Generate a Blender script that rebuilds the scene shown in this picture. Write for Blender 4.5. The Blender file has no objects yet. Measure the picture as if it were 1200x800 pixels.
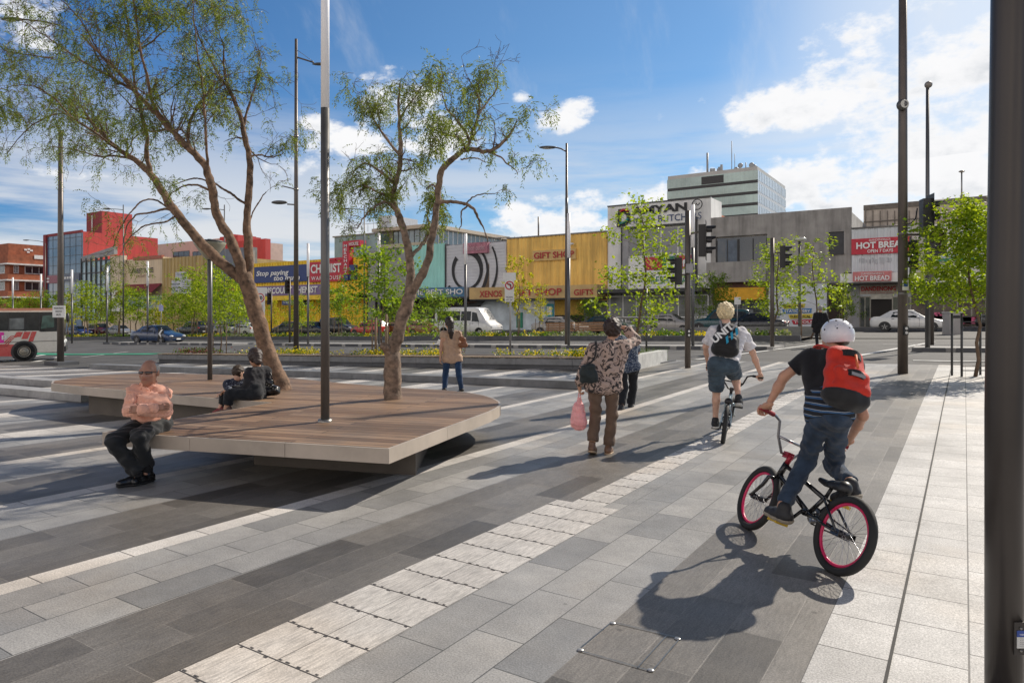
import bpy, bmesh, math, random
import numpy as np
from mathutils import Vector, Matrix
PI = math.pi
rnd = random.Random(7)
scene = bpy.context.scene
COL = scene.collection

# ---------------------------------------------------------------- camera model
F = 812.0; HZ = 370.0; EYE = 1.6
CY, SY = 0.8372, 0.5469            # camera looks 33.2 degrees left of +Y
def cam2w(xr, d, z):               # xr: metres right of axis, d: metres forward
    return Vector((CY*xr - SY*d, SY*xr + CY*d, z))
def P(px, py, D):
    return cam2w((px-600)/F*D, D, EYE-(py-HZ)/F*D)
def sst(a, b, x):
    t = min(1, max(0, (x-a)/(b-a))); return t*t*(3-2*t)
def terr(x, y):
    return (0.0117*min(max(y, 0), 62) + 0.0175*min(max(x, -170), 12))*sst(3, 14, y)
def GT(px, py, up=0.0):            # pixel -> point on the terrain (raised by up)
    xr = (px-600)/F; s = (py-HZ)/F
    lo, hi = 1.0, 400.0
    fn = lambda D: EYE - s*D - up - terr(CY*xr*D-SY*D, SY*xr*D+CY*D)
    for _ in range(60):
        m = (lo+hi)/2
        if fn(m) > 0: lo = m
        else: hi = m
    D = lo
    return P(px, py, D)
def YD(px, Y): return Y/(SY*(px-600)/F + CY)        # depth where the pixel column meets the plane y = Y
def FX(px, Y=62.0):
    D = YD(px, Y); return CY*(px-600)/F*D - SY*D
def FZ(px, py, Y=62.0): return EYE-(py-HZ)/F*YD(px, Y)
def AT(px, Y):
    x = FX(px, Y); return Vector((x, Y, terr(x, Y)))
def HT(p, py):                     # height above p's foot that shows at row py
    D = (p.y*CY - p.x*SY); return EYE-(py-HZ)/F*D - p.z

# ---------------------------------------------------------------- mesh builder
class MB:
    def __init__(s): s.v=[]; s.f=[]; s.m=[]; s.s=[]; s.uv=None
    def add(s, vs, fs, mi=0, sm=False):
        o = len(s.v); s.v += [tuple(v) for v in vs]
        for f in fs:
            s.f.append(tuple(o+i for i in f)); s.m.append(mi); s.s.append(sm)
        return s
    def box(s, c, d, rz=0, mi=0, M=None):
        x, y, z = d[0]/2, d[1]/2, d[2]/2
        vs = [Vector((a*x, b*y, e*z)) for a in (-1,1) for b in (-1,1) for e in (-1,1)]
        R = Matrix.Rotation(rz, 3, 'Z') if M is None else M
        vs = [R @ v + Vector(c) for v in vs]
        return s.add(vs, [(0,1,3,2),(4,6,7,5),(0,4,5,1),(2,3,7,6),(0,2,6,4),(1,5,7,3)], mi)
    def b2(s, lo, hi, mi=0):
        return s.box([(a+b)/2 for a, b in zip(lo, hi)], [abs(b-a) for a, b in zip(lo, hi)], 0, mi)
    def bar(s, a, b, w, h, mi=0, up=(0,0,1)):
        a=Vector(a); b=Vector(b); t=(b-a).normalized(); u=Vector(up)
        if abs(t.dot(u))>.98: u=Vector((0,1,0))
        r=t.cross(u).normalized(); u=r.cross(t)
        vs=[p+r*(i*w/2)+u*(j*h/2) for p in (a,b) for i in (-1,1) for j in (-1,1)]
        return s.add(vs, [(0,1,3,2),(4,6,7,5),(0,4,5,1),(2,3,7,6),(0,2,6,4),(1,5,7,3)], mi)
    def tube(s, pts, rad, n=8, mi=0, sm=True, caps=True, closed=False):
        pts=[Vector(p) for p in pts]
        if not hasattr(rad,'__len__'): rad=[rad]*len(pts)
        N=len(pts); rings=[]; ref=None
        for i,p in enumerate(pts):
            if closed: t=pts[(i+1)%N]-pts[i-1]
            else: t=pts[min(i+1,N-1)]-pts[max(i-1,0)]
            t=t.normalized() if t.length>1e-9 else Vector((0,0,1))
            if ref is None:
                ref=Vector((1,0,0)) if abs(t.x)<.9 else Vector((0,1,0))
            r=(ref-t*ref.dot(t))
            if r.length<1e-6: r=t.orthogonal()
            r.normalize(); ref=r; q=t.cross(r)
            rings.append([p+(r*math.cos(2*PI*k/n)+q*math.sin(2*PI*k/n))*rad[i] for k in range(n)])
        vs=[v for R in rings for v in R]; fs=[]
        for i in range(N if closed else N-1):
            j=(i+1)%N
            for k in range(n):
                fs.append((i*n+k, i*n+(k+1)%n, j*n+(k+1)%n, j*n+k))
        s.add(vs,fs,mi,sm)
        if caps and not closed:
            o=len(s.v)-len(vs)
            s.f.append(tuple(o+k for k in range(n-1,-1,-1))); s.m.append(mi); s.s.append(False)
            s.f.append(tuple(o+(N-1)*n+k for k in range(n))); s.m.append(mi); s.s.append(False)
        return s
    def lathe(s, prof, c=(0,0,0), n=20, mi=0, sm=True, M=None):
        c=Vector(c); vs=[]; 
        for r,z in prof:
            for k in range(n):
                v=Vector((r*math.cos(2*PI*k/n), r*math.sin(2*PI*k/n), z))
                if M is not None: v=M@v
                vs.append(v+c)
        fs=[]
        for i in range(len(prof)-1):
            for k in range(n): fs.append((i*n+k,i*n+(k+1)%n,(i+1)*n+(k+1)%n,(i+1)*n+k))
        s.add(vs,fs,mi,sm); return s
    def ell(s, c, r, n=12, mi=0, M=None):
        m=max(4,n//2+1)
        prof=[(max(1e-4,math.sin(PI*i/m)),-math.cos(PI*i/m)) for i in range(m+1)]
        S=Matrix.Diagonal(Vector(r)); 
        return s.lathe(prof,c,n,mi,True,(M@S) if M is not None else S)
    def prism(s, poly, z0, z1, mi=0, mside=None):
        n=len(poly); vs=[(x,y,z0) for x,y in poly]+[(x,y,z1) for x,y in poly]
        a=sum(poly[i][0]*poly[(i+1)%n][1]-poly[(i+1)%n][0]*poly[i][1] for i in range(n))
        if a<0: vs=[(x,y,z0) for x,y in poly[::-1]]+[(x,y,z1) for x,y in poly[::-1]]
        s.add(vs,[tuple(range(n,2*n)),tuple(range(n-1,-1,-1))],mi)
        o=len(s.v)-2*n
        for i in range(n):
            s.f.append((o+i,o+(i+1)%n,o+n+(i+1)%n,o+n+i)); s.m.append(mi if mside is None else mside); s.s.append(False)
        return s
    def quad(s,a,b,c,d,mi=0): return s.add([a,b,c,d],[(0,1,2,3)],mi)
    def build(s, name, mats, parent=None, W=None):
        me=bpy.data.meshes.new(name)
        off=Vector((0,0,0))
        if W is not None: off=Vector(W)
        me.from_pydata([(v[0]-off.x,v[1]-off.y,v[2]-off.z) for v in s.v],[],s.f)
        if not isinstance(mats,(list,tuple)): mats=[mats]
        for m in mats: me.materials.append(m)
        me.polygons.foreach_set('material_index', s.m)
        me.polygons.foreach_set('use_smooth', s.s)
        if s.uv is not None:
            ul=me.uv_layers.new(name='UVMap'); ul.data.foreach_set('uv', [c for f in s.uv for uv in f for c in uv])
        me.update()
        o=bpy.data.objects.new(name,me); COL.objects.link(o)
        if parent is not None: o.parent=parent
        return o

def tag(o,label=None,cat=None,group=None,kind=None):
    if label: o['label']=label
    if cat: o['category']=cat
    if group: o['group']=group
    if kind: o['kind']=kind
    return o
def thing(name,label,cat,loc=(0,0,0),rz=0,group=None):
    o=bpy.data.objects.new(name,None); COL.objects.link(o)
    o.empty_display_size=.2
    o.location=Vector(loc); o.rotation_euler=(0,0,rz)
    return tag(o,label,cat,group)
CH={}
def kids(o): return [c for c in bpy.data.objects if c.parent==o]
def dup(root,loc,rz=0,label=None,group=None,scale=None,swap=None):
    cm={}
    for q in bpy.data.objects:
        if q.parent is not None: cm.setdefault(q.parent.name,[]).append(q)
    def cp(o,par):
        c=o.copy(); COL.objects.link(c); c.parent=par
        for k in cm.get(o.name,()): cp(k,c)
        return c
    r=cp(root,None); r.location=Vector(loc); r.rotation_euler=(0,0,rz)
    if scale: r.scale=scale if hasattr(scale,'__len__') else (scale,)*3
    if label: r['label']=label
    if group: r['group']=group
    if swap:
        def sw(o):
            if o.type=='MESH':
                for i,ms in enumerate(o.material_slots):
                    dm=o.data.materials[i]
                    if dm and dm.name in swap:
                        ms.link='OBJECT'; ms.material=swap[dm.name]
            for k in kids(o): sw(k)
        sw(r)
    return r

# ---------------------------------------------------------------- materials
def _nt(name):
    m=bpy.data.materials.new(name); m.use_nodes=True; nt=m.node_tree
    return m,nt,nt.nodes['Principled BSDF']
def N(nt,t,**kw):
    n=nt.nodes.new(t)
    for k,v in kw.items(): setattr(n,k,v)
    return n
def mth(nt,op,a,b=None,clamp=False):
    n=N(nt,'ShaderNodeMath',operation=op); n.use_clamp=clamp
    for i,x in enumerate((a,b)):
        if x is None: continue
        if isinstance(x,(int,float)): n.inputs[i].default_value=x
        else: nt.links.new(x,n.inputs[i])
    return n.outputs[0]
def mixc(nt,fac,a,b,mode='MIX'):
    n=N(nt,'ShaderNodeMix',data_type='RGBA',blend_type=mode)
    for s,x in ((n.inputs['Factor'],fac),(n.inputs['A'],a),(n.inputs['B'],b)):
        pass
    def put(sock,x):
        if isinstance(x,(int,float)): sock.default_value=x
        elif isinstance(x,(tuple,list)): sock.default_value=tuple(x)+((1,) if len(x)==3 else ())
        else: nt.links.new(x,sock)
    put(n.inputs[0],fac); put(n.inputs[6],a); put(n.inputs[7],b)
    return n.outputs[2]
def noise(nt,vec,scale,detail=4,rough=.55):
    n=N(nt,'ShaderNodeTexNoise'); n.inputs['Scale'].default_value=scale
    n.inputs['Detail'].default_value=detail; n.inputs['Roughness'].default_value=rough
    if vec is not None: nt.links.new(vec,n.inputs['Vector'])
    return n.outputs['Fac']
def ramp(nt,x,stops):
    n=N(nt,'ShaderNodeValToRGB'); cr=n.color_ramp
    while len(cr.elements)>1: cr.elements.remove(cr.elements[-1])
    cr.elements[0].position=stops[0][0]; cr.elements[0].color=tuple(stops[0][1])+(1,)
    for p,c in stops[1:]:
        e=cr.elements.new(p); e.color=tuple(c)+(1,)
    nt.links.new(x,n.inputs[0]); return n.outputs[0]
def g3(v): return (v,v,v)
MC={}
def M(name,col,rough=.6,metal=0,var=.18,scale=3.0,bump=0,bscale=60,spec=.5,coat=0,stain=0,streak=False):
    if name in MC: return MC[name]
    m,nt,b=_nt(name); tc=N(nt,'ShaderNodeTexCoord').outputs['Object']
    b.inputs['Roughness'].default_value=rough; b.inputs['Metallic'].default_value=metal
    b.inputs['Specular IOR Level'].default_value=spec; b.inputs['Coat Weight'].default_value=coat
    b.inputs['Coat Roughness'].default_value=.06
    c=tuple(col)
    if var:
        f=noise(nt,tc,scale,6,.62)
        lo=tuple(x*(1-var*1.3) for x in c); hi=tuple(min(1,x*(1+var)) for x in c)
        cc=ramp(nt,f,[(.32,lo),(.68,hi)])
        if stain:
            mp=N(nt,'ShaderNodeMapping'); nt.links.new(tc,mp.inputs[0]); mp.inputs['Scale'].default_value=(1.2,1.2,.12) if streak else (1,1,1)
            f2=noise(nt,mp.outputs[0],1.1 if not streak else 1.6,5,.6)
            st=ramp(nt,f2,[(.42,g3(1)),(.7,g3(1-stain))])
            cc=mixc(nt,1.0,cc,st,'MULTIPLY')
        nt.links.new(cc,b.inputs['Base Color'])
        fr=noise(nt,tc,scale*4,3); rr=N(nt,'ShaderNodeMapRange'); nt.links.new(fr,rr.inputs[0])
        rr.inputs[3].default_value=max(0.02,rough-.1); rr.inputs[4].default_value=min(1,rough+.1); nt.links.new(rr.outputs[0],b.inputs['Roughness'])
    else: b.inputs['Base Color'].default_value=c+(1,)
    if bump:
        bp=N(nt,'ShaderNodeBump'); bp.inputs['Strength'].default_value=bump; bp.inputs['Distance'].default_value=.01
        nt.links.new(noise(nt,tc,bscale,5),bp.inputs['Height']); nt.links.new(bp.outputs[0],b.inputs['Normal'])
    MC[name]=m; return m
def tiles(name,c1,c2,mortar,bw,bh,rough=.55,off=.5,ms=.004,speck=.25,grain=0):
    m,nt,b=_nt(name); uv=N(nt,'ShaderNodeTexCoord').outputs['UV']; ob=N(nt,'ShaderNodeTexCoord').outputs['Object']
    br=N(nt,'ShaderNodeTexBrick'); nt.links.new(uv,br.inputs['Vector']); br.offset=off; br.offset_frequency=2
    br.inputs['Scale'].default_value=1; br.inputs['Brick Width'].default_value=bw; br.inputs['Row Height'].default_value=bh
    br.inputs['Mortar Size'].default_value=ms; br.inputs['Mortar Smooth'].default_value=.1; br.inputs['Bias'].default_value=0
    br.inputs['Color1'].default_value=tuple(c1)+(1,); br.inputs['Color2'].default_value=tuple(c2)+(1,); br.inputs['Mortar'].default_value=tuple(mortar)+(1,)
    sp=ramp(nt,noise(nt,ob,105,3,.85),[(.34,g3(1-speck*1.6)),(.66,g3(1+speck*1.0))])
    c=mixc(nt,1.0,br.outputs['Color'],sp,'MULTIPLY')
    st=ramp(nt,noise(nt,ob,.9,6,.62),[(.3,g3(.72)),(.7,g3(1.14))])
    c=mixc(nt,1.0,c,st,'MULTIPLY')
    c=mixc(nt,1.0,c,ramp(nt,noise(nt,ob,5.5,7,.7),[(.3,g3(.86)),(.7,g3(1.1))]),'MULTIPLY')
    wr=ramp(nt,noise(nt,ob,.35,4,.6),[(.52,(1,1,1)),(.72,(1.0,.90,.78))])
    c=mixc(nt,1.0,c,wr,'MULTIPLY')
    if grain:
        mp=N(nt,'ShaderNodeMapping'); nt.links.new(ob,mp.inputs[0]); mp.inputs['Scale'].default_value=(70,9,1)
        gr=ramp(nt,noise(nt,mp.outputs[0],1,4,.6),[(.35,g3(1-grain)),(.6,g3(1.06))])
        c=mixc(nt,1.0,c,gr,'MULTIPLY')
    # small dark gum spots
    vo=N(nt,'ShaderNodeTexVoronoi'); vo.inputs['Scale'].default_value=2.3; nt.links.new(ob,vo.inputs['Vector'])
    gum=ramp(nt,vo.outputs['Distance'],[(.024,g3(.52)),(.042,g3(1))])
    c=mixc(nt,1.0,c,gum,'MULTIPLY')
    nt.links.new(c,b.inputs['Base Color'])
    rr=N(nt,'ShaderNodeMapRange'); nt.links.new(noise(nt,ob,2.2,5),rr.inputs[0]); rr.inputs[3].default_value=rough-.14; rr.inputs[4].default_value=rough+.14
    nt.links.new(rr.outputs[0],b.inputs['Roughness'])
    bp=N(nt,'ShaderNodeBump'); bp.inputs['Strength'].default_value=.35; bp.inputs['Distance'].default_value=.006
    h=mth(nt,'ADD',mth(nt,'MULTIPLY',br.outputs['Fac'],-1.0),mth(nt,'MULTIPLY',noise(nt,ob,90,4,.7),.5))
    nt.links.new(h,bp.inputs['Height']); nt.links.new(bp.outputs[0],b.inputs['Normal'])
    MC[name]=m; return m
def leafm(name,c1,c2,trans=.55,scale=1.5):
    m,nt,b=_nt(name); out=nt.nodes['Material Output']; ob=N(nt,'ShaderNodeTexCoord').outputs['Object']
    geo=N(nt,'ShaderNodeNewGeometry')
    f=mth(nt,'ADD',mth(nt,'MULTIPLY',geo.outputs['Random Per Island'],.6),mth(nt,'MULTIPLY',noise(nt,ob,scale,3),.4))
    c=ramp(nt,f,[(.15,c1),(.85,c2)])
    nt.links.new(c,b.inputs['Base Color']); b.inputs['Roughness'].default_value=.45; b.inputs['Specular IOR Level'].default_value=.35
    tr=N(nt,'ShaderNodeBsdfTranslucent'); 
    c3=mixc(nt,1.0,c,(1.5,1.45,.6),'MULTIPLY'); nt.links.new(c3,tr.inputs[0])
    mx=N(nt,'ShaderNodeMixShader'); mx.inputs[0].default_value=trans
    nt.links.new(b.outputs[0],mx.inputs[1]); nt.links.new(tr.outputs[0],mx.inputs[2]); nt.links.new(mx.outputs[0],out.inputs[0])
    MC[name]=m; return m
def glassm(name,col=(.02,.03,.035),rough=.05,spec=1.0,var=.5,scale=.35):
    return M(name,col,rough,0,var,scale,spec=spec)

# ---------------------------------------------------------------- lettering (built-in font turned into mesh)
def lettering(txt,parent,mat,org,ux,uy,w,h,bold=.0,shear=0,depth=.01,name='lettering',align=True,spacing=1.0):
    cu=bpy.data.curves.new('t','FONT'); cu.body=txt; cu.size=1; cu.offset=bold; cu.shear=shear; cu.space_character=spacing
    cu.resolution_u=3
    o=bpy.data.objects.new('t',cu); COL.objects.link(o)
    dg=bpy.context.evaluated_depsgraph_get(); me=bpy.data.meshes.new_from_object(o.evaluated_get(dg))
    bpy.data.objects.remove(o); bpy.data.curves.remove(cu)
    xs=[v.co.x for v in me.vertices]; ys=[v.co.y for v in me.vertices]
    if not xs: return None
    x0,x1,y0,y1=min(xs),max(xs),min(ys),max(ys)
    ux=Vector(ux); uy=Vector(uy); nn=ux.cross(uy).normalized()
    for v in me.vertices:
        q=Vector(org)+ux*((v.co.x-x0)/(x1-x0)*w)+uy*((v.co.y-y0)/(y1-y0)*h)+nn*depth
        v.co=q
    me.name=name; me.materials.clear(); me.materials.append(mat)
    ob=bpy.data.objects.new(name,me); COL.objects.link(ob); ob.parent=parent
    return ob

# ---------------------------------------------------------------- implicit surfaces for people and soft goods
def rc(a,b,ra,rb=None): return ('c',np.array(a,float),np.array(b,float),ra,ra if rb is None else rb)
def el(c,r,R=None): return ('e',np.array(c,float),np.array(r,float),np.eye(3) if R is None else np.array(R,float))
def sd(p,X,Y,Z):
    if p[0]=='c':
        a,b=p[1],p[2]; ba=b-a; L=max(1e-9,float(ba@ba))
        dx,dy,dz=X-a[0],Y-a[1],Z-a[2]
        t=np.clip((dx*ba[0]+dy*ba[1]+dz*ba[2])/L,0,1)
        return np.sqrt((dx-t*ba[0])**2+(dy-t*ba[1])**2+(dz-t*ba[2])**2)-(p[3]+(p[4]-p[3])*t)
    c,r,R=p[1],p[2],p[3]
    dx,dy,dz=X-c[0],Y-c[1],Z-c[2]
    u=[(R[i,0]*dx+R[i,1]*dy+R[i,2]*dz)/r[i] for i in range(3)]
    k0=np.sqrt(u[0]**2+u[1]**2+u[2]**2); k1=np.sqrt((u[0]/r[0])**2+(u[1]/r[1])**2+(u[2]/r[2])**2)+1e-6
    return k0*(k0-1)/k1
def field(prims,X,Y,Z,k):
    d=None
    for p in prims:
        e=sd(p,X,Y,Z)
        if d is None: d=e
        else:
            h=np.maximum(k-np.abs(d-e),0)/k; d=np.minimum(d,e)-h*h*k*.25
    return d
def sdf_mb(prims,k=.04,h=.012,post=None,infl=0,mb=None,mi=0):
    lo=np.min([ (np.minimum(p[1],p[2])-max(p[3],p[4])) if p[0]=='c' else p[1]-max(p[2]) for p in prims],axis=0)-infl-3*h-.02
    hi=np.max([ (np.maximum(p[1],p[2])+max(p[3],p[4])) if p[0]=='c' else p[1]+max(p[2]) for p in prims],axis=0)+infl+3*h+.02
    ax=[np.arange(lo[i],hi[i]+h,h,dtype=np.float32) for i in range(3)]
    X,Y,Z=np.meshgrid(*ax,indexing='ij')
    d=field(prims,X,Y,Z,k)-infl
    if post is not None: d=post(d,X,Y,Z)
    V,Fc=nets(d,lo,h)
    mb=mb or MB(); mb.add(V.tolist(),Fc.tolist(),mi,True); return mb
def nets(d,lo,h):
    s=d<0; n=np.array(d.shape)-1
    cor=[(i,j,k) for i in (0,1) for j in (0,1) for k in (0,1)]
    sl=lambda o:tuple(slice(o[a],o[a]+n[a]) for a in range(3))
    cnt=sum(s[sl(c)].astype(np.int8) for c in cor)
    act=(cnt>0)&(cnt<8); idx=-np.ones(act.shape,np.int64); I=np.argwhere(act); idx[act]=np.arange(len(I))
    acc=np.zeros((len(I),3)); num=np.zeros(len(I))
    for c in cor:
        for a in range(3):
            if c[a]: continue
            e=list(c); e[a]=1
            d0=d[I[:,0]+c[0],I[:,1]+c[1],I[:,2]+c[2]]; d1=d[I[:,0]+e[0],I[:,1]+e[1],I[:,2]+e[2]]
            m=(d0<0)!=(d1<0); t=np.where(m,d0/np.where(m,d0-d1,1),0)
            q=np.tile(np.array(c,float),(len(I),1)); q[:,a]+=t
            acc[m]+=q[m]; num[m]+=1
    V=(I+acc/num[:,None])*h+lo
    Fs=[]
    for a in range(3):
        b,c=(a+1)%3,(a+2)%3
        s0=[slice(None)]*3; s1=[slice(None)]*3; s0[a]=slice(0,-1); s1[a]=slice(1,None)
        x=s[tuple(s0)]!=s[tuple(s1)]; E=np.argwhere(x)
        ok=(E[:,b]>0)&(E[:,c]>0)&(E[:,b]<n[b])&(E[:,c]<n[c]); E=E[ok]
        def cell(db,dc):
            q=E.copy(); q[:,b]-=db; q[:,c]-=dc; return idx[q[:,0],q[:,1],q[:,2]]
        Q=np.stack([cell(1,1),cell(0,1),cell(0,0),cell(1,0)],1)
        ins=s[E[:,0],E[:,1],E[:,2]]
        Q[~ins]=Q[~ins][:,::-1]; Fs.append(Q)
    return V,np.concatenate(Fs)
# ================================================================ ground, roads, paving
asphalt=M('asphalt',(.085,.083,.08),.8,0,.22,.35,bump=.5,bscale=140,stain=.25)
asphalt2=M('asphalt_old',(.12,.117,.11),.82,0,.2,.4,bump=.5,bscale=140,stain=.2)
concrete=M('concrete_pale',(.36,.35,.33),.75,0,.15,1.2,bump=.3,bscale=50,stain=.25)
bluestone=M('bluestone',(.085,.088,.095),.6,0,.2,2.0,bump=.3,bscale=50)
granite_w=M('granite_block',(.34,.335,.33),.6,0,.15,6.0,bump=.2,bscale=80,stain=.2)
granite_g=M('granite_grey',(.20,.205,.21),.6,0,.15,5.0,bump=.2,bscale=80,stain=.25)
paintw=M('road_paint',(.62,.62,.6),.7,0,.2,2.5,stain=.35)
green_p=M('bus_lane_green',(.03,.30,.17),.75,0,.25,1.0,stain=.3)
T_dark=tiles('paver_dark',(.100,.092,.082),(.225,.210,.190),(.21,.195,.175),.9,.265,.5,.37,.0035,.28,.2)
T_light=tiles('paver_light',(.235,.234,.23),(.40,.388,.368),(.09,.09,.086),.62,.29,.5,.43,.0034,.26)
T_white=tiles('paver_white',(.55,.52,.485),(.64,.61,.57),(.15,.14,.13),.55,.5,.62,.5,.0045,.26)
T_gran=tiles('paver_granite',(.50,.49,.475),(.60,.588,.568),(.11,.105,.10),.42,.31,.62,.0,.0045,.32)
T_tact=tiles('paver_tactile',(.56,.53,.495),(.64,.61,.57),(.20,.19,.175),.3,.2945,.55,.0,.0032,.18,.30)
T_foot=tiles('footpath_paver',(.26,.255,.25),(.31,.305,.295),(.17,.17,.17),.8,.8,.6,.5,.006,.15)

def sheet(name,mats,polys):
    """polys: (x0,x1,y0,y1,mat index,uv origin x,uv jitter,lift) – each is diced to follow the terrain"""
    mb=MB(); mb.uv=[]
    for (x0,x1,y0,y1,mi,ux,ju,lift) in polys:
        ny=max(1,int((y1-y0)/1.0)); nx=max(1,int((x1-x0)/4.0))
        for i in range(nx):
            for j in range(ny):
                a,b=x0+(x1-x0)*i/nx,x0+(x1-x0)*(i+1)/nx; c,e=y0+(y1-y0)*j/ny,y0+(y1-y0)*(j+1)/ny
                q=[(a,c),(b,c),(b,e),(a,e)]
                mb.add([(x,y,terr(x,y)+lift) for x,y in q],[(0,1,2,3)],mi)
                mb.uv.append([(y+ju,x-ux) for x,y in q])
    # share vertices would need welding; normals are flat enough
    return tag(mb.build(name,mats),kind='structure')

# one ground sheet reaching the horizon
gb=MB(); xs=[-3000,-1200,-500,-300]+list(range(-200,61,4))+[100,200,500,1200,3000]; ys=[-1500,-500,-200,-80,-20]+list(range(-8,81,2))+[100,140,200,400,1000,3000]
for y in ys:
    for x in xs: gb.v.append((x,y,terr(x,y)-.03))
nx=len(xs)
for j in range(len(ys)-1):
    for i in range(nx-1):
        gb.f.append((j*nx+i,j*nx+i+1,(j+1)*nx+i+1,(j+1)*nx+i)); gb.m.append(0); gb.s.append(True)
tag(gb.build('ground',asphalt2),kind='structure')

def edge(x): return 22.4 if x>-26.5 else 12.4
st=[]
def strip(x0,x1,mi,y0=-8,y1=None,l=0):
    st.append((x0,x1,y0,edge((x0+x1)/2) if y1 is None else y1,mi,x0,0 if mi==4 else rnd.random()*3,l))
# right of the camera: white granite rows
x=-.603
for k in range(16): strip(x,x+.31,3); x+=.31
for k in range(26): strip(x,x+.93,1 if k%3 else 0); x+=.93
strip(-1.54,-.603,0); strip(-2.38,-1.54,1)
strip(-2.38-.5945,-2.38,4,-8,5.27)
strip(-2.97,-2.825,0,5.27); strip(-2.825,-2.53,4,5.27); strip(-2.53,-2.38,1,5.27)
strip(-3.75,-2.97,0)
x=-3.75
for k in range(3):
    strip(x-.88,x,1); strip(x-1.07,x-.88,2); strip(x-2.01,x-1.07,0); x-=2.01
k=0
while x>-60:
    w=rnd.choice([.6,.9,.9,1.2]); b=rnd.choice([.3,.6,.6]); d=rnd.choice([.9,1.2,1.2])
    strip(x-w,x,1); strip(x-w-b,x-w,2); strip(x-w-b-d,x-w-b,0); x-=w+b+d
sheet('plaza_paving',[T_dark,T_light,T_white,T_gran,T_tact],st)
# drainage slot and its joint lines on the right
sl=MB()
for i in range(-8,22): 
    y=i; sl.quad((-.297,y,terr(0,y)+.004),(-.283,y,terr(0,y)+.004),(-.283,y+1,terr(0,y+1)+.004),(-.297,y+1,terr(0,y+1)+.004))
tag(sl.build('drain_slot',M('slot_dark',(.035,.033,.03),.8)),kind='structure')
# tactile notches beside each cross joint
nb=MB(); Y=-1.5+.0
while Y<20:
    a,b,n=(-2.97,-2.385,9) if Y<5.2 else (-2.82,-2.535,5)
    for i in range(n):
        s_=rnd.choice((-.016,.016,.018))
        X=a+(b-a)*(i+.5)/n+rnd.uniform(-.012,.012); z=terr(X,Y)
        s_*=.7
        if rnd.random()<.93: nb.box((X,Y+s_,z+.0005),(rnd.uniform(.016,.030),.008,.003))
    nb.box(((a+b)/2,Y,terr((a+b)/2,Y)+.0002),(b-a,.005,.003))
    Y+=.3
tag(nb.build('tactile_studs',M('stud_dark',(.075,.07,.066),.7)),kind='structure')

# roads
def band(name,mat,x0,x1,y0,y1,lift): return sheet(name,[mat],[(x0,x1,y0,y1,0,0,0,lift)])
band('road',asphalt,-170,60,22.4,37.6,-.012)
band('side_road',asphalt,-170,-26.5,12.4,22.4,-.013)
band('service_road',asphalt2,-170,60,41.2,57,.0)
sheet('footpath',[T_foot],[(-170,60,57,62.2,0,0,0,.10),(-170,-6,41.0,44.2,0,0,0,.06)])
kb=MB()
def kerbrun(mb,x0,x1,y0,y1,h,step=3.0,mi=0,lift=0):
    n=max(1,int(abs(x1-x0)/step))
    for i in range(n):
        a=x0+(x1-x0)*i/n; b=x0+(x1-x0)*(i+1)/n-.012
        vs=[]
        for (x,y) in ((a,y0),(b,y0),(b,y1),(a,y1)):
            vs.append((x,y,terr(x,y)-.05+lift)); 
        for (x,y) in ((a,y0),(b,y0),(b,y1),(a,y1)):
            vs.append((x,y,terr(x,y)+h+lift))
        mb.add(vs,[(4,5,6,7),(0,1,5,4),(1,2,6,5),(2,3,7,6),(3,0,4,7)],mi)
kerbrun(kb,-170,60,56.8,57.0,.13)
kerbrun(kb,-95,-7,37.6,37.85,.28,1.2); kerbrun(kb,-95,-7,41.0,41.2,.16,1.2)
kerbrun(kb,1.5,60,37.6,37.85,.18,1.2)
tag(kb.build('kerb',bluestone),kind='structure')
# near median: pale strip edged by dark blocks with pale spacers
md=MB()
for (a,b) in ((-58.5,-41.5),(-37.4,-6.4),(-1.6,9.0)):
    kerbrun(md,a,b,29.05,31.0,.11,4.0,0)
    x=a
    while x<b-.2:
        e=min(x+1.05,b); kerbrun(md,x,e,28.9,29.05,.14,9,1); kerbrun(md,e,min(e+.3,b+.001),28.9,29.05,.14,9,0); x+=1.35
    kerbrun(md,a,b,31.0,31.15,.13,1.3,1)
tag(md.build('median',[concrete,bluestone]),kind='structure')
# painted lines
pl=MB()
def pline(a,b,w,mb,lift=.006,n=8):
    a=Vector((a[0],a[1],0)); b=Vector((b[0],b[1],0)); t=(b-a).normalized(); q=Vector((-t.y,t.x,0))*w/2
    for i in range(n):
        p0=a.lerp(b,i/n); p1=a.lerp(b,(i+1)/n)
        mb.add([(v.x,v.y,terr(v.x,v.y)+lift) for v in (p0-q,p1-q,p1+q,p0+q)],[(0,1,2,3)])
for A,B,w in (((-170,25.7),(-60,25.7),.12),((-58,34.3),(-10,34.3),.0),((-7.5,22.7),(-5.2,36.8),.25),((-3.6,22.7),(-1.2,36.8),.25),((-1.3,24.0),(9,24.0),.3),((-1.5,33.5),(14,33.5),.15)):
    if w: pline(A,B,w,pl,n=24)
for i in range(14): pline((-55+i*4,34.3),(-53+i*4,34.3),.12,pl,n=2)
for px0,py0,px1,py1,w in ((0,424,62,414,.35),(40,424,75,417,.3),(20,431,96,424,.0),(95,419,150,412,.12)):
    if w:
        a=GT(px0,py0); b=GT(px1,py1); pline(a,b,w,pl)
tag(pl.build('road_markings',paintw),kind='structure')
gl=MB(); a=GT(70,415.2); b=GT(186,414.6)
pline(a,b,1.1,gl,.008); pline((a.x-50,a.y+.3),a,1.1,gl,.008)
tag(gl.build('bus_lane_paint',green_p),kind='structure')

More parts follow.
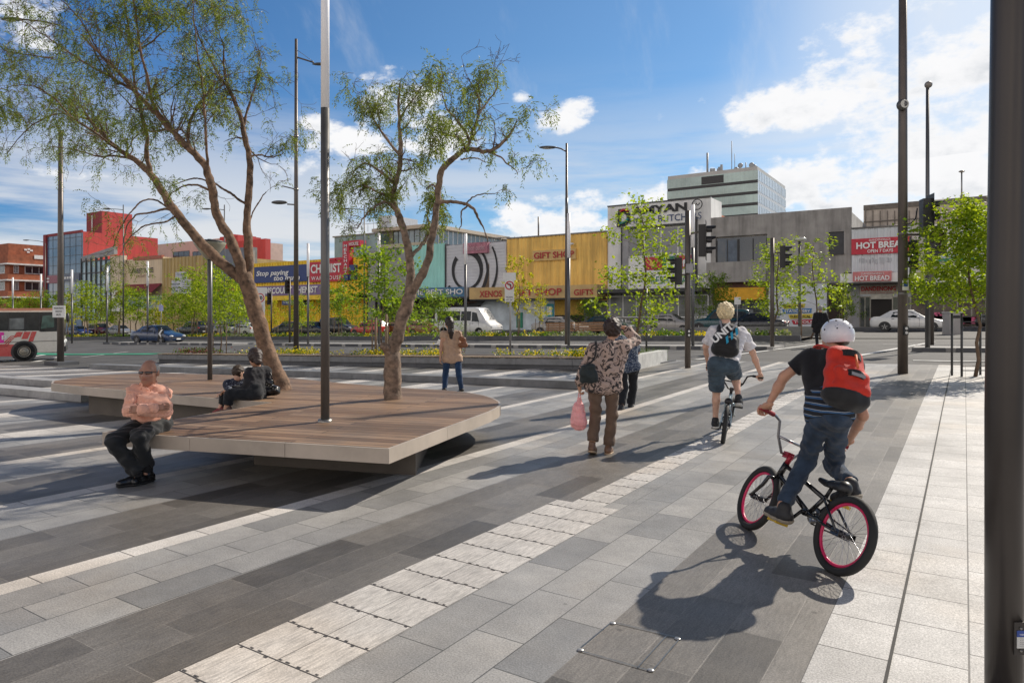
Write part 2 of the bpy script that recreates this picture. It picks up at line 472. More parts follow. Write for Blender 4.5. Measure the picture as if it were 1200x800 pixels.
# stainless-edged access cover let into the paving
cv=[GT(717,729),GT(797,748),GT(764,787),GT(677,762)]
root=thing('access_cover','square paved access cover with thin steel rim, let into the dark paving','access cover',cv[0])
mb=MB()
for i in range(4):
    a,b=cv[i],cv[(i+1)%4]; t=(b-a).normalized(); q=Vector((-t.y,t.x,0))*.0034
    mb.add([(v.x,v.y,.005) for v in (a-q,b-q,b+q,a+q)],[(0,1,2,3)])
m1=cv[1].lerp(cv[0],.18); m2=cv[2].lerp(cv[3],.18); t=(m2-m1).normalized(); q=Vector((-t.y,t.x,0))*.0028
mb.add([(v.x,v.y,.005) for v in (m1-q,m2-q,m2+q,m1+q)],[(0,1,2,3)])
steel=M('steel_dull',(.24,.23,.21),.35,.8,.15,6)
mb.build('steel_rim',steel,root,root.location)
for v in cv:
    w=v.lerp((cv[0]+cv[2])/2,.05)
    mm=MB(); mm.lathe([(.0001,.007),(.014,.007),(.016,.004)],(w.x,w.y,0),14); mm.build('lifting_eye',M('steel_bright',(.5,.49,.47),.3,.6,.1),root,root.location)
# ================================================================ buildings on the far side of the street
frame_d=M('frame_dark',(.035,.035,.037),.45,0,.15)
win=glassm('window_glass',(.045,.055,.06),.06)
win_b=glassm('window_blue',(.10,.18,.28),.08,var=.35,scale=.12)
white_r=M('white_render',(.82,.82,.80),.7,0,.08,.6,stain=.18,streak=True)
cream_r=M('cream_render',(.72,.58,.40),.75,0,.08,.5,stain=.15,streak=True)
conc_f=M('concrete_facade',(.355,.34,.32),.85,0,.16,.8,bump=.3,bscale=20,stain=.36,streak=True)
conc_p=M('concrete_panel',(.46,.40,.34),.85,0,.14,.8,bump=.3,bscale=20,stain=.3,streak=True)
ochre=M('ochre_sheet',(.92,.57,.14),.55,0,.12,.4,stain=.35,streak=True)
yellow=M('yellow_sheet',(.90,.60,.03),.5,0,.1,.4,stain=.2,streak=True)
tan=M('tan_sheet',(.50,.36,.14),.55,0,.12,.4,stain=.3,streak=True)
navy=M('navy_sign',(.02,.045,.18),.45,0,.1)
redsign=M('red_sign',(.52,.02,.045),.45,0,.12)
pinksign=M('pink_sign',(.60,.20,.20),.5,0,.15)
purple=M('purple_sign',(.20,.14,.30),.5,0,.15)
lett_w=M('letter_white',(.80,.80,.78),.5,0,.05)
lett_r=M('letter_red',(.42,.03,.03),.5,0,.1)
lett_k=M('letter_black',(.012,.012,.014),.5,0,.1)
lett_y=M('letter_yellow',(.75,.62,.05),.5,0,.1)
lett_b=M('letter_navy',(.03,.06,.15),.5,0,.1)
lett_g=M('letter_green',(.02,.22,.13),.5,0,.1)
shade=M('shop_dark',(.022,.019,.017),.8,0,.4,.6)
brown_b=M('brown_beam',(.14,.07,.05),.7,0,.2)
amber=M('amber_fascia',(.80,.42,.02),.5,0,.12)
red_w=M('red_wall',(.50,.055,.05),.7,0,.10,.3,stain=.2,streak=True)
red_d=M('red_wall_dark',(.26,.03,.035),.7,0,.12,.3)
brick=M('red_brick',(.36,.115,.055),.85,0,.2,1.2,bump=.3,bscale=30,stain=.2)
mint=M('mint_sheet',(.36,.74,.66),.5,0,.1,.4,stain=.15,streak=True)
grey_w=M('grey_wall',(.33,.33,.34),.7,0,.12,.5,stain=.2)
grey_bl=M('bluegrey_wall',(.19,.21,.25),.7,0,.12,.5,stain=.2)
roofm=M('roof_sheet',(.25,.25,.25),.6,.2,.15)
UX,UZ=Vector((1,0,0)),Vector((0,0,1))

def rect(mb,px0,px1,py_t,py_b,Y=62,out=0,mi=0,ref=None,back=.3):
    """box on the plane y=Y-out: pixel columns px0..px1, rows given at column ref"""
    r=(px0+px1)/2 if ref is None else ref
    mb.b2((FX(px0,Y),Y-out,FZ(r,py_b,Y)),(FX(px1,Y),Y+back,FZ(r,py_t,Y)),mi)
def XZ(px0,px1,py_t,py_b,Y=62,ref=None):
    r=(px0+px1)/2 if ref is None else ref
    return FX(px0,Y),FX(px1,Y),FZ(r,py_b,Y),FZ(r,py_t,Y)
def corrug(mb,x0,x1,z0,z1,y,pitch=.4,dep=.06,mi=0):
    n=int((x1-x0)/pitch); vs=[]
    for i in range(n):
        a=x0+(x1-x0)*i/n; w=(x1-x0)/n
        for q,d in ((0,0),(.45,0),(.55,dep),(.9,dep)): vs.append((a+q*w,y+d))
    vs.append((x1,y)); m=len(vs)
    mb.add([(x,yy,z0) for x,yy in vs]+[(x,yy,z1) for x,yy in vs],[(i,i+1,m+i+1,m+i) for i in range(m-1)],mi)
def txt(s,parent,mat,px0,px1,py_t,py_b,Y=62,out=.1,ref=None,**kw):
    x0,x1,z0,z1=XZ(px0,px1,py_t,py_b,Y,ref); o=parent.location
    return lettering(s,parent,mat,Vector((x0,Y-out,z0))-o,UX,UZ,x1-x0,z1-z0,depth=.02,**kw)
def bld(name,label,px0,px1,cat='building',Y=62):
    x=(FX(px0,Y)+FX(px1,Y))/2
    return thing(name,label,cat,(x,Y,terr(x,Y)))
def part(nm,mat,root,fn):
    mb=MB(); fn(mb); return mb.build(nm,mat,root,root.location)
def part_of(nm,mat,root,par,fn):
    mb=MB(); fn(mb); return mb.build(nm,mat,par,root.location)
def shell(root,mat,px0,px1,ztop,depth,Y=62,zb=None,nm='wall',parapet=.5):
    x0,x1=FX(px0,Y),FX(px1,Y); zb=root.location.z-1.2 if zb is None else zb
    def f(mb):
        mb.b2((x0,Y+.02,zb),(x1,Y+depth,ztop-parapet)); mb.b2((x0,Y+.02,ztop-parapet),(x1,Y+.3,ztop)); mb.b2((x0,Y+.3,ztop-parapet),(x0+.3,Y+depth,ztop)); mb.b2((x1-.3,Y+.3,ztop-parapet),(x1,Y+depth,ztop))
    return part(nm,mat,root,f)
def windows(root,mat_f,mat_g,px0,px1,py_t,py_b,nx,Y=62,ref=None,nz=1,fr=.09,name='window'):
    x0,x1,z0,z1=XZ(px0,px1,py_t,py_b,Y,ref)
    w=part(name,mat_f,root,lambda mb:[mb.b2((x0,Y-.06,z0),(x1,Y+.015,z0+fr)),mb.b2((x0,Y-.06,z1-fr),(x1,Y+.015,z1))]+[mb.b2((x0+(x1-x0)*i/nx-fr/2,Y-.055,z0+fr),(x0+(x1-x0)*i/nx+fr/2,Y+.015,z1-fr)) for i in range(nx+1)]+[mb.b2((x0,Y-.05,z0+(z1-z0)*j/nz-fr/2),(x1,Y+.015,z0+(z1-z0)*j/nz+fr/2)) for j in range(1,nz)])
    part_of('pane',mat_g,root,w,lambda mb:mb.b2((x0,Y-.02,z0),(x1,Y+.012,z1)))
    return w

# --- 1 brick office block far left
Y0=62.0; xb=FX(8)
r=thing('brick_office','red brick office block with white window hoods, farthest left','building',(xb-12,70,terr(xb,62)))
zt=[EYE-(py-HZ)/F*YD(8,62) for py in (284.5,298,303,310,321,329,341,349,372)]
def f(mb):
    mb.b2((xb-24,62.5,zt[1]),(xb-.6,82,zt[0]))
    for a,b in ((1,3),(4,5),(6,7)): mb.b2((xb-26,62,zt[b]),(xb+.4,84,zt[a]))
    for a,b in ((3,4),(5,6),(7,8)): mb.b2((xb-25.5,62.5,zt[b]-.02),(xb-.1,83.5,zt[a]+.02))
part('wall',brick,r,f)
part('window_hood',white_r,r,lambda mb:[mb.b2((xb-26.2,61.6,zt[k]+.02),(xb+1.0,84.2,zt[k]+.30)) for k in (3,5,7)])
for k0,k1 in ((3,4),(5,6)):
    for (ya,yb) in ((63.3,64.1),(65.3,69.2),(70,74),(75,79)):
        w=part('window',white_r,r,lambda mb:[mb.b2((xb-.1,ya,zt[k1]+.2),(xb-.02,yb,zt[k1]+.35)),mb.b2((xb-.1,ya,zt[k0]-.15),(xb-.02,yb,zt[k0]-.05))]+[mb.b2((xb-.1,ya+(yb-ya)*i/3-.05,zt[k1]+.2),(xb-.02,ya+(yb-ya)*i/3+.05,zt[k0]-.1)) for i in range(4)])
        part_of('pane',win,r,w,lambda mb:mb.b2((xb-.12,ya,zt[k1]+.2),(xb-.06,yb,zt[k0]-.05)))
    for q in range(5):
        x0=xb-24+q*4.6
        w=part('window',white_r,r,lambda mb:[mb.b2((x0,62.42,zt[k1]+.2),(x0+3.4,62.5,zt[k1]+.35)),mb.b2((x0,62.42,zt[k0]-.15),(x0+3.4,62.5,zt[k0]-.05))]+[mb.b2((x0+3.4*i/3-.05,62.42,zt[k1]+.2),(x0+3.4*i/3+.05,62.5,zt[k0]-.1)) for i in range(4)])
        part_of('pane',win,r,w,lambda mb:mb.b2((x0,62.44,zt[k1]+.2),(x0+3.4,62.52,zt[k0]-.05)))
# raised letters and notices on the side of the penthouse
part('emblem',lett_w,r,lambda mb:[mb.box((xb-.58,65.6+dx,15.4+dz),(.1,.5,.35)) for dx,dz in ((0,0),(.6,.15),(1.1,-.1),(.5,-.45))])
part('notice_board',white_r,r,lambda mb:mb.b2((xb+.4,66.8,zt[1]-.6),(xb+.5,69,zt[1]+.2)))

# --- 2 blue glass and red block
x0,x1=FX(54),FX(96)
r=thing('glass_office','blue glass office block with tall red side wall and rooftop box','building',((x0+x1)/2,69,terr(x1,62)))
zt_=16.8
part('wall',red_w,r,lambda mb:[mb.b2((x0,62.2,-4),(x1,76,zt_)),mb.b2((FX(102,65.5),65.52,zt_),(x1-.02,71,20.9))])
part('rooftop_front',red_d,r,lambda mb:mb.b2((FX(102,65.5),65.4,zt_),(x1-.02,65.52,20.9)))
part('downpipe',lett_w,r,lambda mb:mb.tube([(FX(108,65.3),65.3,zt_),(FX(108,65.3),65.3,20.3)],.12))
part('corner_frame',red_d,r,lambda mb:[mb.b2((x0-.5,61.7,-4),(x0+.6,62.2,zt_+.2)),mb.b2((x0+.6,61.9,zt_-.25),(x1+.02,62.2,zt_+.25))])
w=part('window',frame_d,r,lambda mb:[mb.b2((x0+.6,61.95,-2+k*1.62),(x1,62.02,-1.93+k*1.62)) for k in range(12)]+[mb.b2((x0+.6+(x1-x0-.6)*i/6-.04,61.96,-3),(x0+.6+(x1-x0-.6)*i/6+.04,62.03,zt_-.25)) for i in range(1,7)])
part_of('pane',win_b,r,w,lambda mb:mb.b2((x0+.6,62.0,-3),(x1,62.19,zt_-.25)))
part('sign_band',M('dusty_red_sign',(.30,.10,.13),.5),r,lambda mb:mb.b2((x0+1.2,61.7,FZ(60,332)),(FX(70),61.93,FZ(60,323))))
part('sign_band',M('slate_sign',(.07,.09,.14),.4),r,lambda mb:mb.b2((FX(74),61.7,FZ(85,329)),(x1-.3,61.93,FZ(85,321))))
part('notice',lett_w,r,lambda mb:[mb.b2((FX(57.5),61.6,FZ(58,a)),(FX(60),61.68,FZ(58,a-1.6))) for a in (327.5,331)]+[mb.b2((FX(75+i*3),61.6,FZ(80,327)),(FX(77+i*3),61.68,FZ(80,324.5))) for i in range(4)])

# --- 3 variety store with gridded glass front
r=bld('variety_store','cream variety store with gridded glass front and maroon awning',97,191)
zc=11.0
shell(r,cream_r,97,191,zc,12)
x0,x1,z0,z1=XZ(97.5,132,306,375,ref=110)
part('roof_band',grey_w,r,lambda mb:mb.add([(x0,61.7,z1+.1),(x1+1,61.7,z1+.9),(x1+1,61.7,z1+2.2),(x0,61.7,z1+.9),(x0,62.3,z1+.1),(x1+1,62.3,z1+.9),(x1+1,62.3,z1+2.2),(x0,62.3,z1+.9)],[(0,1,2,3),(4,7,6,5),(0,4,5,1),(2,6,7,3),(0,3,7,4),(1,5,6,2)]))
w=part('window',frame_d,r,lambda mb:[mb.b2((x0+(x1-x0)*i/6-.13,61.6,z0),(x0+(x1-x0)*i/6+.13,61.98,z1+.6)) for i in range(7)]+[mb.b2((x0,61.65,z0+(z1-z0)*i/5-.09),(x1,61.97,z0+(z1-z0)*i/5+.09)) for i in range(6)])
part_of('pane',glassm('pale_blue_glass',(.30,.42,.47),.1,var=.3,scale=.3),r,w,lambda mb:mb.b2((x0,61.8,z0),(x1,61.99,z1+.1)))
part('pillar',M('cream_pale',(.66,.55,.40),.7,0,.08,.5),r,lambda mb:rect(mb,133,147,300,340,out=.5,ref=140))
part('lower_wall',white_r,r,lambda mb:rect(mb,133,148,340,365,out=.3,ref=140))
part('fascia',M('terracotta_band',(.40,.12,.07),.6),r,lambda mb:rect(mb,157,190.5,300.5,304.5,out=.15,ref=170))
a=part('awning',M('maroon_awning',(.22,.025,.035),.8),r,lambda mb:None or mb.add([(FX(148),61.9,FZ(165,333)),(FX(190.5),61.9,FZ(165,333)),(FX(190.5),60.2,FZ(165,343.5)),(FX(148),60.2,FZ(165,343.5)),(FX(148),60.2,FZ(165,346)),(FX(190.5),60.2,FZ(165,346))],[(0,1,2,3),(3,2,5,4)]))
windows(r,white_r,win_b,149,190,346.5,362,5,ref=165)
txt('VARIETY HOUSE',r,lett_k,157,180,314,320,out=.08,ref=167,bold=.02)
txt('DISCOUNT VARIETY',r,M('letter_brown',(.15,.06,.03),.6),161,179,322,325,out=.08,ref=167)

# pale building behind
r=bld('pale_building','pale pink building with dark upper window, behind the tan shed',184,262,Y=88)
shell(r,M('pale_pink_render',(.60,.47,.40),.8,0,.08,.5,stain=.1),184,262,FZ(215,283.5,88),15,Y=88)
windows(r,frame_d,win,203,222,294.5,303,3,Y=88,ref=212)
windows(r,frame_d,win,226,236,294.5,303,2,Y=88,ref=232)
r=bld('red_hall','plain red hall rising behind the discount store and tree trunk',255,312,Y=86)
shell(r,red_w,256,311,FZ(300,280.5,86),1.2,Y=86,parapet=.2)
part('roof_turret',red_w,r,lambda mb:[mb.b2((FX(255,86),86.5,10),(FX(276,86),92,FZ(265,276.5,86))),mb.b2((FX(262,86),86.4,10),(FX(270,86),92.1,FZ(265,274.5,86)))])

# --- 4 tan shed, 5 discount store
r=bld('tan_shed','tan ribbed metal shop with pale notice board',191,250)
zc=FZ(220,300.5); shell(r,tan,191,250,zc-.1,14)
part('cladding',tan,r,lambda mb:corrug(mb,FX(191),FX(250),-2,zc,61.85,.9,.14))
nbd=part('notice_board',M('board_grey',(.55,.57,.60),.5,0,.12,.8),r,lambda mb:[rect(mb,203.5,226.5,328,344,out=.35,ref=215),rect(mb,208,221.5,318.5,328.3,out=.34,ref=215)])
txt('TO LEASE',r,lett_b,210,220,319.8,323,out=.4,ref=215)
for i,(t,a,b) in enumerate((('OFFICE SHOP',205,213.5),('SPACE NOW',205,213.5),('PHONE',205,211))):
    txt(t,r,lett_b,a,b,331.5+i*4,334+i*4,out=.4,ref=215)
for i in range(5): txt('retail and offices',r,M('letter_grey',(.16,.18,.22),.6),216,225.5,330+i*2.7,331.6+i*2.7,out=.4,ref=215)
r=bld('discount_store','blue grey discount store with yellow letters, behind the leaning trunk',250,294)
shell(r,grey_bl,250,293,FZ(272,291),1.2)
part('fascia',M('teal_dark_fascia',(.03,.07,.08),.5),r,lambda mb:rect(mb,250.5,293.5,325,338,out=.25,ref=270))
part('fascia',M('orange_band',(.60,.22,.04),.6),r,lambda mb:rect(mb,250.5,293.5,338.3,341,out=.3,ref=270))
txt('PRI',r,lett_y,254,263,327.5,335.5,out=.3,ref=266,bold=.03); txt('GUS',r,lett_y,266,277,327.2,335.2,out=.3,ref=266,bold=.03)
windows(r,frame_d,win,252,293,343,372,5,ref=270)

# --- 6 chemist
r=bld('chemist','yellow ribbed chemist shop with navy and red signs',295,431)
zc=FZ(345,306); shell(r,yellow,295,431,zc-.1,14)
part('cladding',yellow,r,lambda mb:corrug(mb,FX(295),FX(431),-1,zc,61.8,.55,.11))
part('corner_trim',grey_w,r,lambda mb:rect(mb,293,296.5,293,370,out=.5,ref=295))
s_=part('sign',navy,r,lambda mb:[rect(mb,301,366,311.5,330.5,out=.45,ref=333)])
txt('Stop paying',r,lett_w,304,342,317.4,325,out=.5,ref=315,bold=.025,shear=.2)
txt('too much',r,lett_w,324.5,355,322.5,328.5,out=.5,ref=340,bold=.025,shear=.2)
s_=part('sign',redsign,r,lambda mb:[rect(mb,366.3,407,306.5,330,out=.55,ref=386)]+[rect(mb,a,a+4.4,303,307,out=.55,ref=386) for a in (385.5,391,397.5,402.6)])
txt('CHEMIST',r,lett_w,368.5,404,309.5,320,out=.6,ref=386,bold=.03)
txt('WAREHOUSE',r,lett_w,369,404,323.5,328,out=.6,ref=386,bold=.01,spacing=1.25)
s_=part('sign',purple,r,lambda mb:rect(mb,308,388,335,346.5,out=1.6,ref=345))
txt('DISCOUNT CHEMIST',r,lett_w,321,384,336.8,344.2,out=1.65,ref=345,bold=.03,shear=.15)
part('awning',yellow,r,lambda mb:rect(mb,296,431,347,352,out=2.2,ref=345))
s_=part('sign',navy,r,lambda mb:rect(mb,347,364,352.5,357.5,out=2.3,ref=355)); txt('The Real Chemist',r,lett_w,348.5,362.5,353.6,356,out=2.35,ref=355)
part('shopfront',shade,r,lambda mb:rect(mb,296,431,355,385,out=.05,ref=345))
part('fascia',M('sky_blue_fascia',(.05,.30,.50),.5),r,lambda mb:rect(mb,395,431,345.5,349.5,out=1.9,ref=412))
vs=part('blade_sign',redsign,r,lambda mb:[rect(mb,407,414.5,283,322,out=.8,ref=412,back=.0),rect(mb,414.5,427,283,289.5,out=.8,ref=412)])
for i,ch in enumerate('MERCHANT'): txt(ch,r,lett_w,409,412.6,287+i*4.3,290.2+i*4.3,out=.85,ref=412,bold=.02)
txt('HOUSE',r,lett_w,415,426,284.6,288.4,out=.85,ref=418,bold=.02)
part('banner',navy,r,lambda mb:[rect(mb,408,413.6,322.5,328.5,out=.8,ref=412),rect(mb,415,420.5,311,318,out=.8,ref=412),rect(mb,415,420.5,322.5,328,out=.8,ref=412)])

# --- 7 theatre-like building
r=bld('mint_shop_building','shoe shop building with mint panel, white panel and swirl artwork',431,595)
part('wall',grey_w,r,lambda mb:[mb.b2((FX(431),62.02,-1.5),(FX(595),80,FZ(500,289))),])
part('parapet',M('sand_band',(.50,.44,.33),.7),r,lambda mb:rect(mb,446,500,285.5,290,out=.25,ref=470))
part('mint_panel',mint,r,lambda mb:corrug(mb,FX(480),FX(524.5),FZ(510,340),FZ(524,285),61.7,.5,.05))
part('white_panel',M('white_cladding',(.62,.63,.66),.6,0,.06,.5,stain=.12),r,lambda mb:[mb.b2((FX(525.2),61.65,FZ(555,338)+k*.35),(FX(594.8),61.9,FZ(555,338)+k*.35+.335)) for k in range(int((FZ(555,285)-FZ(555,338))/.35))])
part('panel_frame',frame_d,r,lambda mb:[rect(mb,524.4,525.4,286,340,out=.5,ref=525)])
# black swirl
cx,cz=FX(550),FZ(550,317)
def f(mb):
    for (R0,R1,w0,w1,a0,a1) in ((2.1,2.0,.60,.30,-3.9,1.5),(3.2,2.8,.30,.42,-2.6,.95),(3.9,4.3,.22,.46,-2.3,.6)):
        n=40; vs=[]; fs=[]
        for i in range(n+1):
            t=i/n; a=a0+(a1-a0)*t; R=R0+(R1-R0)*t; w=w0+(w1-w0)*math.sin(PI*min(1,t*1.15+.05))
            for q in (-1,1): vs.append((cx+(R+q*w/2)*math.cos(a)*.95,61.6-.003*R,cz+(R+q*w/2)*math.sin(a)))
        for i in range(n): fs.append((2*i,2*i+1,2*i+3,2*i+2))
        mb.add(vs,fs)
part('swirl_artwork',lett_k,r,f)
part('brown_panel',M('brown_panel_m',(.16,.11,.07),.7,0,.2),r,lambda mb:mb.add([(FX(567),61.6,FZ(570,337)),(FX(575.5),61.6,FZ(570,337)),(FX(575.5),61.6,FZ(570,308))],[(0,1,2)]))
sg=part('sign',M('dusty_pink_sign',(.42,.17,.22),.6,0,.25,2.5),r,lambda mb:rect(mb,547.5,575.5,285,297.5,out=.75,ref=560))
txt('ashion outlet',r,M('letter_rose',(.62,.42,.46),.6),550,573,288,294,out=.8,ref=560,shear=.2)
# upper storey set back, its corner towards the viewer
ym=70; xc=FX(505,ym); zt_=FZ(505,264.5,ym); xl=FX(446,ym)
part('upper_storey',M('upper_conc',(.34,.31,.27),.8,0,.15,.6,stain=.25,streak=True),r,lambda mb:mb.b2((xl,ym+.02,9),(xc,88,zt_-.3)))
part('roof',M('roof_edge',(.50,.43,.34),.7,0,.1),r,lambda mb:mb.b2((xl-.8,ym-.9,zt_-.3),(xc+.8,88.6,zt_+.15)))
w=part('window',frame_d,r,lambda mb:[mb.b2((xl+.5+(xc-xl-.5)*i/9-.05,ym-.05,zt_-2.7),(xl+.5+(xc-xl-.5)*i/9+.05,ym+.02,zt_-.35)) for i in range(10)])
part_of('pane',glassm('office_glass',(.20,.26,.28),.1,var=.4,scale=.5),r,w,lambda mb:mb.b2((xl+2.5,ym-.02,zt_-2.7),(xc-.1,ym+.015,zt_-.35)))
w=part('window',white_r,r,lambda mb:[mb.b2((xc-.02,ym+.5+16.5*i/16-.06,zt_-2.7),(xc+.06,ym+.5+16.5*i/16+.06,zt_-.35)) for i in range(17)])
part_of('pane',glassm('office_glass_b',(.13,.18,.21),.08,var=.4,scale=.5),r,w,lambda mb:mb.b2((xc-.02,ym+.4,zt_-2.7),(xc+.02,ym+17.2,zt_-.35)))
part('plant_room',M('plant_grey',(.50,.53,.58),.6,0,.08),r,lambda mb:mb.b2((FX(444,76),76,zt_-1),(FX(458,76),82,FZ(450,253,76))))
part('roof_rail',steel,r,lambda mb:[mb.tube([(FX(458,76)+i*1.1,ym+.2,zt_),(FX(458,76)+i*1.1,ym+.2,zt_+1.1)],.03,5) for i in range(6)]+[mb.tube([(FX(458,76),ym+.2,zt_+1.1),(FX(458,76)+5.5,ym+.2,zt_+1.1)],.03,5)]+[mb.tube([(FX(576)+i*.9,62.5,FZ(585,287)),(FX(576)+i*.9,62.5,FZ(585,278))],.05,5) for i in range(6)]+[mb.tube([(FX(576),62.5,FZ(585,k)),(FX(594),62.5,FZ(585,k))],.05,5) for k in (278,282)])
part('glass_wing',glassm('teal_wing',(.14,.22,.23),.15,var=.3,scale=.4),r,lambda mb:mb.b2((FX(392,68),68,0),(FX(444,68),78,FZ(420,276,68))))
part('wing_coping',roofm,r,lambda mb:mb.b2((FX(392,68)-.2,67.8,FZ(420,276,68)),(FX(444,68),78,FZ(420,274.5,68))))
fa=part('fascia',M('shoe_blue',(.06,.17,.30),.45,0,.12),r,lambda mb:rect(mb,486,557,337.5,348.5,out=2.0,ref=530))
txt('THE BEST SHO',r,lett_w,493,555.5,339.6,345.6,out=2.05,ref=530,bold=.02)
part('fascia_end',grey_w,r,lambda mb:rect(mb,557.2,561,337,348.5,out=2.05,ref=559))
part('canopy_soffit',frame_d,r,lambda mb:rect(mb,440,562,348.7,350.5,out=2.1,ref=530))
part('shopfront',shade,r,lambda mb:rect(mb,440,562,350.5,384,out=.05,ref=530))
windows(r,brown_b,win,500,560,354,380,6,ref=530)

# --- 8 gift shop
r=bld('gift_shop','ochre ribbed metal gift shop with tan fascia',595,712)
zc=FZ(653,276); shell(r,ochre,595,712,zc-.1,16)
part('cladding',ochre,r,lambda mb:corrug(mb,FX(595),FX(711.8),4.2,zc,61.85,.5,.05))
part('coping',roofm,r,lambda mb:mb.b2((FX(595),61.75,zc),(FX(711.8),62.3,zc+.12)))
s_=part('sign',M('tan_sign',(.62,.42,.16),.55,0,.1),r,lambda mb:rect(mb,626,676.5,292.8,305,out=.35,ref=651))
txt('GIFT SHOP',r,lett_r,628,675,295.2,302.6,out=.4,ref=651,bold=.025)
fa=part('fascia',M('tan_fascia',(.58,.40,.17),.55,0,.12,.7,stain=.2),r,lambda mb:rect(mb,564,711.5,336,350,out=2.2,ref=640))
txt('XENOS',r,lett_r,576,602,340,347.8,out=2.25,ref=640,bold=.02); txt('GIFT SHOP',r,lett_r,614,671,339,347,out=2.25,ref=640,bold=.02)
txt('GIFTS',r,lett_r,685,707,339.5,346.5,out=2.25,ref=700,bold=.02)
part('soffit',frame_d,r,lambda mb:rect(mb,564,711.5,350.1,351.5,out=2.1,ref=640))
part('shopfront',M('pale_poster_front',(.55,.62,.66),.5,0,.2,.8),r,lambda mb:rect(mb,564,650,351.6,388,out=.05,ref=620))
part('poster',lett_g,r,lambda mb:[rect(mb,606,613,366,384,out=.15,ref=610)])
part('poster',M('teal_poster',(.03,.30,.38),.5),r,lambda mb:[rect(mb,640,649.5,356,371,out=.12,ref=644)])
part('poster',lett_w,r,lambda mb:[rect(mb,642,647.5,359,369,out=.2,ref=644),rect(mb,616,636,352.6,362,out=.12,ref=626)])
part('entrance',M('yellow_interior',(.45,.27,.03),.6,0,.2),r,lambda mb:rect(mb,650.4,684,352,369,out=.03,ref=668))
part('doorway',shade,r,lambda mb:rect(mb,650.4,684,369.2,388,out=.06,ref=668))
part('shopfront',M('dim_shop',(.10,.11,.10),.5,0,.3),r,lambda mb:rect(mb,684.4,711.5,352,388,out=.04,ref=700))
part('pole_light',lett_w,r,lambda mb:mb.ell((FX(673),61.3,FZ(673,286.5)),(.35,.25,.12),8))

# --- 9 butcher
r=bld('butcher_shop','tall white butcher shop with large upper windows and meat posters',712,833)
zc=FZ(772,237)
shell(r,white_r,712,833,zc,3.3,parapet=.3)
part('side_wall',M('orange_brick',(.50,.16,.07),.8,0,.15,1.0),r,lambda mb:mb.b2((FX(716),65.4,0),(FX(833),76.5,zc-1.2)))
part('coping',frame_d,r,lambda mb:mb.b2((FX(712),61.9,zc),(FX(833),62.3,zc+.1)))
o=dict(ref=772)
sb=part('sign',white_r,r,lambda mb:rect(mb,727,816,240,264,out=.35,**o))
part('sign_edge',frame_d,r,lambda mb:rect(mb,738,816,264,265.8,out=.5,**o))
txt('D',r,lett_k,725,741,242,263.5,out=.42,bold=.06,shear=.1,**o)
part('sign_swoosh',redsign,r,lambda mb:[mb.tube([(FX(729+i*1.6),61.5,FZ(733,249-2.4*math.sin(i/6*PI))) for i in range(7)],.13,5)])
part('sign_swoosh',M('teal_swoosh',(.02,.25,.25),.5),r,lambda mb:[mb.tube([(FX(728.5+i*1.7),61.5,FZ(733,262+1.6*math.sin(i/6*PI)-i*.8)) for i in range(7)],.13,5)])
txt('AMYAN',r,lett_k,742,807,240.8,250.2,out=.42,bold=.045,**o)
txt('HALAL BUTCHERS',r,lett_b,740,824,253.2,261,out=.42,bold=.005,**o)
part('sign_emblem',lett_k,r,lambda mb:[mb.tube([(FX(819,62)+.46*math.cos(a*PI/12),61.5,FZ(819,240.5)+.46*math.sin(a*PI/12)) for a in range(24)],.045,5,closed=True),mb.tube([(FX(819)-.24,61.5,FZ(819,241.5)),(FX(819)-.05,61.5,FZ(819,239.5)),(FX(819)+.06,61.5,FZ(819,241.5)),(FX(819)+.26,61.5,FZ(819,239))],.05,5)])
part('window_surround',grey_w,r,lambda mb:[rect(mb,730,737,264,345,out=.2,**o)])
part('edge_trim',frame_d,r,lambda mb:rect(mb,729,730,262,345,out=.3,**o)); part('edge_trim',frame_d,r,lambda mb:rect(mb,815.5,817.5,258,345,out=.5,**o))
windows(r,white_r,glassm('grey_blind',(.16,.16,.165),.2,var=.25),737,815,267,300,4,ref=772)
for a,b,m in ((737,755.5,lett_w),(756,776,redsign),(776.6,795.5,M('poster_green',(.02,.20,.11),.5)),(796,815,redsign)):
    part('meat_poster',m,r,lambda mb:rect(mb,a,b,301,316,out=.12,**o))
# animal silhouettes on the posters: hen, lamb, cow
def sil(pts,px0,px1,mat):
    x0,x1,z0,z1=XZ(px0,px1,302.5,315,ref=772)
    part('poster_animal',mat,r,lambda mb:mb.add([(x0+(x1-x0)*u,61.84,z0+(z1-z0)*v) for u,v in pts],[tuple(range(len(pts)))]))
sil([(.2,.1),(.3,.1),(.32,.4),(.7,.4),(.72,.1),(.82,.1),(.85,.6),(.95,.65),(.9,.8),(.78,.8),(.7,.7),(.25,.72),(.18,.6)][::1],779,794,lett_w)
sil([(.4,.05),(.5,.05),(.52,.25),(.75,.4),(.9,.8),(.7,.65),(.5,.6),(.35,.9),(.25,.85),(.28,.6),(.2,.4),(.38,.25)],758,774,M('poster_gold',(.70,.45,.10),.5))
sil([(.15,.1),(.25,.1),(.27,.4),(.7,.4),(.72,.1),(.82,.1),(.85,.6),(.97,.6),(.95,.85),(.8,.8),(.2,.75),(.12,.6)],799,813,lett_w)
part('lower_sheet',white_r,r,lambda mb:rect(mb,737,815,316.5,338,out=.15,**o))
txt('FRESH MEAT',r,lett_g,760,812,324,333,out=.2,**o)
part('canopy',frame_d,r,lambda mb:rect(mb,712.5,832.5,339,343,out=2.3,**o))
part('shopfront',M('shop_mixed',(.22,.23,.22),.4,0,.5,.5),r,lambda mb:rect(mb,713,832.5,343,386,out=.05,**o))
windows(r,white_r,win,715,830,346,372,7,ref=772)
txt('MEAT SPECIALS',r,lett_w,722,826,374,378,out=.15,ref=772)

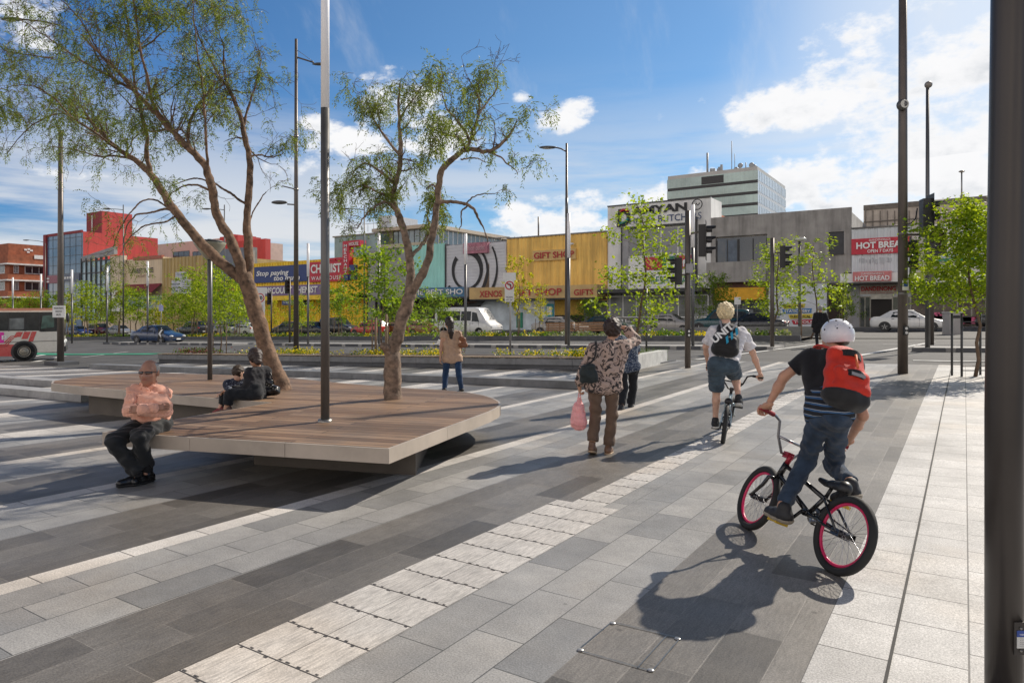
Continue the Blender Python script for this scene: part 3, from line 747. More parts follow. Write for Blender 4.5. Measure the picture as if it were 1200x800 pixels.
# --- 10 glass tower behind
Yt=150; xr_,xl=FX(888,Yt),FX(782,Yt); ztp=33.0
r=thing('glass_tower','distant office tower of pale glass with aerials on its roof','building',((xl+xr_)/2,Yt+13,2))
tg=glassm('tower_glass',(.42,.56,.52),.12,var=.3,scale=.10); tg2=glassm('tower_glass_side',(.42,.56,.72),.12,var=.25,scale=.08)
part('wall',M('tower_band',(.50,.50,.48),.5,0,.1,.3),r,lambda mb:mb.b2((xl+.1,Yt+.1,0),(xr_-.1,177,ztp)))
zs=[ztp-1.9]; 
bands=[(197.5+9,219),(222,231.5),(234,244),(247,256),(259,268),(271,280)]
bands=[(ztp-2.8,ztp-.8)]+[(ztp-2.8-2.35*(k+1),ztp-3.45-2.35*k) for k in range(9)]
part('window_band',tg,r,lambda mb:[mb.b2((xl,Yt,a),(xr_,Yt+.12,b)) for a,b in bands])
part('window_band',tg2,r,lambda mb:[mb.b2((xr_-.12,Yt+.13,a),(xr_,177,b)) for a,b in bands])
part('spandrel',frame_d,r,lambda mb:[mb.b2((xl+.02,Yt+.02,b),(xr_-.02,Yt+.3,b+.65)) for a,b in bands[1:]]+[mb.b2((FX(822,Yt),Yt-.05,ztp-2.7),(FX(848,Yt),Yt+.2,ztp-1.0))])
part('spandrel',M('spandrel_pale',(.5,.53,.56),.3,0,.1),r,lambda mb:[mb.b2((xr_-.3,Yt+.3,b),(xr_-.02,176.9,b+.65)) for a,b in bands[1:]])
part('mullion',M('mullion_pale',(.40,.50,.47),.4),r,lambda mb:[mb.b2((xl+(xr_-xl)*i/22-.025,Yt-.02,a),(xl+(xr_-xl)*i/22+.025,Yt,b)) for i in range(23) for a,b in bands]+[mb.b2((xr_,Yt+27*i/18-.04,a),(xr_+.04,Yt+27*i/18+.04,b)) for i in range(1,19) for a,b in bands])
def f(mb):
    for px,h,w in ((829,6.5,.25),(857.5,8.5,.09),(861,5.5,.07),(874,3.2,.12),(853,1.8,.1),(867,2.2,.1)):
        x=FX(px,160); mb.tube([(x,160,ztp),(x,160,ztp+h)],w,6)
    for i in range(12):
        x=FX(832+i*1.4,160); mb.box((x,160+rnd.uniform(-1,1),ztp+1.2+rnd.uniform(-.4,1.4)),(.5,.4,rnd.uniform(1.0,3.2)))
    mb.box((FX(840,160),160,ztp+.9),(5,3,1.6))
    for px in (864,869,882,885): mb.ell((FX(px,160),159,ztp+1.6+rnd.random()*1.2),(.6,.2,.6),8)
part('roof_aerials',M('aerial_grey',(.30,.31,.32),.5,.2,.1),r,f)

# --- 11 concrete shop
r=bld('concrete_shop','weathered grey concrete shop with balcony and amber fascia',833,998)
zc=FZ(915,249); o=dict(ref=915)
x0,x1=FX(833),FX(998)
def f(mb):
    mb.b2((x0,62.3,-.5),(x1,76,zc-.4))
    mb.b2((x0,62.0,FZ(915,273)),(x1,62.3,zc)); xa,xb=FX(838.5),FX(899)
    xc_,xd=FX(971),FX(989); z2=FZ(915,308); z1=FZ(915,273)
    mb.b2((x0,62,z2),(xa,62.3,z1)); mb.b2((xb,62,z2),(xc_,62.3,z1)); mb.b2((xd,62,z2),(x1,62.3,z1)); mb.b2((xc_,62,z2),(xd,62.3,FZ(980,297.5)))
    mb.b2((xc_,62,FZ(980,271.5)),(xd,62.3,z1))if FZ(980,271.5)<z1 else None
    mb.b2((xa,62,FZ(915,333)),(x1,62.3,z2))
    mb.b2((x0,62,-.5),(FX(838),62.3,z2)); mb.b2((FX(989),62,-.5),(x1,62.3,z2-1))
part('wall',conc_f,r,f)
part('balcony',conc_f,r,lambda mb:[rect(mb,832.6,901,307.5,331,out=1.2,ref=866)])
w=part('window',frame_d,r,lambda mb:[rect(mb,a-.5,a+.5,280,307,out=-.1,ref=866) for a in (839.5,852,864,865.5,882,898)])
part_of('pane',glassm('dim_window',(.05,.05,.052),.12),r,w,lambda mb:rect(mb,838.6,899,278,307.4,out=-.17,ref=866,back=.25))
part_of('blind',M('blind_blue',(.10,.13,.17),.5),r,w,lambda mb:rect(mb,850,863.5,281,306.8,out=-.13,ref=866,back=.16))
w=part('window',frame_d,r,lambda mb:rect(mb,970.5,989.3,297.4,298.4,out=.15,ref=980))
part_of('pane',M('shutter_dark',(.04,.042,.048),.5),r,w,lambda mb:rect(mb,971,989,270,297.4,out=-.12,ref=980,back=.2))
part('beam',brown_b,r,lambda mb:rect(mb,838.5,901,331.2,337,out=.25,ref=866))
part('fascia',amber,r,lambda mb:rect(mb,839.5,897,337.2,351.5,out=.5,ref=866))
txt('14',r,M('letter_dull',(.35,.22,.04),.6),842,848,342,348.5,out=.55,ref=866)
part('shopfront',M('shop_shelves',(.20,.13,.09),.6,0,.7,1.6),r,lambda mb:rect(mb,838.5,900,351.8,386,out=-.05,ref=866))
windows(r,frame_d,win,839,899,353,384,4,ref=866)
nb_=part('poster_board',M('poster_pale',(.62,.66,.70),.5,0,.12,1.2),r,lambda mb:rect(mb,901,969,333,383,out=.1,ref=935))
for t,m,px0,px1,a,b in (('HOMEWARES',M('poster_yellow',(.75,.60,.06),.5),917,944,356.8,361.6),('STATIONERY',M('poster_blue',(.05,.20,.45),.5),917,952,362.3,367.5),('ELECTRICAL',M('poster_yellow',(.7,.6,.1),.5),924,953,368.6,373.6),('TOOLS',redsign,928,955,375,380)):
    part('poster_strip',m,r,lambda mb:mb.add([(FX(px0),61.85,FZ(935,a)),(FX(px1),61.85,FZ(935,a-1)),(FX(px1-1),61.85,FZ(935,b-1)),(FX(px0+2),61.85,FZ(935,b))],[(0,1,2,3)]))
    txt(t,r,lett_w if m.name!='poster_yellow' else lett_k,px0+3,px1-2,a+.6,b-1.4,out=.2,ref=935,bold=.02)
part('poster_strip',lett_b,r,lambda mb:[rect(mb,905,916,368,369.2,out=.16,ref=935),rect(mb,904,914,371,372,out=.16,ref=935),rect(mb,906,915,374.5,375.2,out=.16,ref=935)])
part('doorway',M('dark_doorway',(.035,.022,.018),.8,0,.4,1),r,lambda mb:rect(mb,970.5,988.5,333.5,384,out=-.1,ref=980))

# --- 12 bread shop, big concrete block behind, next shop
r=bld('bread_shop','white bread shop with red hot bread sign and open doorway',998,1068)
zc=FZ(1030,267.5); o=dict(ref=1028)
shell(r,M('white_sheet',(.62,.66,.68),.5,0,.08,.6,stain=.15,streak=True),998,1068,zc,10)
part('cladding',M('white_sheet',(.6,.6,.6)),r,lambda mb:corrug(mb,FX(998.3),FX(1068),FZ(1028,319),zc+.05,61.9,.45,.05))
part('coping',steel,r,lambda mb:mb.tube([(FX(998),61.85,zc+.1),(FX(1068),61.85,zc+.1)],.07,6))
sg=part('sign',redsign,r,lambda mb:rect(mb,998.2,1067,279,297.5,out=.25,**o))
txt("DANDENONG'S",r,lett_w,1019,1044,280.2,282.6,out=.3,**o,bold=.01)
txt('HOT BREAD',r,lett_w,1004,1064,283.4,291.2,out=.3,**o,bold=.04)
txt('OPEN 7 DAYS',r,lett_w,1017,1047,292.4,296.2,out=.3,**o,bold=.02)
part('ghost_letters',M('faded_letter',(.45,.48,.50),.6),r,lambda mb:[rect(mb,1006+i*4+rnd.random(),1008+i*4+rnd.random(),301+rnd.random()*3,307+rnd.random()*2,out=.13,**o) for i in range(10)])
part('canopy',white_r,r,lambda mb:rect(mb,990,1068,321.5,332,out=2.4,**o))
sg=part('sign',pinksign,r,lambda mb:rect(mb,1004.5,1048,320,331,out=2.6,ref=1026))
txt("DANDENONG'S",r,lett_w,1014,1040,321.2,323.6,out=2.65,ref=1026); txt('HOT BREAD',r,lett_w,1007,1046,324.8,330.2,out=2.65,ref=1026,bold=.025)
part('soffit',frame_d,r,lambda mb:rect(mb,991,1068,332.1,333.4,out=2.3,ref=1028))
part('pier',grey_w,r,lambda mb:[rect(mb,998.3,1007,333.5,385,out=.1,ref=1003)])
part('shop_header',M('cream_header',(.50,.45,.38),.6),r,lambda mb:rect(mb,1007.2,1068,333.5,344.5,out=.06,ref=1030))
txt('DANDENONG',r,lett_r,1009.5,1050,335.4,341,out=.12,ref=1030,bold=.04)
txt('hot bread cakes pastry',r,lett_r,1010,1050,342.2,343.8,out=.12,ref=1030)
d=windows(r,steel,win,1007.5,1020,347,384,2,ref=1014,name='shop_window'); d=windows(r,steel,win,1046,1067,347,384,2,ref=1055,name='shop_window')
part('doorway',shade,r,lambda mb:rect(mb,1020.4,1045.8,350.5,385,out=.03,ref=1030))
part('door_header',M('light_panel',(.6,.58,.5),.5),r,lambda mb:rect(mb,1020.4,1045.8,345,350.3,out=.05,ref=1030))
part('counter',M('counter_multi',(.35,.16,.12),.5,0,.6,3),r,lambda mb:rect(mb,1024,1044,372,385,out=.12,ref=1030))
r=bld('concrete_hall','large bare concrete hall standing behind the bread shop',1012,1200,Y=72)
zc=FZ(1090,236,72); shell(r,conc_p,1012,1215,zc,25,Y=72,parapet=.3)
part('panel_joint',M('joint_dark',(.16,.14,.12),.8),r,lambda mb:[mb.b2((FX(1014+i*8.5,72),71.95,FZ(1014+i*8.5,247,72)-3),(FX(1014+i*8.5,72)+.07,72.1,FZ(1014+i*8.5,247,72))) for i in range(22)]+[mb.b2((FX(1012,72),71.9,zc-.35),(FX(1215,72),72.1,zc+.1)),mb.b2((FX(1012,72),71.9,zc-1.5),(FX(1215,72),72.1,zc-1.42))])
part('aerial',steel,r,lambda mb:mb.tube([(FX(1127,74),74,zc),(FX(1127,74),74,FZ(1127,201,74))],.06,6).ell((FX(1127,74),74,FZ(1127,201,74)),(.25,.25,.1),8))
r=bld('corner_shop','cream corner shop with green framed sign panels, behind the right street tree',1068,1200)
zc=FZ(1120,261); o=dict(ref=1110)
shell(r,M('offwhite_render',(.60,.57,.52),.7,0,.1,.5,stain=.2,streak=True),1068.3,1230,zc,9.8)
def f(mb):
    for a,b,t,u in ((1090,1148,263.5,265.5),(1090,1148,303,306),(1146,1148,265.5,303),(1090,1092,265.5,303)): rect(mb,a,b,t,u,out=.2,**o)
part('sign_frame',lett_g,r,f)
part('sign',white_r,r,lambda mb:rect(mb,1092.2,1145.8,265.6,302.8,out=.1,**o))
txt('FRUIT MARKET',r,M('letter_teal',(.03,.25,.35),.5),1096,1142,297.5,302,out=.15,**o)
part('side_sign',M('lime_sign',(.35,.42,.05),.5,0,.15),r,lambda mb:rect(mb,1068.5,1085,321,331.5,out=2.3,ref=1078))
part('canopy',frame_d,r,lambda mb:rect(mb,1068.5,1228,332,335,out=2.2,**o))
part('canopy_fascia',white_r,r,lambda mb:rect(mb,1085.3,1228,322,331.8,out=2.2,**o))
part('shopfront',M('corner_shop_front',(.14,.11,.09),.5,0,.6,.8),r,lambda mb:rect(mb,1068.5,1228,336,386,out=.04,**o))
windows(r,steel,win,1090,1226,350,384,8,ref=1120)
part('flower_display',M('flower_pink',(.55,.10,.20),.6,0,.7,5),r,lambda mb:[mb.box((FX(1092+i*4.5),60.6,FZ(1110,374)+rnd.uniform(-.1,.3)),(.6,.5,.5)) for i in range(11)])
# ================================================================ timber deck, walls, poles, signals, signs
def planks(name,c1,c2,ang,w=.14):
    m,nt,b=_nt(name); ob=N(nt,'ShaderNodeTexCoord').outputs['Object']
    mp=N(nt,'ShaderNodeMapping'); nt.links.new(ob,mp.inputs[0]); mp.inputs['Rotation'].default_value=(0,0,-ang)
    br=N(nt,'ShaderNodeTexBrick'); nt.links.new(mp.outputs[0],br.inputs['Vector']); br.offset=.41; br.inputs['Scale'].default_value=1
    br.inputs['Brick Width'].default_value=2.6; br.inputs['Row Height'].default_value=w; br.inputs['Mortar Size'].default_value=.006
    br.inputs['Color1'].default_value=c1+(1,); br.inputs['Color2'].default_value=c2+(1,); br.inputs['Mortar'].default_value=(.012,.01,.008,1)
    m2=N(nt,'ShaderNodeMapping'); nt.links.new(mp.outputs[0],m2.inputs[0]); m2.inputs['Scale'].default_value=(1.6,34,1)
    gr=ramp(nt,noise(nt,m2.outputs[0],1.5,6,.7),[(.3,g3(.5)),(.7,g3(1.3))])
    c=mixc(nt,1.0,br.outputs['Color'],gr,'MULTIPLY')
    wr=ramp(nt,noise(nt,ob,1.1,5,.6),[(.35,(.82,.84,.88)),(.65,(1.18,1.05,.9))])
    c=mixc(nt,1.0,c,wr,'MULTIPLY'); nt.links.new(c,b.inputs['Base Color'])
    rr=N(nt,'ShaderNodeMapRange'); nt.links.new(noise(nt,ob,3,4),rr.inputs[0]); rr.inputs[3].default_value=.50; rr.inputs[4].default_value=.75; nt.links.new(rr.outputs[0],b.inputs['Roughness'])
    bp=N(nt,'ShaderNodeBump'); bp.inputs['Strength'].default_value=.6; bp.inputs['Distance'].default_value=.006
    nt.links.new(mth(nt,'ADD',mth(nt,'MULTIPLY',br.outputs['Fac'],-1.),mth(nt,'MULTIPLY',gr,.25)),bp.inputs['Height']); nt.links.new(bp.outputs[0],b.inputs['Normal'])
    return m
DANG=math.atan2(.91,2.99)
deckwood=planks('deck_timber',(.150,.092,.056),(.275,.190,.128),DANG)
deckband=M('deck_band',(.45,.385,.32),.45,0,.12,1.5,stain=.25)
plinthm=M('plinth_concrete',(.14,.12,.10),.85,0,.18,1.2,bump=.3,bscale=25,stain=.3)
def DK(px,py): 
    D=(EYE-.45)*F/(py-HZ); return P(px,py,D)
deckpx=[(120,506),(456,525.5),(574,482),(584,477),(587,474),(586,470.5),(579,466.5),(568,463),(552,460),(522,457),(471,454),(405,449),(330,441.5),(250,438.5),(190,437),(130,438.5),(100,441),(62,446),(60,449),(96,453.2),(257,467),(317,471.5)]
dpts=[DK(*q) for q in deckpx]
dpts=[dpts[-1]]+dpts[:-1]
poly=[(p.x,p.y) for p in dpts]
def inset(poly,d):
    n=len(poly); A=sum(poly[i][0]*poly[(i+1)%n][1]-poly[(i+1)%n][0]*poly[i][1] for i in range(n)); s=1 if A>0 else -1; out=[]
    for i in range(n):
        a,b,c=[Vector(poly[(i+k)%n]) for k in (-1,0,1)]
        e1=(b-a).normalized(); e2=(c-b).normalized(); n1=Vector((-e1.y,e1.x))*s; n2=Vector((-e2.y,e2.x))*s
        k=1+n1.dot(n2); v=b+(n1+n2)*(d/max(k,.55)); out.append((v.x,v.y))
    return out
dc=Vector((sum(p[0] for p in poly)/len(poly),sum(p[1] for p in poly)/len(poly),0))
deck=thing('timber_deck','large low timber seating deck with pale metal edge, two arms and a rounded end','seating deck',dc)
MB().prism(inset(poly,.03),.40,.452).build('timber_top',deckwood,deck,dc)
bd=MB(); n=len(poly); inn=inset(poly,.028)
for i in range(n):
    j=(i+1)%n; a,b=poly[i],poly[j]; c,e=inn[j],inn[i]
    va,vb,vc,ve=[Vector((q[0],q[1],0)) for q in (a,b,c,e)]; L_=(vb-va).length; m_=max(1,round(L_/1.15))
    for k_ in range(m_):
        g0=(k_/m_)+(.0022/L_ if k_ else 0); g1=((k_+1)/m_)-(.0022/L_ if k_<m_-1 else 0)
        vs=[(q.x,q.y,z) for z in (.318,.449) for q in (va.lerp(vb,g0),va.lerp(vb,g1),ve.lerp(vc,g1),ve.lerp(vc,g0))]
        bd.add(vs,[(0,1,5,4),(2,3,7,6),(4,5,6,7),(0,3,2,1),(1,2,6,5),(3,0,4,7)])
bd.build('edge_band',deckband,deck,dc)
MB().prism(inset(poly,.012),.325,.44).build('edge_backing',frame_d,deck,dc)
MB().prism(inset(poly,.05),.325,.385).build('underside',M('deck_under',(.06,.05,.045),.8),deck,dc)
# plinths: one under each arm
def inner(px_list,d): return inset([(DK(*q).x,DK(*q).y) for q in px_list],d)
A0,B0,C0,E0=[DK(*q) for q in ((120,506),(456,525.5),(574,482),(400,452))]
u=(B0-A0).normalized(); v=(C0-B0).normalized(); z0=-.06
pf=[A0+u*1.0+v*.95, B0-u*.22+v*.95, C0-u*.75-v*.1, C0-u*2.2+v*1.9, A0+u*1.05+v*3.2]
MB().prism([(p.x,p.y) for p in pf],-.02,.33).build('plinth',plinthm,deck,dc)
ps=[DK(*q) for q in ((104,450.5),(257,463.5),(310,466),(330,447),(240,441),(110,444.5))]
MB().prism([(p.x,p.y) for p in ps],-.12,.33).build('plinth',plinthm,deck,dc)

# low granite walls and steps in the plaza
def lowwall(name,label,pts,h,w,mat,cat='low wall',back=True):
    base=[GT(*q) for q in pts]; r=thing(name,label,cat,base[0]); mb=MB()
    for i in range(len(base)-1):
        a,b=base[i],base[i+1]; t=(b-a); t.z=0; L=t.length; t.normalize(); q=Vector((-t.y,t.x,0))
        if q.dot(Vector((-SY,CY,0)))<0: q=-q
        n=max(1,int(L/1.6))
        for k in range(n):
            p0=a.lerp(b,k/n)+t*.004; p1=a.lerp(b,(k+1)/n)-t*.004
            vs=[]
            for z in (-.15,h):
                for s_ in (p0,p1,p1+q*w,p0+q*w): vs.append((s_.x,s_.y,s_.z+z))
            mb.add(vs,[(4,5,6,7),(0,1,5,4),(1,2,6,5),(2,3,7,6),(3,0,4,7)])
    mb.build('coping_stone',mat,r,r.location); return r
lowwall('granite_step','long low granite step running behind the timber deck',[(104,432),(360,441.5),(690,456)],.16,.45,granite_g,'step')
lowwall('granite_step','upper short granite step at the left edge, meeting the deck tip',[(-70,444),(61,453.5)],.15,.4,granite_w,'step')
lowwall('granite_step','lower short granite step at the left edge, in front of the deck tip',[(-70,455),(95,471)],.14,.4,granite_w,'step')
# long planter with slatted seat edge
a,b=GT(185,424.5),GT(742,434.5)
pr=thing('long_planter','long grey stone planter wall with slatted timber seat edge and yellow shrubs','planter',a)
t=(b-a); t.z=0; L=t.length; t.normalize(); q=Vector((-t.y,t.x,0)); 
def pbox(mb,s0,s1,d0,d1,z0,z1,mi=0):
    vs=[]
    for z in (z0,z1):
        for s_,d_ in ((s0,d0),(s1,d0),(s1,d1),(s0,d1)):
            p=a+(b-a)*(s_/L)+q*d_; vs.append((p.x,p.y,p.z+z))
    mb.add(vs,[(4,5,6,7),(0,1,5,4),(1,2,6,5),(2,3,7,6),(3,0,4,7),(3,2,1,0)],mi)
mb=MB(); n=int(L/1.8)
for i in range(n):
    pbox(mb,L*i/n+.005,L*(i+1)/n-.005,0,.35,.13,.31); pbox(mb,L*i/n+.004,L*(i+1)/n-.004,.05,.35,-.1,.128,1)
pbox(mb,0,.3,.35,3.4,-.1,.31); pbox(mb,0,L,3.4,3.7,-.2,.25)
mb.build('planter_wall',[granite_g,bluestone],pr,pr.location)
mb=MB(); pbox(mb,L-.25,L+.03,.0,3.6,-.1,.42); mb.build('end_wall',M('end_wall_white',(.55,.55,.53),.6),pr,pr.location)
mb=MB()
i=0.0
while i<L-.4: pbox(mb,i,i+.62,-.03,.37,.335,.362); i+=.66
mb.build('seat_slat',M('seat_slats',(.27,.20,.13),.6,0,.25,3),pr,pr.location)
mb=MB(); 
i=.25
while i<L: pbox(mb,i,i+.28,.02,.33,.311,.335); i+=.99
mb.build('seat_bracket',frame_d,pr,pr.location)
mb=MB(); pbox(mb,.3,L-.26,.36,3.4,.05,.26); mb.build('soil',M('soil',(.05,.035,.025),.9,0,.3,4,bump=.6),pr,pr.location)
PL=(a,b,t,q,L)

# low grey wall before the car park on the right and a timber bench
wl=[AT(p,43.0) for p in (735,990)]
r=thing('carpark_wall','low grey rendered wall between the flower bed and the parked cars, right of centre','low wall',wl[0])
mb=MB(); mb.add([(v.x,v.y,v.z+z) for z in (-.2,.62) for v in (wl[0],wl[1],wl[1]+Vector((0,.35,0)),wl[0]+Vector((0,.35,0)))],[(4,5,6,7),(0,1,5,4),(1,2,6,5),(2,3,7,6),(3,0,4,7)])
mb.build('wall',M('wall_grey',(.22,.22,.22),.75,0,.12,.8,stain=.2),r,r.location)
bw=M('bench_timber',(.30,.16,.08),.6,0,.25,3)
for k,(p0,p1,lab) in enumerate(((640,672,'brown timber slat bench in front of the silver saloon car'),(674,718,'longer brown timber slat bench in front of the dark green car'))):
    v0,v1=AT(p0,43),AT(p1,43); r=thing('timber_bench',lab,'bench',v0)
    mb=MB()
    for z in (.50,.66,.82,.98): mb.bar(v0+Vector((0,0,z)),v1+Vector((0,0,z)),.05,.12)
    mb.build('back_slats',bw,r,r.location)
    mb=MB()
    for d in (.12,.26,.40): mb.bar(v0+Vector((0,-d,.45)),v1+Vector((0,-d,.45)),.11,.04)
    mb.build('seat',bw,r,r.location)
    for s_ in (.08,.5,.92):
        w=v0.lerp(v1,s_); mb=MB(); mb.bar(w+Vector((0,.03,-.1)),w+Vector((0,.03,1.05)),.06,.06); mb.bar(w+Vector((0,-.3,-.1)),w+Vector((0,-.3,.43)),.06,.06); mb.build('leg',frame_d,r,r.location)

# ---------------- poles
polem=M('pole_brown',(.115,.098,.086),.42,.35,.12,2.0)
pole_g=M('pole_grey',(.12,.12,.12),.4,.5,.1,2)
polew=M('pole_white',(.90,.89,.89),.35,0,.05,1)
lampm=M('lamp_lens',(.55,.55,.5),.25,0,.05)
blackm=M('signal_black',(.014,.014,.016),.45,0,.2)
def pole(root,h,r0,r1=None,mat=polem,nm='pole',z0=-.1,n=14):
    mb=MB(); mb.tube([(0,0,z0),(0,0,h*.5),(0,0,h)],[r0,(r0+(r1 or r0))/2,r1 or r0],n); return mb.build(nm,mat,root)
def baseplate(root,r,mat=polem):
    mb=MB(); mb.box((0,0,.015),(r*3.4,r*3.4,.03)); 
    for i in (-1,1):
        for j in (-1,1): mb.tube([(i*r*1.3,j*r*1.3,.02),(i*r*1.3,j*r*1.3,.06)],.018,6)
    return mb.build('base_plate',mat,root)
def cobra(root,z,dirv,L,rise=.25,mat=polem):
    d=Vector(dirv).normalized(); mb=MB(); e=d*L+Vector((0,0,z+rise)); mb.tube([(0,0,z),d*L*.5+Vector((0,0,z+rise*.7)),e],.035,8); arm=mb.build('arm',mat,root)
    hd=MB(); R=Matrix.Rotation(math.atan2(d.y,d.x),3,'Z'); hd.ell(e+d*.38,(.46,.15,.075),14,M=R); h=hd.build('lamp_head',pole_g,arm)
    le=MB(); le.ell(e+d*.42+Vector((0,0,-.05)),(.28,.11,.04),12,M=R); le.build('lens',lampm,h)
camR=Vector((CY,SY,0)); camB=Vector((SY,-CY,0))       # image right, towards the viewer
# near right column, leaning a hair
nr=P(1177,740,2.95); nr.z=0
r=thing('light_column','thick dark brown light column close to the camera at the right edge','light column',nr)
mb=MB(); mb.tube([(0,0,-.05),Vector((0,0,1.2)),Vector(camR*.03)+Vector((0,0,3.2)),Vector(camR*.05)+Vector((0,0,7))],[.071,.071,.071,.07],40); mb.build('pole',M('pole_near',(.050,.043,.039),.35,.3,.14,1.3),r)
dsk=camB*.071
mb=MB(); mb.box(camB*.069+camR*.012+Vector((0,0,.262)),(.048,.012,.135),rz=math.atan2(camR.y,camR.x)); mb.build('inspection_hatch',M('hatch_brown',(.04,.035,.032),.4,.2),r)
for z_ in (.305,.212):
    mb=MB(); mb.ell(camB*.077+camR*.014+Vector((0,0,z_)),(.006,.006,.006),8); mb.build('screw',steel,r)
mb=MB(); mb.box(camB*.0755+camR*.014+Vector((0,0,.283)),(.032,.003,.026),rz=math.atan2(camR.y,camR.x)); mb.build('sticker',M('sticker_blue',(.03,.07,.30),.4),r)
mb=MB(); mb.box(camB*.0755+camR*.014+Vector((0,0,.246)),(.032,.003,.046),rz=math.atan2(camR.y,camR.x)); mb.build('sticker',M('sticker_white',(.6,.6,.58),.4,0,.15,30),r)
lettering('YARRAN',r,lett_w,camB*.0775+camR*.001+Vector((0,0,.281)),camR,UZ,.026,.007)
for q in range(4): lettering('light pole asset',r,lett_k,camB*.0775+camR*.002+Vector((0,0,.259-q*.008)),camR,UZ,.024,.0035)

# white topped column standing on the deck
c=DK(381,494); c.z=.45
r=thing('deck_column','tall slim column with grey lower half and white top, standing on the deck','light column',c)
zt=HT(c,127)
MB().tube([(0,0,0),(0,0,zt)],.047,20).build('lower_pole',M('pole_mid',(.13,.125,.12),.38,.4,.1,2),r)
MB().tube([(0,0,zt),(0,0,zt+2.2)],.046,20).build('upper_pole',polew,r)
MB().lathe([(.0,.03),(.075,.03),(.078,0)],n=20).build('base_collar',steel,r)
c=DK(246,445); c.z=.45; 
r=thing('post_lamp','short deck post lamp with flared bowl shade, beside the leaning trunk','post lamp',c)
zt=HT(c,303)
MB().tube([(0,0,0),(0,0,zt+.35)],.042,14).build('pole',pole_g,r)
MB().lathe([(.05,zt-.02),(.09,zt),(.26,zt+.24),(.275,zt+.29),(.27,zt+.295)],n=24).build('lamp_shade',M('lamp_bowl',(.30,.29,.22),.3,0,.1),r)
MB().lathe([(.0001,zt+.34),(.2,zt+.325),(.285,zt+.30),(.27,zt+.28)],n=24).build('lamp_cap',frame_d,r)
MB().box((.05,0,zt*.42),(.03,.05,.14)).build('conduit_box',frame_d,r)

# left bus stop pole with sign
c=GT(71,427)
r=thing('street_light','tall brown street pole on a stone block at left, with bus warning notice','street light',c)
pole(r,9.5,.13,.085); MB().box((.1,0,.05),(1.15,.8,.16)).build('base_block',bluestone,r)
D=(c.y*CY-c.x*SY); zc=HT(c,365)
ang=math.atan2(camR.y,camR.x)
sg=MB().box(camB*.15+camR*(.0*D)+camR*.03+Vector((0,0,zc)),(.47*D/26,.02,.44*D/26),rz=ang).build('notice_plate',M('sign_white',(.70,.71,.70),.4,0,.06),r)
for i,tx in enumerate(('PEDESTRIAN','WATCH','BUS')):
    w=(.38,.26,.17)[i]; o=lettering(tx,sg,lett_k,camB*.165+camR*(.03-w/2)+Vector((0,0,zc+.10-i*.13)),camR,UZ,w,.07,bold=.01)
cobra(r,HT(c,30),-camR,1.6)

# big twin-arm street light left of centre
c=GT(347,412)
r=thing('street_light','tall twin-arm street light behind the deck, right of the leaning trunk','street light',c)
h=HT(c,46); D=(c.y*CY-c.x*SY); pole(r,h,.135,.07); baseplate(r,.14)
z1=HT(c,67); mb=MB(); mb.tube([(0,0,z1),camR*.9+Vector((0,0,z1-.28))],.04,8); ar=mb.build('arm',polem,r)
mb=MB(); mb.tube([(0,0,HT(c,58)),camR*.9+Vector((0,0,z1-.25))],.012,5); mb.build('stay_wire',steel,ar)
R_=Matrix.Rotation(ang,3,'Z'); mb=MB(); mb.ell(camR*1.25+Vector((0,0,z1-.36)),(.45,.14,.07),14,M=R_); mb.build('lamp_head',pole_g,ar)
z2=HT(c,240); mb=MB(); mb.tube([(0,0,z2),-camR*.45+Vector((0,0,z2+.03))],.035,8); ar=mb.build('arm',polem,r)
mb=MB(); mb.ell(-camR*.85+Vector((0,0,z2+.12)),(.42,.15,.10),14,M=R_); mb.build('lamp_head',pole_g,ar)
mb=MB(); mb.tube([(0,0,HT(c,222)),-camR*.7+Vector((0,0,HT(c,218)))],.03,6); mb.build('arm',polem,r)
for pz in (160,222): MB().lathe([(.115,HT(c,pz)-.06),(.12,HT(c,pz)-.06),(.12,HT(c,pz)+.06),(.1,HT(c,pz)+.06)],n=14).build('clamp',steel,r)

# cobra street light in the middle
c=GT(664,406); r=thing('street_light','single-arm street light in front of the gift shop','street light',c)
pole(r,HT(c,168),.10,.055); cobra(r,HT(c,178),-camR,.55,.22); baseplate(r,.1)
mb=MB(); mb.tube([(0,0,HT(c,255)),camR*.0+Vector((0,0,HT(c,232)))],.075,10); mb.build('collar',pole_g,r)
# far street lights on the left
for px,py,Y,lab,dr in ((427,388,42,'thin grey street light beside the chemist shop blade sign',1),(263,392,40,'thin grey street light behind the leaning tree trunk',-1),(144.5,396,38,'slim street light in front of the variety store',-1)):
    c=AT(px,Y); r=thing('street_light',lab,'street light',c); pole(r,HT(c,240),.085,.05,pole_g,n=8); cobra(r,HT(c,246),-camR,1.3,.1,pole_g)
for px,Y,ty,lab in ((53,44,265,'street light with long arm between the brick office and glass office'),):
    c=AT(px,Y); r=thing('street_light',lab,'street light',c); pole(r,HT(c,285),.10,.06,polem,n=8); cobra(r,HT(c,284),-camR,2.2,.3)
c=AT(937,44); r=thing('street_light','short post-top light among the sparse saplings before the concrete shop','street light',c)
pole(r,HT(c,281),.085,.07,pole_g,n=10); MB().lathe([(.0001,HT(c,278)),(.36,HT(c,279)),(.40,HT(c,281.5)),(.1,HT(c,283))],n=16).build('lamp_head',lampm,r)
c=AT(1149,96); 
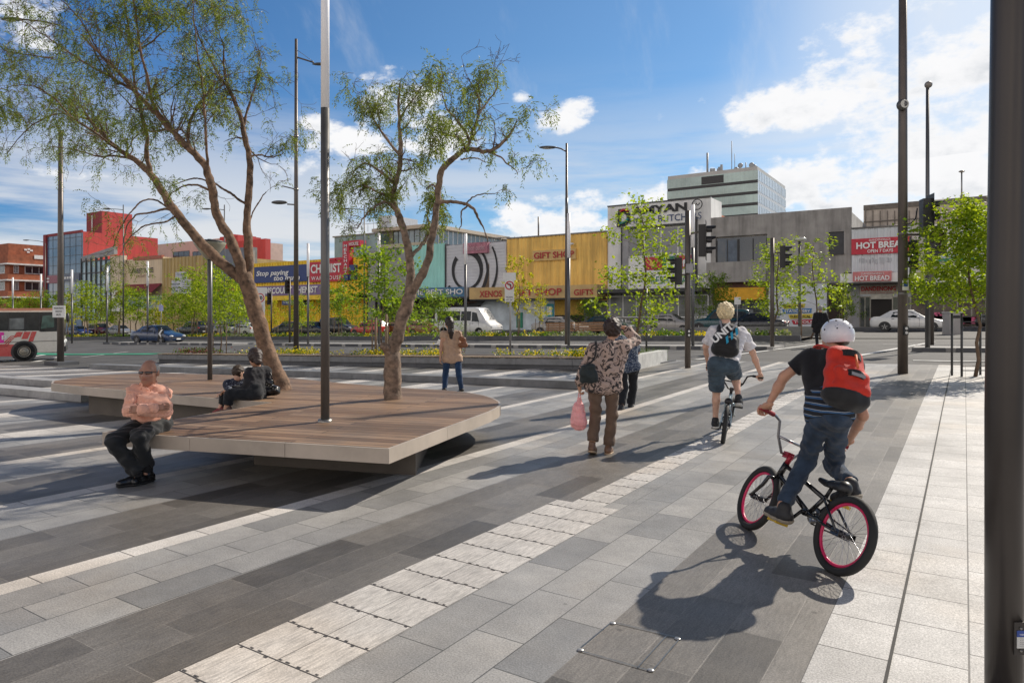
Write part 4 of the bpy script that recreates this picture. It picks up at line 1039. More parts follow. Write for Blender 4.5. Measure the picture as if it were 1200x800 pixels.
# white-topped boulevard columns
col0=None
for px,lab in ((15,'white topped column in front of the brick office, leftmost'),(48,'white topped column at the right end of the brick office'),(84.3,'white topped column in front of the blue glass office'),(125.5,'white topped column in front of the gridded glass shopfront'),(173,'white topped column in front of the variety store lettering'),(361,'white topped column in front of the navy chemist sign'),(444,'white topped column just right of the chemist shop'),(545.5,'white topped column in front of the swirl artwork'),(666.5,'white topped column just behind the middle street light'),(812,'white topped column in front of the butcher shop')):
    Yc=29.5 if px>60 else 33; c=AT(px,Yc)
    ztop=HT(c,{15:325,48:321,84.3:316,125.5:312,173:306,361:285,444:274,545.5:274,666.5:250,812:240}[px]); zm=HT(c,{15:350,48:347,84.3:344,125.5:341,173:335,361:324,444:303,545.5:310,666.5:302,812:290}[px])
    r=thing('boulevard_column',lab,'light column',c,group='white topped columns along the near median')
    MB().tube([(0,0,-.1),(0,0,zm)],.07,10).build('lower_pole',pole_g,r); MB().tube([(0,0,zm),(0,0,ztop)],.085,10).build('upper_pole',polew,r); 
# flag pole on gift shop roof
r=thing('roof_pole','thin bare pole standing on the ochre gift shop roof','pole',(FX(631,66),66,9)); MB().tube([(0,0,.2),(0,0,FZ(631,254,66)-9)],.09,8).build('pole',pole_g,r)

# ---------------- traffic signals
lensr=M('signal_lens',(.05,.02,.02),.2,0,.1)
def head(parent,at,yaw,n=3,s=1.0,visor=True):
    R=Matrix.Rotation(yaw,3,'Z'); at=Vector(at); mb=MB()
    H=.30*n*s
    mb.box(at,(.30*s,.20*s,H),M=R); mb.box(at+R@Vector((0,-.105*s,0)),(.46*s,.012,H+.22*s),M=R)
    hd=mb.build('signal_head',blackm,parent)
    for i in range(n):
        z=H/2-.15*s-i*.30*s
        v=MB(); ax=R@Vector((0,-1,0)); 
        rr=Matrix.Rotation(yaw,3,'Z')@Matrix.Rotation(PI/2,3,'X')
        prof=[]; m=16; vs=[]; fs=[]
        for j in range(m+1):
            a=-.15*PI+1.3*PI*j/m; l=.26*s*(1 if .1<a/PI<.9 else .6)
            for d in (.11*s,.11*s+l): vs.append(at+R@Vector((.125*s*math.cos(a),-d,z+.125*s*math.sin(a))))
        for j in range(m): fs.append((2*j,2*j+1,2*j+3,2*j+2))
        v.add(vs,fs,0,True); vo=v.build('visor',blackm,hd)
        l=MB(); l.lathe([(.0001,-.03*s),(.06*s,-.022*s),(.11*s,0)],at+R@Vector((0,-.113*s,z)),14,M=R@Matrix.Rotation(-PI/2,3,'X')); l.build('lens',lensr,hd)
    return hd
c=GT(806,431); r=thing('traffic_signal','traffic signal pole with two heads and push button, in front of the butcher shop','traffic signal',c)
D=(c.y*CY-c.x*SY); pole(r,HT(c,247),.085,.08); k=D/F
head(r,camR*(17*k)+Vector((0,0,HT(c,282))),ang+1.25); head(r,-camR*(11*k)+Vector((0,0,HT(c,318)))+camB*.05,ang-1.9,3,.85)
MB().bar((0,0,HT(c,275)),camR*(12*k)+Vector((0,0,HT(c,272))),.05,.05).build('bracket',polem,r)
MB().bar((0,0,HT(c,322)),-camR*(8*k)+Vector((0,0,HT(c,322))),.05,.05).build('bracket',polem,r)
MB().box(camB*.13+Vector((0,0,HT(c,315))),(.2,.14,.26),rz=ang).build('control_box',M('box_grey',(.3,.3,.31),.5,.2),r)
pb=MB(); pb.box(camB*.11+Vector((0,0,HT(c,390))),(.12,.07,.24),rz=ang); pb=pb.build('push_button',blackm,r)
for dz in (.05,-.06): MB().ell(camB*.15+Vector((0,0,HT(c,390)+dz)),(.032,.012,.032),10,M=Matrix.Rotation(ang,3,'Z')).build('button',lett_w,pb)
c=AT(905,29.6); r=thing('traffic_signal','traffic signal with one dark head on the median, in front of the concrete shop','traffic signal',c)
D=(c.y*CY-c.x*SY); k=D/F; pole(r,HT(c,279),.085,.08); head(r,camR*(12*k)+Vector((0,0,HT(c,301))),ang+1.2); MB().bar((0,0,HT(c,296)),camR*(9*k)+Vector((0,0,HT(c,296))),.05,.05).build('bracket',polem,r)
c=GT(1058,437.5); r=thing('signal_column','tall thick brown column with round side lamp and stacked traffic signal heads, at right','traffic signal',c)
D=(c.y*CY-c.x*SY); k=D/F; pole(r,11.5,.115,.085,n=18)
MB().lathe([(.0001,.10),(.09,.09),(.13,.03),(.13,-.06),(.06,-.1),(.0001,-.1)],-camR*(4*k)+camB*.13+Vector((0,0,HT(c,125))),16,M=Matrix.Rotation(PI/2,3,'X')).build('side_lamp',pole_g,r)
MB().lathe([(.0001,0),(.1,.0)],-camR*(4*k)+camB*.235+Vector((0,0,HT(c,125))),16,M=Matrix.Rotation(ang,3,'Z')@Matrix.Rotation(PI/2,3,'X')).build('lens',lampm,r)
head(r,camR*(24*k)+Vector((0,0,HT(c,256)))+camB*.1,ang+1.35,3,1.0); head(r,camR*(19*k)+Vector((0,0,HT(c,298)))-camB*.2,ang-2.0,3,.8); 
mb=MB(); mb.tube([(0,0,HT(c,263)),camR*(9*k)+Vector((0,0,HT(c,262))),camR*(15*k)+Vector((0,0,HT(c,256))),camR*(17*k)+Vector((0,0,HT(c,244)))],.014,6); mb.build('cable',blackm,r)
MB().bar((0,0,HT(c,275)),camR*(19*k)+Vector((0,0,HT(c,275))),.05,.05).build('bracket',polem,r)
MB().bar((0,0,HT(c,312)),camR*(19*k)+Vector((0,0,HT(c,312))),.05,.05).build('bracket',polem,r)
sgn=MB().box(camB*.118+Vector((0,0,HT(c,334.5))),(.15,.012,.24),rz=ang).build('small_sign',lett_w,r); MB().box(camB*.127+Vector((0,0,HT(c,333.5))),(.09,.006,.10),rz=ang).build('blue_symbol',M('symbol_blue',(.03,.10,.42),.4),sgn)
pb=MB(); pb.box(camB*.125+Vector((0,0,HT(c,387))),(.10,.06,.22),rz=ang); pb=pb.build('push_button',blackm,r)
for dz in (.05,-.055): MB().ell(camB*.16+Vector((0,0,HT(c,387)+dz)),(.036,.012,.036),10,M=Matrix.Rotation(ang,3,'Z')).build('button',M('button_grey',(.6,.6,.6),.3),pb)
for pz in (274,344): MB().lathe([(.108,HT(c,pz)-.03),(.113,HT(c,pz)-.03),(.113,HT(c,pz)+.03),(.1,HT(c,pz)+.03)],n=18).build('clamp',M('clamp_grey',(.2,.19,.18),.4,.5),r)
c=AT(1087,29.3); r=thing('street_light','tall grey street light with round head and a signal, behind the thick column','street light',c)
D=(c.y*CY-c.x*SY); k=D/F; pole(r,HT(c,100),.085,.055,pole_g); 
MB().lathe([(.0001,.07),(.08,.06),(.13,.0),(.12,-.04),(.0001,-.05)],Vector((0,0,HT(c,100)))+camB*.05,16,M=Matrix.Rotation(PI/2,3,'X')).build('lamp_head',M('lamp_round',(.22,.2,.18),.3,.3),r)
head(r,camR*(12*k)+camB*.1+Vector((0,0,HT(c,284))),ang-.3,3,.9); MB().bar((0,0,HT(c,284)),camR*(9*k)+Vector((0,0,HT(c,284))),.05,.05).build('bracket',polem,r)
c=AT(1092,33); r=thing('traffic_signal','short second signal pole close behind the round-headed street light','traffic signal',c); pole(r,HT(c,250),.08); head(r,camB*.1+camR*.02+Vector((0,0,HT(c,292))),ang+2.6,3,.8)
for px,Y,lab in ((318,38,'dark traffic signal in front of the chemist shop, left of the twin-arm light'),(339.5,33,'small dark traffic signal hanging beside the twin-arm street light')):
    c=AT(px,Y); r=thing('traffic_signal',lab,'traffic signal',c); 
    pole(r,HT(c,341 if px<330 else 326),.07,.07,n=8); hz=HT(c,350 if px<330 else 336); head(r,-camR*.16+Vector((0,0,hz)),ang+.5,3,.9)

# ---------------- signs
redring=M('sign_red',(.50,.02,.03),.4,0,.06)
swh=M('sign_white',(.7,.7,.7))
def ring(parent,c,ro,ri,mat,yaw,nm,dep=.0):
    R=Matrix.Rotation(yaw,3,'Z'); mb=MB(); n=28; vs=[]; fs=[]
    for i in range(n):
        a=2*PI*i/n
        for q in (ri,ro): vs.append(Vector(c)+R@Vector((q*math.cos(a),-dep,q*math.sin(a))))
    for i in range(n): fs.append((2*i,2*i+1,2*((i+1)%n)+1,2*((i+1)%n)))
    mb.add(vs,fs); return mb.build(nm,mat,parent)
def turnarrow(parent,c,s,yaw,dep):
    R=Matrix.Rotation(yaw,3,'Z'); T=lambda x,z:Vector(c)+R@Vector((x*s,-dep,z*s))
    mb=MB(); w=.075
    mb.add([T(.18-w,-.38),T(.18+w,-.38),T(.18+w,.12),T(.18-w,.05)],[(0,1,2,3)])
    mb.add([T(.18+w,.12),T(.05,.25),T(-.12,.25),T(-.12,.12),T(.0,.12),T(.18-w,.05)],[(0,1,2,3,4,5)])
    mb.add([T(-.12,.36),T(-.38,.185),T(-.12,.01)],[(0,1,2)])
    mb.build('arrow',lett_k,parent,)
    m2=MB(); m2.add([T(-.34,.30),T(-.27,.37),T(.36,-.27),T(.29,-.34)],[(0,3,2,1)]); 
    for i,v in enumerate(m2.v): m2.v[i]=tuple(Vector(v)+R@Vector((0,-.003,0)))
    m2.build('slash',redring,parent)
c=GT(597.5,431); c=GT(598,424); 
r=thing('road_sign','no left turn sign on a thin grey pole beside the long planter, centre','road sign',c)
D=(c.y*CY-c.x*SY); k=D/F; pole(r,HT(c,320),.035,.035,M('pole_galv',(.33,.33,.33),.4,.5,.1),n=8)
dx=camR*(-1*k)
pn=MB().box(camB*.05+dx+Vector((0,0,HT(c,341))),(11*k,.012,25*k),rz=ang); pn.box(camB*.05+dx+Vector((0,0,HT(c,324))),(15*k,.014,9*k),rz=ang); pn=pn.build('sign_plate',swh,r)
cc=camB*.062+dx+Vector((0,0,HT(c,334.5))); ring(pn,cc,5.2*k,3.9*k,redring,ang,'ring',.002); turnarrow(pn,cc,8.3*k,ang,.003)
lettering('BUSES EXCEPTED',pn,lett_k,camB*.062+dx-camR*4*k+Vector((0,0,HT(c,349))),camR,UZ,8*k,1.6*k); lettering('6AM - 9AM',pn,lett_k,camB*.062+dx-camR*3.6*k+Vector((0,0,HT(c,352))),camR,UZ,7*k,1.4*k)
c=GT(305,411); r=thing('road_sign','speed limit forty sign above a no left turn sign, beside the leaning trunk','road sign',c)
D=(c.y*CY-c.x*SY); k=D/F; pole(r,HT(c,340),.04,.04,M('pole_galv',(.3,.3,.3)),n=8)
pn=MB().box(camB*.05+Vector((0,0,HT(c,363))),(11.5*k,.012,46*k),rz=ang); pn.box(camB*.05+Vector((0,0,HT(c,340.5))),(16.5*k,.014,7.5*k),rz=ang); pn=pn.build('sign_plate',swh,r)
cc=camB*.062+Vector((0,0,HT(c,349))); ring(pn,cc,5.4*k,4.3*k,redring,ang,'ring',.002); lettering('40',pn,lett_k,cc-camR*3*k-Vector((0,0,2.2*k)),camR,UZ,6*k,4.4*k,bold=.03)
lettering('ZONE',pn,M('letter_grey',(.2,.2,.2)),camB*.065+Vector((0,0,HT(c,361)))-camR*3.6*k,camR,UZ,7.2*k,3.4*k)
cc=camB*.062+Vector((0,0,HT(c,369.5))); ring(pn,cc,5.4*k,4.3*k,redring,ang,'ring',.002); turnarrow(pn,cc,8*k,ang,.003)
lettering('BUS ONLY',pn,lett_k,camB*.065+Vector((0,0,HT(c,381)))-camR*3.6*k,camR,UZ,7.2*k,2*k)
# chevron and small far signs
c=AT(189,36); r=thing('parking_sign','small blue and white parking sign above the blue car, in front of the tan shed','road sign',c); D=(c.y*CY-c.x*SY); k=D/F
pole(r,HT(c,356),.03,.03,M('pole_galv',(.3,.3,.3)),n=6); MB().box(camB*.05+Vector((0,0,HT(c,361))),(5*k,.012,7*k),rz=ang).build('sign_plate',M('sign_lilac',(.35,.38,.65),.4),r)
c=GT(189,403); r=thing('chevron_sign','small dark chevron board with white arrow beside the blue car','road sign',c); D=(c.y*CY-c.x*SY); k=D/F
pole(r,HT(c,384),.03,.03,M('pole_galv',(.3,.3,.3)),n=6); pn=MB().box(camB*.06+Vector((0,0,HT(c,391))),(7*k,.012,12*k),rz=ang).build('sign_plate',blackm,r)
T=lambda x,z: camB*.07+camR*(x*k)+Vector((0,0,HT(c,391)+z*k))
MB().add([T(2.5,5),T(.4,5),T(-3,0),T(.4,-5),T(2.5,-5),T(-.8,0)],[(0,1,2,5),(5,2,3,4)]).build('chevron',lett_w,pn)
c=AT(864,49); r=thing('parking_sign','small white parking sign in front of the amber fascia','road sign',c); D=(c.y*CY-c.x*SY); k=D/F
pole(r,HT(c,348),.03,.03,M('pole_galv',(.3,.3,.3)),n=6); MB().box(camB*.06+Vector((0,0,HT(c,352.5))),(7.5*k,.012,8.5*k),rz=ang).build('sign_plate',swh,r)
# litter bin and bollards on the right
c=AT(1116,47); r=thing('litter_bin','square grey litter bin on the far footpath, right of the white saloon car','litter bin',c); D=(c.y*CY-c.x*SY); k=D/F
ht=HT(c,366); MB().box((0,0,ht*.45),(15*k,14*k,ht*.9+.1),rz=ang).box((0,0,ht*.93),(13*k,12*k,.10),rz=ang).build('body',M('bin_grey',(.40,.38,.36),.6,0,.1,2,stain=.25),r)
MB().box((0,0,ht),(16*k,15*k,.07),rz=ang).build('lid',M('bin_lid',(.5,.49,.47),.5),r)
MB().box(camB*(7.2*k)+Vector((0,0,ht*.8)),(9*k,.02,.16),rz=ang).build('slot',blackm,r)
# ================================================================ vehicles (x forward, built facing +X)
tyre=M('tyre',(.018,.018,.018),.75,0,.2,8); rim=M('wheel_rim',(.45,.45,.46),.3,.7,.1,6); cg=glassm('car_glass',(.015,.02,.022),.12,spec=.35,var=.6,scale=1.5)
tail=M('tail_lamp',(.45,.02,.02),.2,0,.1); hlamp=M('head_lamp',(.6,.62,.62),.1,0,.1); plate=M('number_plate',(.7,.7,.66),.5); trim=M('car_trim',(.03,.03,.032),.5,0,.1)
def carpaint(nm,c): return M(nm,c,.28,.0,.04,.8,spec=.6,coat=.7)
def wheel(root,x,y,r,w=.2):
    s=1 if y>0 else -1
    R=Matrix.Rotation(PI/2,3,'X')
    mb=MB(); mb.lathe([(r*.62,-w/2),(r*.9,-w/2),(r,-w*.32),(r,w*.32),(r*.9,w/2),(r*.62,w/2)],(0,0,0),24,M=R)
    o=mb.build('wheel',tyre,root); o.location=(x,y,r)
    mb=MB(); f=s*w*.40; mb.lathe([(r*.64,-.03),(r*.60,-.01),(r*.52,.005)],(0,f,0),20,M=R if s<0 else R)
    for k in range(5):
        a=2*PI*k/5+.3; d=Vector((math.cos(a),0,math.sin(a))); mb.bar(d*.03+Vector((0,f,0)),d*r*.60+Vector((0,f,0)),.035,r*.22,up=(0,1,0))
    mb.lathe([(.0001,0),(r*.2,0.0)],(0,f+s*.015,0),12,M=Matrix.Rotation(s*-PI/2,3,'X')); mb.build('rim',rim,o)
    mb=MB(); mb.lathe([(.0001,0),(r*.63,0)],(0,f-s*.05,0),16,M=Matrix.Rotation(s*-PI/2,3,'X')); mb.build('brake_disc',trim,o)
    return o
def loft(st,glass=True):
    """st: list of (x, zbottom, zbelt, halfwidth, ztop, halfwidth_top)"""
    mb=MB(); rings=[]
    for (x,zb,zl,w,zt,wt) in st:
        hi=zt-zl
        half=[(0,zb),(w*.80,zb),(w*.96,zb+.08),(w,zb+.25*(zl-zb)+.06),(w*1.0,zb+.72*(zl-zb)),(w*.965,zl-.01),(w*.94,zl)]
        if hi>.12: half+=[(wt+(w*.94-wt)*.5,zl+hi*.5),(wt,zt-.075),(wt*.93,zt-.02),(wt*.75,zt),(0,zt+.015)]
        else: half+=[(w*.90,zl+hi*.35),(w*.82,zl+hi*.7),(w*.7,zt-.004),(w*.4,zt+.008),(0,zt+.012)]
        ring=[(x,y,z) for y,z in half]+[(x,-y,z) for y,z in half[-2:0:-1]]
        rings.append(ring)
    n=len(rings[0]); vs=[v for r in rings for v in r]; fs=[]
    for i in range(len(rings)-1):
        for k in range(n): fs.append((i*n+k,(i+1)*n+k,(i+1)*n+(k+1)%n,i*n+(k+1)%n))
    mb.add(vs,fs,0,True); 
    for i,rev in ((0,1),(len(rings)-1,0)):
        f=tuple(range(i*n,(i+1)*n)); mb.f.append(f if not rev else f[::-1]); mb.m.append(0); mb.s.append(False)
    return mb
def lerp_st(st,x):
    for a,b in zip(st,st[1:]):
        if min(a[0],b[0])<=x<=max(a[0],b[0]):
            t=(x-a[0])/(b[0]-a[0]) if b[0]!=a[0] else 0
            return [a[i]+(b[i]-a[i])*t for i in range(6)]
    return list(st[0] if x<min(st[0][0],st[-1][0]) else st[-1])
def sidewin(mb,st,x0,x1,s,lo=.05,hi=.86,tilt0=0,tilt1=0,n=6):
    vs=[]
    for i in range(n+1):
        t=i/n
        for q in (lo,hi):
            x=x0+(x1-x0)*t+((tilt0*(1-t)+tilt1*t) if q==hi else 0)
            S=lerp_st(st,x); zl,w,zt,wt=S[2],S[3]*.94,S[4],S[5]
            z=zl+(zt-.075-zl)*q; y=w+(wt-w)*q
            vs.append((x,s*(y+.012),z))
    mb.add(vs,[(2*i,2*i+1,2*i+3,2*i+2) for i in range(n)],0,True)
def screen(mb,st,x0,x1,inset=.12):
    vs=[]; n=4
    sg=1 if x1>x0 else -1
    for i in range(n+1):
        x=x0+(x1-x0)*(.10+.84*i/n); S=lerp_st(st,x); 
        hi=S[4]-S[2]
        yw=(S[5]*.9 if hi>.12 else S[3]*.78)-.02
        for k in range(5):
            u=-1+2*k/4; vs.append((x-0.006*sg*0,u*yw,S[4]+.048-.02*abs(u)**3))
    mb.add(vs,[(5*i+k,5*i+k+1,5*(i+1)+k+1,5*(i+1)+k) for i in range(n) for k in range(4)],0,True)
def make_car(name,label,cat,st,wheels,r,wins,screens,paint,lamps,W):
    root=thing(name,label,cat)
    loft(st).build('body',paint,root)
    for x in wheels:
        for s in (1,-1): 
            wheel(root,x,s*(W-.10),r)
            mb=MB(); vs=[]; n=18
            for i in range(n+1):
                a=PI*i/n
                for q,yy in ((r+.0,W+.006),(r+.055,W+.006)): vs.append((x+q*math.cos(a)*1.02,s*(yy-.0),r+q*math.sin(a)))
            mb.add(vs,[(2*i,2*i+1,2*i+3,2*i+2) for i in range(n)]); 
            mb.lathe([(.0001,0),(r+.01,0)],(x,s*(W-.0),r),20,M=Matrix.Rotation(s*-PI/2,3,'X'))
            mb.build('wheel_arch',trim,root)
    for (x0,x1,t0,t1,lo,hi) in wins:
        for s in (1,-1): mb=MB(); sidewin(mb,st,x0,x1,s,lo,hi,t0,t1); mb.build('side_window',cg,root)
    for x0,x1 in screens: mb=MB(); screen(mb,st,x0,x1); mb.build('windscreen',cg,root)
    xf=max(s[0] for s in st); xr_=min(s[0] for s in st); zl,zr,wl=lamps
    for s in (1,-1):
        mb=MB(); mb.ell((xf-.10,s*(wl-.16),zl),(.13,.17,.075),12); mb.build('headlight',hlamp,root)
        mb=MB(); mb.ell((xr_+.09,s*(wl-.14),zr),(.12,.16,.085),12); mb.build('tail_light',tail,root)
        mx=wins[0][1]; S=lerp_st(st,mx); mb=MB(); mb.ell((mx-.12,s*(S[3]+.05),S[2]+.06),(.07,.09,.06),10); mb.build('door_mirror',paint,root)
        for q,(x0,x1,*_) in enumerate(wins[:2]):
            mb=MB(); xx=x0+.08; S=lerp_st(st,xx); mb.box((xx+.05,s*(S[3]*.975+.008),S[2]-.09),(.16,.025,.03)); mb.build('door_handle',trim,root)
    mb=MB(); mb.box((xf-.02,0,.50),(.06,W*1.5,.10)); mb.build('grille',trim,root)
    mb=MB(); mb.box((xr_+.0,0,.58),(.05,.38,.12)); mb.build('number_plate',plate,root)
    mb=MB(); mb.box((xf-.0,0,.40),(.06,.38,.11)); mb.build('number_plate',plate,root)
    # sill and door seams
    mb=MB()
    for (x0,x1,*_) in wins[:2]:
        for s in (1,-1):
            S=lerp_st(st,x1-.02); mb.b2((x1-.03,s*(S[3]-.02),.34),(x1-.018,s*(S[3]+.003),S[2]-.03))
    mb.build('door_seam',trim,root)
    return root
sedan=[(-2.2,.42,.70,.60,.74,.5),(-2.15,.28,.86,.76,.90,.6),(-1.95,.24,.93,.83,.97,.62),(-1.62,.22,.94,.85,.985,.64),(-1.02,.21,.93,.855,1.36,.56),(-.7,.21,.92,.86,1.42,.58),(-.1,.21,.91,.86,1.44,.585),(.35,.21,.90,.86,1.41,.57),(1.0,.21,.89,.86,.98,.66),(1.5,.22,.83,.85,.88,.62),(1.98,.25,.72,.82,.76,.58),(2.18,.28,.62,.73,.66,.5),(2.25,.36,.55,.6,.57,.45)]
hatch=[(-1.85,.40,.75,.66,.80,.55),(-1.80,.26,.90,.78,1.0,.60),(-1.55,.22,.93,.82,1.36,.56),(-1.2,.21,.93,.84,1.44,.58),(-.3,.21,.92,.84,1.48,.585),(.15,.21,.91,.84,1.45,.57),(.9,.21,.90,.84,.99,.64),(1.35,.22,.84,.83,.89,.6),(1.7,.26,.72,.80,.76,.56),(1.88,.32,.58,.66,.6,.48)]
suv=[(-2.25,.50,.92,.72,.98,.6),(-2.22,.34,1.02,.84,1.2,.62),(-2.1,.30,1.05,.88,1.68,.66),(-1.7,.30,1.05,.90,1.74,.68),(-.2,.30,1.03,.90,1.76,.68),(.3,.30,1.02,.90,1.72,.66),(.95,.30,1.01,.90,1.10,.70),(1.6,.31,.96,.88,1.01,.66),(2.05,.34,.84,.85,.88,.6),(2.2,.42,.66,.7,.68,.5)]
van=[(-2.9,.42,1.1,.92,2.20,.80),(-2.86,.30,1.15,.96,2.33,.80),(-2.5,.28,1.15,.98,2.36,.80),(1.2,.28,1.13,.98,2.36,.80),(1.55,.28,1.12,.98,2.25,.78),(2.35,.28,1.08,.97,1.22,.76),(2.75,.30,.92,.93,.97,.68),(2.9,.40,.70,.78,.72,.55)]
sw=[(-.02,.72,0,-.42,.05,.88),(-.95,-.06,.14,0,.05,.88)]
p_white=carpaint('paint_white',(.72,.72,.70)); p_blue=carpaint('paint_blue',(.012,.035,.095))
base_sedan=make_car('saloon_car','white saloon car parked outside the bread shop','car',sedan,(-1.30,1.38),.305,sw,[(-1.62,-1.02),(1.0,.35)],p_white,(.62,.80,.72),.86)
base_hatch=make_car('hatchback_car','silver beige hatchback parked in front of the butcher shop','car',hatch,(-1.15,1.2),.29,[(-.05,.62,0,-.40,.05,.88),(-.85,-.09,.06,0,.05,.88),(-1.4,-.9,.10,.02,.1,.85)],[(-1.80,-1.55),(.9,.15)],carpaint('paint_silver',(.38,.36,.33)),(.68,.88,.74),.84)
base_suv=make_car('estate_car','dark teal four wheel drive parked behind the blond cyclist','car',suv,(-1.35,1.35),.36,[(0,.68,0,-.40,.05,.88),(-.95,-.04,.05,0,.05,.88),(-2.0,-1.0,.06,.02,.08,.85)],[(-2.22,-2.1),(.95,.3)],carpaint('paint_teal',(.01,.06,.07)),(.80,.98,.82),.90)
base_van=make_car('white_van','white passenger van with dark windows parked beyond the flower bed','van',van,(-1.85,1.75),.34,[(1.0,1.75,0,-.30,.08,.72),(-.1,.9,0,0,.12,.78),(-2.6,-.2,0,0,.12,.78)],[(2.35,1.55)],p_white,(.78,1.1,.86),.98)
def putc(base,px,Y,rz,label,paint=None,group=None,first=False,name=None,scale=None):
    c=AT(px,Y); pn=base.children[0].data.materials[0].name if base.children else None
    bodym=[k for k in kids(base) if k.name.startswith('body')][0].data.materials[0].name
    if first: base.location=c; base.rotation_euler=(0,0,rz); base['label']=label; o=base
    else: o=dup(base,c,rz,label,None,scale,swap={bodym:paint} if paint else None)
    # follow the slope of the street
    if group: o['group']=group
    return o
GP='cars parked beyond the flower bed'
putc(base_sedan,1064,53.0,0,'white saloon car parked outside the bread shop doorway',first=True)
putc(base_hatch,787,52.5,0,'silver beige hatchback parked in front of the butcher shop',first=True,group=GP)
putc(base_suv,845,50.5,PI,'dark teal four wheel drive hidden partly behind the blond cyclist',first=True,group=GP)
putc(base_van,549,46.2,0,'white passenger van with dark windows parked beyond the flower bed',first=True,group=GP)
putc(base_sedan,657,46,0,'silver saloon car parked in front of the gift shop',carpaint('paint_silver',(.4,.4,.4)),GP)
putc(base_sedan,712,50,0,'dark green saloon car parked right of the silver saloon',carpaint('paint_green',(.02,.045,.04)),GP)
putc(base_sedan,884,50,PI,'black saloon car parked in front of the poster board',carpaint('paint_black',(.012,.013,.015)),GP)
putc(base_hatch,434,46,PI,'bright red hatchback parked left of the middle tree',carpaint('paint_red',(.50,.03,.02)),GP)
putc(base_sedan,462,47.5,PI,'brown saloon car half hidden behind the middle tree trunk',carpaint('paint_brown',(.20,.09,.03)),GP)
putc(base_hatch,484,51,0,'dark blue hatchback parked behind the orange car',carpaint('paint_navy',(.015,.03,.12)),GP)
putc(base_hatch,503,46,0,'orange brown hatchback parked left of the white van',carpaint('paint_orange',(.36,.16,.06)),GP)
putc(base_sedan,368,47,0,'black saloon car parked between the twin-arm light and the deck column',carpaint('paint_black',(.01,.01,.01)),GP)
putc(base_suv,398,48,0,'black four wheel drive parked just right of the deck column',carpaint('paint_black2',(.015,.015,.017)),GP)
putc(base_hatch,338,48,PI,'charcoal hatchback parked behind the twin-arm street light',carpaint('paint_charcoal',(.03,.03,.035)),GP)
putc(base_hatch,268,47,0,'pale silver hatchback parked left of the leaning trunk',carpaint('paint_silver',(.4,.4,.4)),GP)
putc(base_hatch,287,47.5,PI,'white hatchback parked behind the leaning trunk',p_white,GP)
putc(base_sedan,93,47,0,'dark navy saloon car parked right of the bus',carpaint('paint_navy',(.015,.03,.12)),GP)
putc(base_suv,118,49,0,'maroon four wheel drive parked among the left trees',carpaint('paint_maroon',(.10,.015,.02)),GP)
putc(base_sedan,141,47,0,'grey silver saloon car parked behind the slim street light',carpaint('paint_grey',(.22,.22,.22)),GP)
putc(base_suv,226,48,PI,'dark grey four wheel drive parked behind the trees left of the leaning trunk',carpaint('paint_charcoal',(.03,.03,.035)),GP)
putc(base_sedan,1192,54,0,'dark saloon car parked at the far right beside the column',carpaint('paint_black',(.01,.01,.01)))
c=GT(185,402.5); o=dup(base_sedan,c,ang-math.radians(24),'dark blue saloon car driving past the left flower bed',swap={p_white.name:p_blue})

# ---------------- bus
bp=carpaint('bus_cream',(.66,.63,.55)); bred=carpaint('bus_red',(.55,.03,.03)); bor=carpaint('bus_orange',(.60,.18,.08))
cb=GT(75,421); Rb=ang+math.radians(31)
bus=thing('city_bus','white and red city bus entering from the left edge','bus',cb,Rb)
Db=cb.y*CY-cb.x*SY; S=Db/F          # metres per pixel at the bus; local x=0 at its nose
L,Hb,Wb=11.8,60*S,2.5
zb=.36; zr=Hb-.02
mb=MB()
prof=[(0,zb),(.06,zb-.02),(Wb-.06,zb-.02),(Wb,zb),(Wb,zr-.28),(Wb-.10,zr-.06),(Wb-.35,zr),(.35,zr),(.10,zr-.06),(0,zr-.28)]
xs_=[-L,-L+.1,-.35,-.10,0.0]; ins=[.08,0,0,.05,.16]
vs=[]; 
for x,i_ in zip(xs_,ins):
    for y,z in prof: vs.append((x,min(max(y,i_),Wb-i_),z if z<1.0 else z-(.04 if x>-.05 else 0)))
n=len(prof); fs=[(i*n+k,i*n+(k+1)%n,(i+1)*n+(k+1)%n,(i+1)*n+k) for i in range(len(xs_)-1) for k in range(n)]+[tuple(range(n-1,-1,-1)),tuple((len(xs_)-1)*n+k for k in range(n))]
mb.add(vs,fs); body=mb.build('body',bp,bus)
q=lambda px,py:((px-77)*S*.80, cb.z*0+ (420-py)*S)
def bpanel(nm,mat,pts,out,par=bus):
    mb=MB(); v=[(q(*p)[0],-out,q(*p)[1]) for p in pts]; mb.add(v,[tuple(range(len(v)))]); return mb.build(nm,mat,par)
bpanel('roof_stripe',bor,[(-90,364.5),(69,362.5),(69,360),(-90,361)],.012)
w=bpanel('side_window',cg,[(-90,386.5),(46,386),(49,387.5),(69,387),(69,364.5),(-90,365.5)],.006)
for px in (-40,-14,10.5,29.5,46.5):
    bpanel('window_post',trim,[(px,386.5),(px+1.2,386.5),(px+1.2,365.5),(px,365.5)],.014,w)
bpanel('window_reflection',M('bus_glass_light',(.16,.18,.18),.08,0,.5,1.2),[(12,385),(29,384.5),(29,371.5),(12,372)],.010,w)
bpanel('driver_window',M('bus_glass_green',(.05,.11,.09),.08,0,.6,2),[(49,384),(65,382),(65,368),(51,369)],.010,w)
bpanel('red_skirt',bred,[(-90,413.5),(20,415),(20,401.5),(-90,401.5)],.012)
bpanel('red_flash',bred,[(17,393),(25,393),(28,387.3),(20.5,387.3)],.010); bpanel('red_flash',bred,[(25.8,395.5),(33,395.5),(37,387.2),(29.2,387.2)],.010); bpanel('red_flash',bred,[(33.8,398.5),(39.5,398.5),(44,387),(38,387)],.010)
